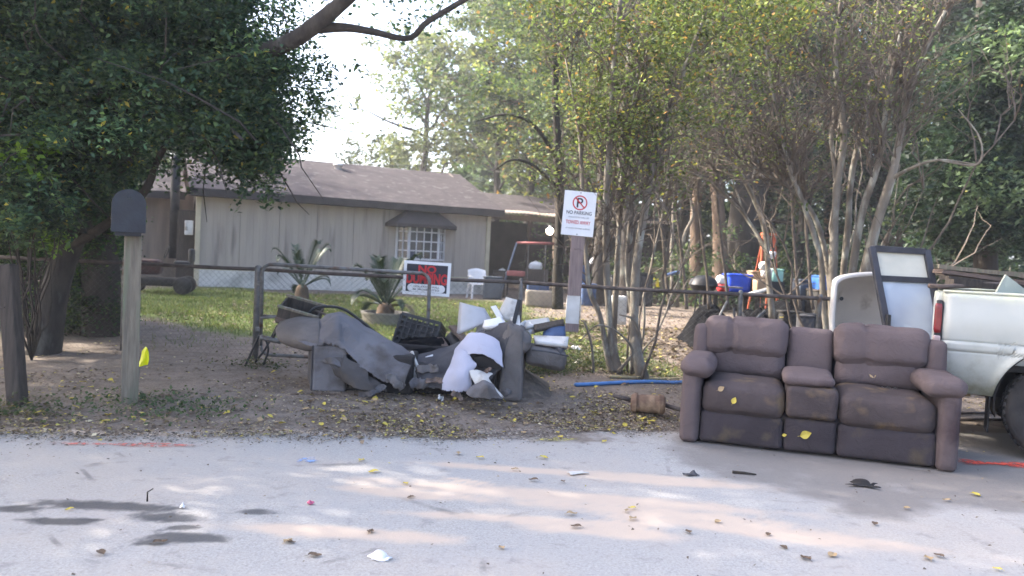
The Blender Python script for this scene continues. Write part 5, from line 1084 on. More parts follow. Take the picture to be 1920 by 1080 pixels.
# pale sheet thrown over the broken seat
sh_ = thing('bed_sheet', 'pale lavender sheet draped over the broken middle of the grey sofa', 'sheet', P(870, 730, Y1))
so_ = P(870, 730, Y1)
cpart('drape', [[(866,640,Y1+.25),(884,624,Y1+.24),(912,626,Y1+.22),(934,640,Y1+.20)],[(852,662,Y1+.12),(878,640,Y1+.10),(915,644,Y1+.08),(940,664,Y1+.10)],[(845,684,Y1+.05),(870,668,Y1+.02),(905,664,Y1+.00),(944,690,Y1+.05)]], 16, 24, 'lavender', sh_, so_, .010, 10, 11, .005, .03)
cpart('drape', [[(852,662,Y1+.10),(866,656,Y1+.08),(880,662,Y1+.05),(888,676,Y1+.03)],[(842,688,Y1+.04),(860,684,Y1+.0),(878,686,Y1-.01),(896,686,Y1+.0)],[(832,708,Y1+.0),(854,708,Y1-.05),(874,704,Y1-.05),(886,702,Y1-.01)],[(828,730,Y1+.0),(850,734,Y1-.05),(872,732,Y1-.06),(884,722,Y1-.02)]], 20, 20, 'lavender', sh_, so_, .012, 11, 12, .005, .04)
cpart('tail', [[(880,698,Y1-.03),(896,694,Y1-.02),(912,698,Y1+.02)],[(886,712,Y1-.07),(906,706,Y1-.08),(926,702,Y1-.02)],[(898,728,Y1-.12),(912,722,Y1-.14),(918,712,Y1-.08)],[(912,742,Y1-.14),(930,744,Y1-.17),(944,748,Y1-.14)]], 16, 12, 'white_dirty', sh_, so_, .008, 14, 13, .004, .05)
so2 = P(905, 740, Y1-.1); o = thing('fabric_scrap', 'dark grey scrap of torn cloth on the ground below the pale sheet', 'scrap', so2)
cpart('cloth', [[(880,724,Y1-.1),(905,714,Y1-.1),(925,722,Y1-.12)],[(876,740,Y1-.16),(908,730,Y1-.2),(935,740,Y1-.2)],[(882,748,Y1-.2),(912,750,Y1-.24),(944,750,Y1-.22)]], 12, 16, 'grey_fab', o, so2, .012, 12, 14, .005)
cpart('dark_hole', [[(888,668,Y1+.05),(912,668,Y1+.03),(940,688,Y1+.06)],[(890,684,Y1+.06),(914,690,Y1+.06),(938,694,Y1+.07)]], 6, 10, 'lining', o, so2, .004, 14, 15, .004)  # black patch painted in for the shaded hole in the pale sheet
# black milk crate tipped on the heap
Yc2 = Y1+.95; cc0 = P(787, 630, Yc2); o = thing('milk_crate', 'black plastic milk crate tipped over on the rubbish heap', 'crate', cc0); o.rotation_euler = (R(-18), R(11), R(-8))
w_, h_, dp = .40, .29, .33
def lattice(nm, o, ctr, ux, uz, ln, ht, nx_, nz_, mt, bw=.014, th=.012):
    m = MB(); ux, uz = np.array(ux, float), np.array(uz, float); n_2 = np.cross(ux, uz); c = np.array(ctr, float)
    for i in range(nx_+1): q = c+ux*(-ln/2+ln*i/nx_); m.bar(q-uz*ht/2, q+uz*ht/2, bw if 0 < i < nx_ else bw*2, th, n_2)
    for j in range(nz_+1): q = c+uz*(-ht/2+ht*j/nz_)+n_2*.001; m.bar(q-ux*ln/2, q+ux*ln/2, bw if 0 < j < nz_ else bw*2.2, th*.9, n_2)
    return obj(nm, m, M[mt], o)
lattice('side_lattice', o, (0, -dp/2, 0), (1, 0, 0), (0, 0, 1), w_, h_, 7, 5, 'black'); lattice('side_lattice', o, (0, dp/2, 0), (1, 0, 0), (0, 0, 1), w_, h_, 7, 5, 'black')
lattice('side_lattice', o, (-w_/2, 0, 0), (0, 1, 0), (0, 0, 1), dp, h_, 6, 5, 'black'); lattice('side_lattice', o, (w_/2, 0, 0), (0, 1, 0), (0, 0, 1), dp, h_, 6, 5, 'black')
obj('bottom', MB().box((0, 0, -h_/2), (w_, dp, .012)), M['black'], o); obj('inner_panel', MB().box((0, -.10, 0), (w_*.9, .01, h_*.85)), M['black'], o)
o = thing('black_bag', 'slumped black bag under the milk crate in the heap', 'bag', P(770, 690, Y1+.8)); qo = P(770, 690, Y1+.8)
obj('sack', MB().rbox(P(795, 672, Y1+.85)-qo, (.62, .5, .36), .16, 14, (0, .05, .05), (), .03, 21), M['dark_tarp'], o, True); obj('knot', MB().rbox(P(765, 655, Y1+.8)-qo, (.10, .10, .12), .045, 6, (0, 0, 0), (), .01, 22), M['dark_tarp'], o, True)
# assorted rubbish: flat sheets, boards, pipes
def slab_px(nm, lab, cat, corners, Y, th, mt, group=None, part='panel', bulge=0, nu=8, nv=8, noise=.004, seed=1):
    """rigid or bent panel given by four corner pixels with depths"""
    loc = P(corners[3][0], corners[3][1], corners[3][2] if len(corners[3]) > 2 else Y)
    c = [P(q[0], q[1], q[2] if len(q) > 2 else Y) for q in corners]; A = np.zeros((nu, nv, 3))
    for i in range(nu):
        for j in range(nv):
            u, v = i/(nu-1), j/(nv-1); A[i, j] = (c[0]*(1-u)+c[1]*u)*(1-v)+(c[3]*(1-u)+c[2]*u)*v; A[i, j, 1] -= bulge*4*u*(1-u)
    A += (vnoise(A, 6, seed)*noise)[..., None]*np.array([.3, 1, .3]); o = thing(nm, lab, cat, loc, 0, group); obj(part, MB().grid(A-loc), M[mt], o, True, solid=th); return o
M['bent_metal'] = mat('scuffed_sheet', (.52, .51, .53), (.40, .38, .38), 4, .45, .1, 20, .2, c3=(.36, .22, .15), c3at=.63, c3scale=6)
slab_px('metal_sheet', 'bent pale metal sheet with rusty edge standing on the heap', 'sheet', [(862,566,Y1+.9),(908,578,Y1+.95),(922,602,Y1+.9),(856,628,Y1+.8)], 0, .008, 'bent_metal', bulge=.05, seed=3)
slab_px('metal_sheet', 'small pale flange behind the bent metal sheet', 'sheet', [(905,577,Y1+.96),(920,595,Y1+.98),(919,612,Y1+.95),(890,630,Y1+.92)], 0, .006, 'bent_metal', seed=4)
slab_px('plastic_sheet', 'cream plastic panel leaning upright at the top of the heap', 'panel', [(951,557,Y1+.8),(974,563,Y1+.8),(962,604,Y1+.75),(932,594,Y1+.78)], 0, .03, 'white_dirty', bulge=.03, seed=5)
slab_px('plastic_sheet', 'narrow white strip leaning beside the cream panel', 'panel', [(920,575,Y1+.75),(930,573,Y1+.75),(944,596,Y1+.7),(934,600,Y1+.7)], 0, .02, 'white', seed=6)
slab_px('foam_piece', 'crumpled white foam below the cream panel', 'foam', [(912,602,Y1+.6),(940,596,Y1+.62),(950,610,Y1+.5),(908,616,Y1+.52)], 0, .05, 'white', bulge=.04, noise=.02, seed=7)
slab_px('foam_piece', 'torn white scrap hanging under the cream panel', 'foam', [(958,596,Y1+.62),(974,592,Y1+.66),(976,612,Y1+.55),(964,614,Y1+.55)], 0, .03, 'white_dirty', noise=.012, seed=8)
o = thing('black_bar', 'black bar standing slanted against the fence post on the heap', 'bar', P(962, 612, Y1+.55)); obj('shaft', MB().bar((0, 0, 0), P(974, 562, Y1+.62)-P(962, 612, Y1+.55), .04, .03, (0, 1, 0)), M['black'], o, bevel=.006)
slab_px('board', 'grey board lying on the end of the heap near the sign board', 'board', [(984,603,Y1+.9),(1028,598,Y1+1.0),(1032,608,Y1+.85),(986,616,Y1+.75)], 0, .03, 'concrete', seed=9)
slab_px('board', 'dark board lying across the grey one by the fence', 'board', [(1000,611,Y1+.8),(1056,600,Y1+.95),(1058,609,Y1+.85),(1002,622,Y1+.7)], 0, .03, 'wood_dark', seed=10)
M['blue_dull'] = mat('faded_blue_cloth', (.06, .10, .20), (.04, .06, .12), 7, .8)
slab_px('blue_tarp', 'faded blue cloth crumpled at the end of the heap', 'tarp', [(1020,618,Y1+.8),(1058,610,Y1+.9),(1060,634,Y1+.7),(1016,636,Y1+.65)], 0, .02, 'blue_dull', bulge=.06, noise=.02, seed=11)
slab_px('foam_slab', 'white foam slab on top of the soiled cushion', 'foam', [(1000,632,Y1+.55),(1066,634,Y1+.6),(1064,650,Y1+.45),(1004,643,Y1+.42)], 0, .035, 'white_dirty', seed=12)
o = thing('cushion', 'soiled grey brown cushion lying at the end of the wrecked sofa', 'cushion', P(1030, 690, Y1+.5)); obj('pad', MB().rbox(P(1022, 668, Y1+.60)-P(1030, 690, Y1+.5), (.38, .42, .17), .05, 14, (0, .02, .02), ((0, .3, .05),), .016, 31, roty(R(9))), M['grey_brown'], o, True)
obj('piping', MB().tube(rel(pcurve([(998,656,Y1+.36),(1030,660,Y1+.34),(1066,668,Y1+.36)], 10), P(1030, 690, Y1+.5)), .008, 6), M['grey_dark'], o, True)
def stick_px(nm, lab, cat, pts, r, mt, group=None, n=14, part='shaft', sides=8):
    q = pcurve(pts, n); o = thing(nm, lab, cat, q[0], 0, group); obj(part, MB().tube(q-q[0], r, sides), M[mt], o, True); return o
def bar_px(nm, lab, cat, a, b, w_, h_, mt, group=None):
    A, B = P(*a), P(*b); o = thing(nm, lab, cat, A, 0, group); obj('plank', MB().bar((0, 0, 0), B-A, w_, h_, (0, 0, 1)), M[mt], o, bevel=.004); return o
gp = 'broken planks in the rubbish heap'
bar_px('plank', 'brown plank sloping down behind the pale sheet', 'plank', (848,612,Y1+.95), (876,642,Y1+.7), .09, .03, 'wood_brown', gp)
bar_px('plank', 'short brown plank poking up beside the crate', 'plank', (824,634,Y1+.75), (838,656,Y1+.65), .07, .03, 'wood_brown', gp)
slab_px('black_flap', 'dark rubber flap between crate and pale metal sheet', 'flap', [(828,640,Y1+.9),(850,617,Y1+1.0),(872,636,Y1+.85),(842,655,Y1+.8)], 0, .012, 'black', bulge=.05, noise=.01, seed=13)
bar_px('plank', 'reddish strip of wood flat on the dirt before the wrecked sofa', 'plank', (545,739,GZ(545,739)[1]), (636,741,GZ(636,741)[1]), .05, .02, 'wood_brown', gp)
M['brick'] = mat('red_brick', (.28, .10, .07), (.2, .08, .055), 9, .9); bq = GZ(773, 733); o = thing('brick', 'single red brick on the dirt between the two halves of the wreck', 'brick', bq, R(12)); obj('block', MB().box((0, .03, .03), (.19, .09, .06)), M['brick'], o, bevel=.006); obj('mortar_lump', MB().rbox((.02, -.02, .062), (.06, .04, .012), .005, 4), M['white_dirty'], o, True)
stick_px('white_pipe', 'short white plastic pipe beside the milk crate', 'pipe', [(790,676,Y1+.45),(800,671,Y1+.44),(812,667,Y1+.43)], .014, 'white')
stick_px('white_pipe', 'white curved pipe end under the crate at the sofa cover edge', 'pipe', [(772,660,Y1+.3),(778,676,Y1+.24),(784,690,Y1+.22)], .016, 'white_dirty')
stick_px('garden_hose', 'black hose arching from the broken drawer down to the crate', 'hose', [(575,592,Y1+.7),(592,577,Y1+.72),(622,575,Y1+.75),(645,580,Y1+.78),(672,598,Y1+.8),(705,624,Y1+.8),(742,648,Y1+.8)], .014, 'black', n=30)
stick_px('branch', 'thin bent branch looping over the heap beside the hose', 'branch', [(585,580,Y1+.75),(610,590,Y1+.7),(625,602,Y1+.6)], [.012]*14, 'twig')
# broken wooden drawer with pale rim
dY = Y1+.75; dl = P(560, 600, dY); o = thing('drawer', 'broken wooden drawer with pale rim lying on the grey sofa', 'drawer', dl); o.rotation_euler = (R(14), R(14), R(6))
for c_, d_ in (((0, -.17, .06), (.36, .018, .16)), ((0, .17, .06), (.36, .018, .16)), ((-.18, 0, .06), (.018, .322, .16)), ((.18, 0, .06), (.018, .322, .16))): obj('board', MB().box(c_, d_), M['wood_dark'], o, bevel=.003)
obj('bottom', MB().box((0, 0, -.02), (.36, .34, .01)), M['wood_dark'], o); obj('rim', MB().bar((-.20, -.18, .15), (.20, -.18, .15), .03, .025), M['wood'], o, bevel=.004); obj('rim', MB().bar((-.20, .18, .15), (.20, .18, .15), .03, .025), M['wood'], o, bevel=.004)
obj('runner', MB().bar((-.19, -.185, .02), (.19, -.185, .02), .02, .04), M['wood_brown'], o)
# steel chair frame behind the arm roll
cf = P(478, 690, 8.3); cf[2] = float(gz(cf[0], 8.3)); o = thing('chair_frame', 'bare steel chair frame with dark legs beside the gate post', 'chair', cf); Yf = 8.3
for nm, pts, r_, mt in (('seat_rail', [(488,632,Yf),(505,636,Yf),(526,640,Yf)], .028, 'galv'), ('leg', [(498,636,Yf),(503,656,Yf),(494,684,Yf)], .012, 'black_metal'), ('leg', [(486,630,Yf),(474,655,Yf),(458,690,Yf)], .012, 'black_metal'), ('leg', [(520,610,Yf+.2),(500,650,Yf+.2),(478,680,Yf+.2)], .012, 'black_metal'), ('back_post', [(532,570,Yf),(526,600,Yf),(512,634,Yf)], .014, 'black_metal'), ('cross_bar', [(488,596,Yf+.05),(505,595,Yf+.05),(522,594,Yf+.05)], .013, 'galv')):
    obj(nm, MB().tube(rel(pcurve(pts, 10), cf), r_, 8), M[mt], o, True)
# ---------------------------------------------------------------- pipe, sticks and rusty muffler on the dirt
def ground_line(nm, lab, cat, pts, r, mt, part='shaft', lift=None, n=24):
    q = catmull(np.array([GZ(*p) for p in pts]), n, 0); q[:, 2] = gz(q[:, 0], q[:, 1])+(np.max(r) if lift is None else lift); o = thing(nm, lab, cat, q[0]); obj(part, MB().tube(q-q[0], r, 8), M[mt], o, True); return o
M['pipe_blue'] = mat('blue_pipe', (.10, .24, .52), (.08, .19, .42), 6, .5)
ground_line('water_pipe', 'light blue plastic pipe lying on the dirt beside the sofa', 'pipe', [(1078,725),(1140,722),(1210,719),(1300,717)], .020, 'pipe_blue')
M['stick_pale'] = mat('pale_stick', (.36, .30, .17), (.27, .21, .12), 8, .85)
ground_line('stick', 'pale yellowish stick behind the blue pipe, under the shrub tree', 'stick', [(1143,709),(1175,710),(1206,711)], .016, 'stick_pale')
ground_line('stick', 'pale orange stick behind the blue pipe, nearer the sofa', 'stick', [(1212,712),(1240,713),(1275,712)], .016, 'stick_pale')
M['rust'] = mat('rusty_steel', (.20, .125, .085), (.12, .075, .055), 7, .95, .4, 40, c3=(.30, .21, .14), c3at=.58, c3scale=5)
A, B = GZ(1182, 772), GZ(1246, 782); o = thing('muffler', 'rusty car muffler with pipe stubs on the dirt before the sofa', 'muffler', A); d = B-A; d[2] = 0; L = np.linalg.norm(d); d /= L; r_ = .085
q = [np.array([0, 0, r_])+d*L*t_ for t_ in np.linspace(0, 1, 14)]; rr = r_*(1+.10*np.random.RandomState(3).normal(size=14)*.6); rr[0] = rr[-1] = r_*.8
obj('body', MB().tube(q, rr, 14), M['rust'], o, True); obj('pipe_stub', MB().tube([q[0]+np.array([0, 0, .02]), q[0]-d*.16+np.array([0, 0, .05])], .02, 8), M['rail'], o, True); obj('pipe_stub', MB().tube([q[-1], q[-1]+d*.14-np.array([0, 0, .03]), q[-1]+d*.45-np.array([0, 0, .045])], .02, 8), M['rail'], o, True)
for k in (2, 11): obj('band', MB().tube([q[k]-d*.008, q[k]+d*.008], r_*1.08, 16), M['rust'], o, True)
# paper, wrapper, dark clump on the road
def patch(nm, lab, cat, px, py, rx, ry, mt, seed, hgt=.02, n=12, part='sheet'):
    c = GZ(px, py); c[2] = max(0, float(gz(c[0], c[1])))+.006; r_ = np.random.RandomState(seed); A = np.zeros((n, n, 3))
    for i in range(n):
        for j in range(n):
            u, v = i/(n-1)*2-1, j/(n-1)*2-1; A[i, j] = (rx*u*(1+.2*math.sin(3*v+seed)), ry*v*(1+.2*math.sin(3*u+seed)), 0)
    U_, V_ = np.meshgrid(np.linspace(-1, 1, n), np.linspace(-1, 1, n), indexing='ij'); A[..., 2] = hgt*np.abs(vnoise(A, 3.2/max(rx, ry), seed))*np.clip(1.25-np.maximum(abs(U_), abs(V_)), .1, 1)*(1.0+.5*(hgt > .01)); A[..., :2] *= (1+.18*vnoise(A, 4/max(rx, ry), seed+3))[..., None]; o = thing(nm, lab, cat, c, r_.uniform(-.5, .5)); obj(part, MB().grid(A), M[mt], o, True, solid=.002); return o
patch('paper_scrap', 'white paper scrap lying on the asphalt near the picture bottom', 'paper', 714, 1049, .052, .032, 'white', 1, .016)
M['pink'] = mat('pink_wrapper', (.55, .12, .22), (.4, .09, .16), 20, .5); patch('wrapper', 'small crumpled pink wrapper on the asphalt', 'wrapper', 583, 947, .016, .016, 'pink', 2, .02, 7)
patch('wrapper', 'tiny white crumpled wrapper beside the wet stains', 'wrapper', 342, 953, .012, .012, 'white', 3, .016, 6)
patch('paper_scrap', 'pale flattened paper on the sandy asphalt before the sofa', 'paper', 1083, 888, .06, .03, 'white_dirty', 4, .006)
patch('dirt_clod', 'dark rotten leaf clump on the road in front of the sofa', 'debris', 1620, 912, .085, .04, 'lining', 5, .035, 14)
patch('cloth_scrap', 'grey rag lying on the road before the sofa', 'rag', 1296, 892, .05, .03, 'grey_dark', 6, .02, 10)
patch('foam_piece', 'white foam bit on the dirt beyond the heap', 'foam', 1078, 656, .07, .05, 'white', 7, .05, 8); patch('foam_piece', 'smaller white foam bit at the foot of the twiggy shrub tree', 'foam', 1082, 682, .05, .03, 'white_dirty', 8, .03, 8)
o = thing('twig', 'dark straight twig on the road in front of the console', 'twig', GZ(1373, 888)); q = [GZ(1373, 888), GZ(1396, 890), GZ(1418, 893)]; obj('shaft', MB().tube([p-q[0]+np.array([0, 0, .012]) for p in q], [.010, .009, .005], 6), M['bark_dark'], o, True)
o = thing('twig', 'upright broken twig above the wet stains on the road', 'twig', GZ(276, 940)); obj('shaft', MB().tube([(0, 0, 0), (.0, 0, .05), (.03, 0, .07)], [.005, .004, .003], 5), M['bark_dark'], o, True)
# ---------------------------------------------------------------- clutter in the yard
def onz(px, Y):                                     # ground point on a picture column at depth Y
    q = P(px, 545, Y); q[2] = float(gz(q[0], q[1])); return q
def hgt(px, py, Y): return P(px, py, Y)[2]
def boxthing(nm, lab, cat, px0, px1, py0, py1, Y, dep, mt, group=None, lid=None, base=None, rz_=0, bevel=.02):
    a, b = P(px0, py1, Y), P(px1, py0, Y); loc = np.array([(a[0]+b[0])/2, Y+dep/2, base if base is not None else a[2]]); w_, h_ = b[0]-a[0], b[2]-loc[2]
    o = thing(nm, lab, cat, loc, rz_, group); obj('body', MB().rbox((0, 0, h_*.5), (w_, dep, h_), bevel, 5), M[mt], o, True)
    if lid: obj('lid', MB().rbox((0, 0, h_+.015), (w_*1.06, dep*1.06, .04), .012, 5), M[lid], o, True)
    return o
# white monobloc chair
Yk = 23.2; cb_ = onz(897, Yk); o = thing('plastic_chair', 'white plastic armchair on the grass by the house corner', 'chair', cb_, R(20))
M['white_chair'] = mat('white_chair_plastic', (.74, .73, .75), (.66, .65, .67), 3, .5)
obj('seat', MB().rbox((0, 0, .42), (.50, .48, .03), .014, 6), M['white_chair'], o, True)
A = np.array([[(.27*math.sin(u)*(1+.06*v), .20+.10*v-.10*(1-math.cos(u)), .42+.46*v*(1-.12*abs(u)/1.2)) for v in np.linspace(0, 1, 6)] for u in np.linspace(-1.25, 1.25, 14)])
obj('backrest', MB().grid(A), M['white_chair'], o, True, solid=.02)
for sx in (-1, 1):
    obj('armrest', MB().bar((sx*.27, -.20, .64), (sx*.265, .22, .66), .06, .025, (0, 0, 1)), M['white_chair'], o, bevel=.008)
    for sy in (-1, 1): obj('leg', MB().bar((sx*.23, sy*.21, .64 if sy < 0 else .42), (sx*.27, sy*.25, 0), .055, .03, (0, 1, 0)), M['white_chair'], o, bevel=.006)
M['blue_grey'] = mat('blue_grey_plastic', (.07, .085, .11), (.05, .06, .08), 4, .6)
boxthing('storage_tub', 'dull blue grey tub standing beside the white chair', 'tub', 905, 942, 522, 552, 22.8, .45, 'blue_grey', None, 'blue_grey', float(gz(-1, 22.8)))
boxthing('storage_tub', 'dark maroon bin behind the blue grey tub under the porch', 'tub', 922, 948, 510, 545, 24.5, .5, 'wood_dark', None, 'wood_dark', .1)
M['faded_red'] = mat('faded_red_paint', (.30, .09, .085), (.22, .07, .065), 5, .6)
# swing frame with red top bar
Yw = 24.6; sb = onz(1000, Yw); o = thing('swing_frame', 'garden swing with red top bar under the porch eave', 'swing', sb)
tA, tB = P(969, 455, Yw), P(1045, 457, Yw)
obj('top_bar', MB().tube([tA-sb, tB-sb], .04, 8), M['faded_red'], o, True)
M['swing_blue'] = mat('faded_blue_metal', (.10, .13, .18), (.08, .10, .14), 5, .6)
for T_, dx, sgn in ((tA, -.45, 0), (tB, .12, 0)):
    for dy in (-.6, .6): obj('leg', MB().tube([T_-sb, np.array([T_[0]+dx-sb[0], dy, 0])], .03, 7), M['swing_blue'], o, True)
for k in (.3, .72): q = tA*(1-k)+tB*k-sb; obj('chain', MB().tube([q, (q[0], 0, .45)], .012, 5), M['galv'], o)
obj('bench_seat', MB().box((P(1005, 520, Yw)[0]-sb[0], 0, .43), (.75, .45, .05)), M['wood_dark'], o, bevel=.01); obj('bench_back', MB().box((P(1005, 520, Yw)[0]-sb[0], .22, .72), (.75, .05, .42)), M['wood_dark'], o, bevel=.01)
boxthing('cushion', 'faded red cushion on the porch bench ledge', 'cushion', 950, 985, 509, 517, 24.0, .4, 'faded_red')
# light bulb, lit
q = P(1031, 433, 28.5); lb_ = thing('porch_lamp', 'lit round white bulb hanging under the porch eave', 'lamp', q)
em = bpy.data.materials.new('lit_bulb'); em.use_nodes = True; em.node_tree.nodes['Principled BSDF'].inputs['Emission Color'].default_value = (1, .82, .62, 1); em.node_tree.nodes['Principled BSDF'].inputs['Emission Strength'].default_value = 4.0
obj('bulb', MB().lathe([(0, -.14), (.085, -.115), (.135, -.02), (.12, .06), (.06, .11), (.0, .12)], 14), em, lb_, True); obj('socket', MB().lathe([(.05, .09), (.05, .19), (0, .19)], 10), M['white'], lb_, True); obj('cord', MB().tube([(0, 0, .18), (0, 0, 2.72-q[2])], .01, 5), M['black'], lb_)
for px, py, Y, w_, h_, mt, nm, lab in [(1004,500,26,.42,.30,'white','fan_housing','round white fan leaning in the shaded porch'),(1112,490,26,.18,.2,'white','jug','white jug on the porch shelf behind the sign board'),(942,512,26,.3,.26,'white_dirty','bag','crumpled pale bag beside the porch wall')]:
    c_ = P(px, py, Y); o = thing(nm, lab, nm.split('_')[0], (c_[0], Y, max(.1, c_[2]-h_/2))); obj('body', MB().rbox((0, 0, h_/2), (w_, .25, h_), min(w_, h_)*.42, 8, (0, 0, 0), (), .02, int(px)), M[mt], o, True); obj('handle', MB().tube([(-w_*.2, -.02, h_*.96), (0, -.02, h_*1.12), (w_*.2, -.02, h_*.96)], .015, 6), M[mt], o, True)
    sh_z = max(.1, c_[2]-h_/2)
    if sh_z > .2:
        s2_ = thing('stand', 'dark stand under the '+lab.split(' in ')[0].split(' on ')[0].split(' beside')[0], 'stand', (c_[0], Y, .08)); obj('top', MB().box((0, 0, sh_z-.11), (w_*1.4, .4, .04)), M['wood_dark'], s2_)
        for sx in (-1, 1):
            for sy in (-1, 1): obj('leg', MB().box((sx*w_*.6, sy*.16, (sh_z-.13)/2), (.05, .05, sh_z-.13)), M['wood_dark'], s2_)
M['tan_block'] = mat('tan_board', (.30, .255, .20), (.22, .185, .15), 3, .9)
bq = onz(1012, 20.5)
o = boxthing('planter_box', 'low tan wooden box beyond the fence, in front of the porch', 'box', 985, 1042, 546, 568, 20.5, .5, 'tan_block', None, None, float(gz(0, 20.5))); obj('liner', MB().box((0, 0, .02), (.5, .3, .02)), M['bark_dark'], o)
boxthing('storage_tub', 'low teal blue tub on the tan box', 'tub', 988, 1030, 534, 547, 20.6, .4, 'blue_dull', None, 'blue_grey')
for px, py0, py1, Y, mt, lab in [(1077,560,585,17,'white_dirty','pale bag with a pink print on the dirt behind the sign board'),(1105,535,552,22,'blue_dull','blue grey bin behind the multi-stemmed shrub tree'),(1163,556,575,16.5,'concrete','pale concrete block behind the forked stems'),(1158,520,550,22,'black','black bin between porch and board fence'),(1212,515,548,23.5,'black','black bin at the corner of the board fence'),(1085,500,520,23,'blue_dull','blue cooler under the porch edge')]:
    boxthing('bin' if 'bin' in lab else 'bag' if 'bag' in lab else 'cooler' if 'cooler' in lab else 'block', lab, 'bin' if 'bin' in lab else 'bag' if 'bag' in lab else 'cooler' if 'cooler' in lab else 'block', px-14, px+14, py0, py1, Y, .35, mt, None, mt if 'bin' in lab or 'cooler' in lab else None, float(gz(0, Y))-.01)
M['orange'] = mat('orange_plastic', (.62, .30, .10), (.5, .24, .08), 4, .5)
q = P(1184, 505, 23.5); o = thing('bucket', 'pale orange bucket on a post by the board fence', 'bucket', q); obj('pail', MB().lathe([(0, -.02), (.13, -.02), (.17, .34), (.155, .34), (.12, 0)], 16), M['orange'], o, True); obj('rim', MB().lathe([(.17, .33), (.185, .34), (.17, .36)], 16), M['orange'], o, True); obj('post', MB().box((0, 0, -(q[2]-.05)/2-.02), (.09, .09, q[2]-.05)), M['wood_dark'], o)
# board fence
Yb2 = 26; bf = onz(1238, Yb2); o = thing('board_fence', 'short weathered board fence at the wood edge', 'fence', bf); xa, xb = P(1208, 520, Yb2)[0]-bf[0], P(1268, 520, Yb2)[0]-bf[0]; zt_ = hgt(1238, 503, Yb2)-bf[2]; r_ = np.random.RandomState(4)
for i in range(9): x = xa+(xb-xa)*(i+.5)/9; h_ = zt_*r_.uniform(.95, 1.03); obj('board', MB().box((x, r_.uniform(-.006, .006), h_/2), ((xb-xa)/9*.93, .022, h_)), M['wood'], o)
obj('rail', MB().bar((xa, -.04, zt_*.95), (xb, -.04, zt_*.95), .06, .04), M['wood'], o); obj('rail', MB().bar((xa, .05, zt_*.3), (xb, .05, zt_*.3), .06, .09), M['wood'], o)
q = P(1226, 541, 25.2); boxthing('crate', 'dark wooden crate carrying the yellow stool', 'crate', 1216, 1236, 541, 556, 25.0, .4, 'wood_dark', None, 'wood_dark', .08); q = np.array([q[0], 25.2, hgt(1226, 541, 25.0)+.037]); o = thing('stool', 'yellow plastic step stool by the black bin', 'stool', q); h_ = hgt(1226, 523, 25.2)-q[2]; obj('top', MB().rbox((0, 0, h_), (.24, .24, .04), .015, 5), M['yellow'], o, True)
for sx in (-1, 1):
    for sy in (-1, 1): obj('leg', MB().bar((sx*.09, sy*.09, h_-.01), (sx*.12, sy*.12, 0), .05, .03, (0, 1, 0)), M['yellow'], o)
# black tarp heap and the loaded table behind it
Ym = 13.4; mq = onz(1395, Ym); o = thing('tarp_heap', 'long heap of junk under shiny black tarpaulin behind the fence', 'heap', mq)
nx_, ny_ = 60, 24; A = np.zeros((nx_, ny_, 3)); xL, xR = P(1288, 580, Ym)[0], P(1520, 580, Ym)[0]
for i in range(nx_):
    for j in range(ny_):
        u, v = i/(nx_-1), j/(ny_-1); x = xL+(xR-xL)*u; y = Ym-.7+1.8*v
        env = (ss(0, .16, u)*(1-ss(.9, 1, u)))**.7*math.sin(math.pi*v)**.6
        A[i, j] = (x-mq[0], y-mq[1], -.02+.72*env*(.80+.22*math.sin(u*9+1)+.16*math.sin(u*23+v*4)))
A[..., 2] += .05*vnoise(A, 6, 3)*np.sin(np.linspace(0, math.pi, nx_))[:, None]+.03*vnoise(A, 17, 4)*np.sin(np.linspace(0, math.pi, nx_))[:, None]; A[:, 0, 2] = A[:, -1, 2] = -.03; obj('tarp', MB().grid(A), M['dark_tarp'], o, True)
rs = np.random.RandomState(17)
for k in range(7): x = (xL+(xR-xL)*rs.uniform(.1, .9))-mq[0]; obj('protruding_bar', MB().tube([(x, -.5, .3), (x+rs.uniform(-.5, .5), -.2, .62+rs.uniform(0, .2))], .02, 6), M['galv' if k % 2 else 'black_metal'], o, True)
stick_px('drain_pipe', 'white pipe lying slanted on the black tarp heap', 'pipe', [(1405,552,13.0),(1425,547,13.0),(1446,541,13.0)], .035, 'white_dirty')
stick_px('blue_rope', 'thin strip of blue cloth at the end of the tarp heap', 'rope', [(1250,517,20),(1262,513,20),(1275,510,20)], .05, 'blue_dull')
YT = 15.6; tq = onz(1410, YT); th_ = .86; o = thing('work_table', 'long plank table loaded with bins behind the black heap', 'table', tq); x0_, x1_ = P(1325, 540, YT)[0]-tq[0], P(1500, 540, YT)[0]-tq[0]
obj('tabletop', MB().box(((x0_+x1_)/2, .1, th_-.02), (x1_-x0_, 1.0, .05)), M['wood_dark'], o)
for x in (x0_+.1, (x0_+x1_)/2, x1_-.1):
    for y in (-.3, .5): obj('leg', MB().box((x, y, th_/2-.03), (.08, .08, th_-.06)), M['wood_dark'], o)
tz_ = tq[2]+th_+.006
o = boxthing('storage_tote', 'bright blue plastic tote on the plank table', 'tote', 1366, 1409, 516, 548, YT, .42, 'blue', None, None, tz_); obj('rim', MB().rbox((0, 0, hgt(1388, 516, YT)-tz_), (.50, .46, .05), .02, 5), M['blue'], o, True)
boxthing('cardboard_box', 'brown cardboard box between blue tote and ladder', 'box', 1409, 1438, 512, 546, YT+.1, .4, 'cardboard', None, 'cardboard', tz_)
boxthing('cardboard_box', 'open brown box leaning in front of the ladder foot', 'box', 1416, 1436, 525, 548, YT-.25, .2, 'cardboard', None, None, tz_, .2)
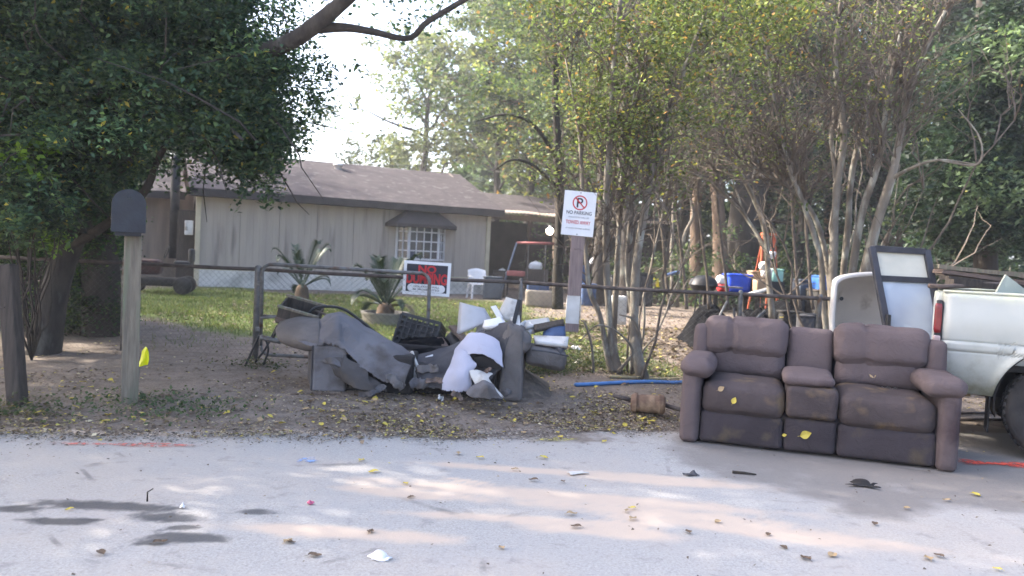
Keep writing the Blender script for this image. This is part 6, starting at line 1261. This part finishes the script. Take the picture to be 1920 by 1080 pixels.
for i, (px, py, r_, mt, lab) in enumerate([(1356,541,.11,'red','red bag on the table beside the blue tote'),(1354,524,.09,'white','white ball of cloth above the red bag'),(1437,512,.12,'white','white bundle under the ladder'),(1432,498,.11,'white_dirty','pale pinkish bundle higher on the ladder'),(1446,478,.08,'white','white rag tied on the orange ladder')]):
    c_ = P(px, py, YT-.1); o = thing('bundle', lab, 'bundle', c_); obj('cloth', MB().rbox((0, 0, 0), (r_*2, r_*1.6, r_*1.8), r_*.8, 10, (0, 0, 0), (), .02, 40+i), M[mt], o, True); obj('fold', MB().rbox((r_*.3, -r_*.5, r_*.3), (r_*1.2, r_*.8, r_*.8), r_*.38, 8, (0, 0, 0), (), .015, 60+i), M[mt], o, True)
boxthing('crate', 'teal plastic crate on the table beside the ladder', 'crate', 1447, 1470, 508, 528, YT+.05, .3, 'teal', None, 'teal', None)
o = thing('crate', 'dark crate under the teal one on the table', 'crate', (P(1458, 535, YT)[0], YT+.2, tz_)); hh_ = hgt(1458, 528, YT)-tz_; obj('body', MB().box((0, 0, hh_/2), (.30, .34, hh_-.004)), M['black'], o); obj('lip', MB().box((0, 0, hh_-.03), (.32, .36, .03)), M['black'], o)
M['ladder'] = mat('orange_ladder', (.42, .10, .045), (.34, .08, .04), 5, .5)
lq = np.array([P(1440, 540, 16.6)[0], 16.4, .05]); o = thing('ladder', 'orange fibreglass stepladder standing behind the junk table', 'ladder', lq); tp0 = P(1441, 441, 16.9)-lq
for sx in (-1, 1): obj('side_rail', MB().bar((sx*.22, 0, 0), (tp0[0]+sx*.12, tp0[1], tp0[2]), .04, .07, (0, 1, 0)), M['ladder'], o); obj('rear_leg', MB().bar((sx*.22, 1.0, 0), (tp0[0]+sx*.10, tp0[1]+.04, tp0[2]-.05), .03, .03, (0, 1, 0)), M['ladder'], o)
for k in range(1, 7): f_ = k/7; obj('rung', MB().box((tp0[0]*f_, tp0[1]*f_, tp0[2]*f_), (.44-.20*f_, .08, .03)), M['galv'], o)
obj('cap', MB().box((tp0[0], tp0[1], tp0[2]+.02), (.30, .14, .05)), M['ladder'], o)
gq = onz(1318, 15.2); o = thing('grill', 'black barbecue grill with round lid near the table end', 'grill', gq); zg = hgt(1318, 536, 15.2)-gq[2]
obj('bowl', MB().lathe([(0, -.16), (.18, -.12), (.26, 0), (.27, .02)], 20, (0, 0, zg)), M['black_metal'], o, True); obj('lid', MB().lathe([(.28, .02), (.24, .12), (.13, .19), (0, .21)], 20, (0, 0, zg)), M['black_metal'], o, True); obj('shelf', MB().box((.48, 0, zg), (.45, .35, .03)), M['galv'], o)
for a in range(3): obj('leg', MB().tube([(.14*math.cos(a*2.1), .14*math.sin(a*2.1), zg-.1), (.26*math.cos(a*2.1), .26*math.sin(a*2.1), 0)], .014, 6), M['black_metal'], o)
M['blue_mid'] = mat('mid_blue_plastic', (.03, .10, .34), (.02, .07, .24), 4, .5)
boxthing('storage_tote', 'blue tote behind the grey stem cluster', 'tote', 1536, 1562, 521, 546, 15, .5, 'blue_mid', None, 'blue_mid', None)
boxthing('stand', 'dark crate carrying the blue tote behind the stems', 'crate', 1530, 1566, 548, 590, 14.9, .6, 'chassis', None, 'wood_dark', .08)
boxthing('storage_tote', 'dull blue tote half hidden among the stems', 'tote', 1498, 1524, 528, 550, 15.5, .5, 'blue_grey', None, 'blue_grey', .1)
for i, (px, py, mt, lab) in enumerate([(1476,584,'chassis','dark bucket behind the middle of the sofa'),(1508,592,'grey_dark','dark bag behind the sofa console'),(1520,590,'black_metal','dark tin behind the stems'),(1490,585,'wood_dark','dark crate behind the stems')]):
    q = P(px, py+14, 11+i*.3); q[2] = float(gz(q[0], q[1])); h_ = max(.2, hgt(px, py, 11+i*.3)-q[2]); o = thing('bucket' if 'bucket' in lab else 'bag' if 'bag' in lab else 'tin' if 'tin' in lab else 'crate', lab, lab.split()[1], q); obj('body', MB().rbox((0, 0, h_/2), (.22, .22, h_), .05, 6, (0, 0, 0), (), .01, i), M[mt], o, True); obj('rim', MB().rbox((0, 0, h_), (.24, .24, .03), .012, 5), M[mt], o, True)
M['rust_red'] = mat('dull_red', (.06, .022, .018), (.035, .016, .014), 5, .7)
# small scraps over and round the wreck
rs = np.random.RandomState(23); sc_ = 'small scraps spilled from the wrecked sofa'
for i, (px, py, Y, w_, h_, mt, lab) in enumerate([(778,700,Y1+.2,.10,.06,'white_dirty','torn white padding in the gap between the two sofa halves'),(800,690,Y1+.16,.11,.035,'grey_brown','crumpled grey cloth lying in the gap under the crate'),(818,712,Y1+.05,.09,.022,'wood_brown','splintered slat in the gap beside the pale sheet'),(786,718,Y1+.08,.09,.05,'grey_fab','grey cloth scrap low in the gap of the wreck'),(742,716,Y1-.07,.10,.04,'grey_brown','shred hanging at the lower hem of the torn cover'),(700,735,Y1-.1,.13,.03,'grey_dark','dark shred on the dirt below the torn cover'),(828,744,Y1-.05,.03,.012,'concrete','pale scrap on the dirt under the sheet hem'),(905,700,Y1-.02,.09,.022,'wood_brown','broken brown slat sticking out below the sheet'),(860,745,Y1-.1,.07,.02,'wood_brown','wood splinter on the dirt before the pale sheet'),(945,742,Y1-.1,.08,.03,'grey_dark','grey shred at the foot of the second box arm'),(990,615,Y1+.8,.10,.05,'white','white scrap on the grey board'),(1045,655,Y1+.45,.10,.04,'grey_dark','dark rag hanging over the soiled cushion')]):
    c_ = P(px, py, Y); o = thing('scrap', lab, 'scrap', c_, 0, sc_); r_ = np.random.RandomState(i); A = np.zeros((9, 12, 3))
    for p_ in range(9):
        for q_ in range(12):
            u, v = p_/8*2-1, q_/11*2-1; k_ = 1-.35*abs(math.sin(5*v+i))*abs(u); A[p_, q_] = (w_*v*k_, .03*math.sin(4*v+i)+.02*u, h_*u*(1-.3*abs(math.sin(4*v+i*2))))
    A += np.stack([vnoise(A, 14, i), vnoise(A, 14, i+1), vnoise(A, 14, i+2)], -1)*.012; A = A @ roty(r_.uniform(-.7, .7)).T; obj('cloth' if mt not in ('wood_brown',) else 'splinter', MB().grid(A), M[mt], o, True, solid=.006)
# old mower by the house side
q = onz(300, 19); o = thing('riding_mower', 'old red riding mower in the shade by the low house wing', 'mower', q, R(15))
obj('hood', MB().rbox((-.35, 0, .62), (.75, .5, .36), .10, 8), M['rust_red'], o, True); obj('deck', MB().rbox((.1, 0, .28), (1.1, .8, .18), .07, 8), M['chassis'], o, True); obj('seat', MB().rbox((.5, 0, .72), (.4, .4, .14), .06, 8), M['black'], o, True); obj('seat_back', MB().rbox((.68, 0, .92), (.12, .4, .34), .055, 8), M['black'], o, True)
obj('steering_wheel', MB().tube([(.12+.05*math.cos(t_), .16*math.sin(t_), .98+.14*math.cos(t_)) for t_ in np.linspace(0, 6.28, 17)], .014, 6), M['black'], o, True)
for x, r_ in ((-.55, .17), (.55, .21)):
    for y in (-.38, .38): obj('wheel', MB().lathe([(0, -.07), (r_*.5, -.08), (r_*.9, -.09), (r_, -.04), (r_, .04), (r_*.9, .09), (0, .07)], 18, (x, y, r_), rotx(R(90))), M['rubber'], o, True)
# ---------------------------------------------------------------- leaves and litter
def litter_mesh(name, x, y, L, cols, rs, lift=.006, curl=.25):
    z = np.where(y < edge(x)+.02, .004, gz(x, y))+lift; N = len(x); a = rs.uniform(0, 6.28, N); A = np.stack([np.cos(a), np.sin(a), rs.normal(0, .22, N)], 1); B = np.stack([-np.sin(a), np.cos(a), rs.normal(0, .22, N)], 1); L = L[:, None]; W = L*rs.uniform(.45, .8, (N, 1)); c = np.stack([x, y, z+np.abs(rs.normal(0, .3, N))*L[:, 0]*.35], 1); up = np.array([0, 0, 1.0])
    V = np.stack([c-A*L*.5, c-A*L*.1+B*W*.5+up*L*curl*rs.uniform(0, 1, (N, 1)), c+A*L*.5, c-A*L*.1-B*W*.5+up*L*curl*rs.uniform(0, 1, (N, 1))], 1).reshape(-1, 3)
    V[:, 2] = np.maximum(V[:, 2], np.repeat(z, 4)-.003)
    me = bpy.data.meshes.new(name); me.vertices.add(4*N); me.vertices.foreach_set('co', V.astype(np.float32).ravel()); me.loops.add(4*N); me.loops.foreach_set('vertex_index', np.arange(4*N, dtype=np.int32)); me.polygons.add(N); me.polygons.foreach_set('loop_start', (np.arange(N)*4).astype(np.int32)); me.update(calc_edges=True)
    ca = me.attributes.new('col', 'FLOAT_COLOR', 'POINT'); C4 = np.ones((N, 4, 4), np.float32); C4[:, :, :3] = cols[:, None]; ca.data.foreach_set('color', C4.ravel()); me.materials.append(M['litter']); o = link(bpy.data.objects.new(name, me)); o['kind'] = 'stuff'; return o
LC = np.array([(.15,.11,.08),(.22,.165,.115),(.32,.25,.17),(.12,.09,.07),(.50,.42,.11),(.52,.45,.30),(.38,.34,.09)])
rs = np.random.RandomState(101); n = 20000; x = rs.uniform(-8, 6.5, n); y = edge(x)+rs.exponential(1.5, n)*1.0-.12+rs.normal(0, .1, n); k = (vnoise(np.stack([x, y], -1), 2.6, 55)+.6*vnoise(np.stack([x, y], -1), 7, 56)+rs.normal(0, .4, n) > -.15) & (y < 12) & ~((x > 1.3) & (y < 7.0) & (rs.uniform(size=n) < .8)); x, y = x[k], y[k]
litter_mesh('leaf_litter', x, y, rs.uniform(.016, .046, len(x)), LC[rs.choice(7, len(x), p=[.30,.22,.13,.22,.05,.05,.03])]*rs.uniform(.7, 1.2, (len(x), 1)), rs)
n = 15000; x = np.concatenate([rs.normal(-.3, 1.1, n//2), rs.normal(.9, .9, n//4), rs.normal(-3.2, 1.3, n//4)]); y = edge(x)+np.abs(rs.normal(.15, .75, len(x)))-.1; k = (vnoise(np.stack([x, y], -1), 3.5, 57)+rs.normal(0, .4, len(x)) > .0) & ~((x > 1.3) & (y < 7)); x, y = x[k], y[k]
litter_mesh('leaf_litter', x, y, rs.uniform(.014, .036, len(x)), LC[rs.choice(7, len(x), p=[.16,.24,.24,.10,.10,.12,.04])]*rs.uniform(.7, 1.15, (len(x), 1)), rs)
n = 3600; x = rs.uniform(-6, 6.5, n); y = rs.uniform(2.2, 6.6, n); k = (y < edge(x)) & (rs.uniform(size=n) < .12+.75*ss(1.3, .0, edge(x)-y)+.3*ss(1.5, 3.5, x)); x, y = x[k], y[k]
litter_mesh('road_debris', x, y, rs.uniform(.008, .026, len(x)), LC[rs.choice(7, len(x), p=[.34,.2,.1,.26,.05,.03,.02])]*rs.uniform(.6, 1.1, (len(x), 1)), rs)
n = 5000; x = rs.uniform(-6, 6, n); y = rs.uniform(12, 22, n); litter_mesh('leaf_litter', x, y, rs.uniform(.05, .10, n), LC[rs.choice(7, n, p=[.28,.24,.18,.2,.04,.05,.01])], rs)
GC = np.array([(.30,.27,.24),(.20,.18,.16),(.42,.37,.31),(.14,.115,.095)])
n = 9000; x = rs.uniform(-6, 1.6, n); y = edge(x)+rs.normal(-.04, .13, n)+.10*vnoise(np.stack([x], -1), 5, 7); litter_mesh('gravel', x, y, rs.uniform(.008, .026, n), GC[rs.choice(4, n, p=[.3,.25,.2,.25])]*rs.uniform(.7, 1.15, (n, 1)), rs, .004)
n = 7000; x = rs.uniform(.8, 6.5, n); y = rs.uniform(9, 17, n); litter_mesh('leaf_litter', x, y, rs.uniform(.05, .12, n), LC[rs.choice(7, n, p=[.34,.2,.1,.30,.02,.03,.01])]*.75, rs)
# low green weeds at the foot of the mailbox post
w0 = GZ(295, 765); n = 750; x = w0[0]+rs.normal(0, .38, n); y = w0[1]+rs.normal(.05, .2, n); z = gz(x, y)+rs.uniform(.0, .07, n)
me = leaf_mesh('weeds', np.stack([x, y, z], 1), rs.uniform(.02, .045, n), rs.uniform(.012, .03, n), np.array([(.065,.105,.045),(.09,.13,.055),(.05,.08,.035)])[rs.choice(3, n)], rs); me.materials.append(M['leaf']); o = link(bpy.data.objects.new('weeds', me)); o['kind'] = 'stuff'
for (px, py, n, sx) in ((10, 780, 500, .22), (1028, 697, 1500, .22), (1010, 704, 700, .2), (1090, 690, 900, .35), (1150, 690, 900, .35), (480, 690, 260, .2)):
    w0 = GZ(px, py); x = w0[0]+rs.normal(0, sx, n); y = w0[1]+rs.normal(.1, .15, n); z = gz(x, y)+np.abs(rs.normal(0, .09 if px > 1000 else .04, n))
    me = leaf_mesh('weeds', np.stack([x, y, z], 1), rs.uniform(.02, .05, n), rs.uniform(.012, .03, n), np.array([(.06,.085,.035),(.085,.10,.045),(.12,.10,.06)])[rs.choice(3, n)], rs); me.materials.append(M['leaf']); o = link(bpy.data.objects.new('weeds', me)); o['kind'] = 'stuff'
# individual fallen leaves, largest in view
def leaf_shape(seed, lobed):
    r_ = np.random.RandomState(seed); m = MB(); n = 10 if not lobed else 15; A = []
    for t_ in np.linspace(0, 1, n):
        w_ = .36*math.sin(math.pi*min(1, t_**.8*.98+.01))*(1+(.28*math.sin(t_*22) if lobed else 0)); A.append([(t_-.5, -w_, .10*r_.uniform(.5, 1)+.05*math.sin(t_*6)), (t_-.5, 0, .0+.05*math.sin(t_*6)), (t_-.5, w_, .12*r_.uniform(.4, 1)+.05*math.sin(t_*6))])
    A = np.array(A); A[..., 2] -= A[..., 2].min(); m.grid(A); m.tube([(-.5, 0, .02), (-.72, .03, .01)], .018, 3); return m
LM = {}
for nm, c1, c2 in (('yellow', (.56,.45,.08), (.46,.35,.07)), ('brown', (.16,.105,.065), (.10,.07,.05)), ('tan', (.42,.30,.16), (.33,.23,.13))):
    M['leaf_'+nm] = mat('fallen_leaf_'+nm, c1, c2, 14, .75)
    LM[nm] = []
    for i in range(3): me = leaf_shape(200+i, i == 1).mesh('fallen_leaf'); me.materials.append(M['leaf_'+nm]); LM[nm].append(me)
def where(px, py):
    names = [(-900,'post'),(0,'')]
    if py < 800:
        return ('by the leaning dark post' if px < 150 else 'at the mailbox post foot' if px < 330 else 'between mailbox and gate' if px < 520 else 'before the wrecked sofa arm' if px < 700 else 'before the torn grey cover' if px < 830 else 'before the pale sheet' if px < 960 else 'below the soiled cushion' if px < 1090 else 'near the rusty muffler')
    return ('along the road edge by the mailbox' if px < 400 else 'along the road edge before the wreck' if px < 850 else 'along the road edge before the muffler')
def put_leaf(nm, x, y, z, s_, rz_, lab, grp, tilt=(0, 0)):
    o = link(bpy.data.objects.new('fallen_leaf', LM[nm][rs.randint(3)])); o.location = (x, y, z); o.scale = (s_,)*3; o.rotation_euler = (tilt[0], tilt[1], rz_); tag(o, lab, 'leaf', grp); return o
spots = [(678,865,'yellow'),(700,887,'yellow'),(965,882,'tan'),(760,909,'yellow'),(1072,966,'tan'),(1187,975,'tan'),(1345,981,'tan'),(1175,960,'tan'),(1290,1000,'brown'),(1440,1005,'brown'),(130,958,'yellow'),(545,1020,'brown'),(1080,990,'brown'),(1560,1045,'tan'),(1775,940,'tan'),(1830,930,'yellow'),(1700,955,'tan'),(1870,1070,'yellow'),(1640,985,'brown'),(1020,860,'yellow'),(860,852,'tan'),(900,860,'yellow'),(1055,905,'brown'),(1000,902,'brown'),(1185,955,'yellow'),(1510,1050,'brown'),(1470,1030,'brown'),(590,1045,'brown'),(1760,1045,'brown'),(1740,1050,'tan'),(190,1040,'brown'),(695,1000,'brown'),(770,935,'brown'),(540,1018,'tan'),(940,1030,'tan'),(300,1020,'brown')]
for px, py, c_ in spots:
    q = GZ(px, py); put_leaf(c_, q[0], q[1], .008, rs.uniform(.04, .065), rs.uniform(0, 6.28), {'yellow': 'yellow', 'brown': 'curled brown', 'tan': 'pale tan'}[c_]+' fallen leaf on the road '+('by the wet stains' if px < 420 else 'between stains and paper scrap' if px < 660 else 'around the paper scrap' if px < 900 else 'on the sandy streaks' if px < 1230 else 'before the sofa' if py < 985 else 'at the bottom below the sofa'), 'fallen leaves on the road')
for i in range(240):
    c_ = ['yellow', 'tan', 'brown'][rs.choice(3, p=[.5, .3, .2])]; px = rs.uniform(20, 1260) if i < 130 else rs.uniform(480, 1250); py = rs.triangular(690, 785, 835); q = GZ(px, py)
    put_leaf(c_, q[0], q[1], q[2]+.012, rs.uniform(.03, .066), rs.uniform(0, 6.28), {'yellow': 'yellow', 'brown': 'curled brown', 'tan': 'pale tan'}[c_]+' fallen leaf on the dirt '+where(px, py), 'fallen leaves on the dirt verge', (rs.normal(0, .25), rs.normal(0, .25)))
cs_, sn_ = math.cos(sr), math.sin(sr)
def on_sofa(u, v, z, c_, s_, rz_, lab, tilt):
    o = put_leaf(c_, SL[0]+cs_*u-sn_*v, SL[1]+sn_*u+cs_*v, z, s_, rz_, lab, None, tilt); o.rotation_euler = (tilt[0], 0, sr); o.rotation_euler.rotate_axis('Z', rz_); return o
on_sofa(.30, -.028, .455, 'tan', .055, .6, 'pale leaf near the top of the sofa seat front', (R(80), 0))
on_sofa(.40, -.033, .375, 'yellow', .055, 1.2, 'yellow leaf stuck to the front of the sofa seat', (R(86), 0))
on_sofa(.93, .015, .165, 'yellow', .085, .4, 'large yellow leaf stuck low on the sofa console', (R(88), 0))
on_sofa(1.42, .50, .60, 'tan', .065, 2.0, 'tan leaf on the backrest cushion of the sofa', (R(75), 0))
on_sofa(.72, .55, .995, 'yellow', .045, 1.0, 'small yellow leaf on top of a sofa headrest', (R(10), 0))
on_sofa(.78, .03, .14, 'yellow', .035, .2, 'tiny yellow leaf low on the sofa console', (R(88), 0))
# ---------------------------------------------------------------- haze volume added to imitate the camera's veiling glare
hz = bpy.data.materials.new('haze'); hz.use_nodes = True; n_ = hz.node_tree.nodes; l_ = hz.node_tree.links; n_.remove(n_['Principled BSDF'])
pv = n_.new('ShaderNodeVolumePrincipled'); pv.inputs['Color'].default_value = (.93, .95, 1.0, 1); pv.inputs['Density'].default_value = .0017; pv.inputs['Anisotropy'].default_value = .35
l_.new(pv.outputs[0], n_['Material Output'].inputs['Volume'])
o = obj('haze', MB().box((0, 130, 9.5), (524, 386, 22)), hz, None, kind='stuff')
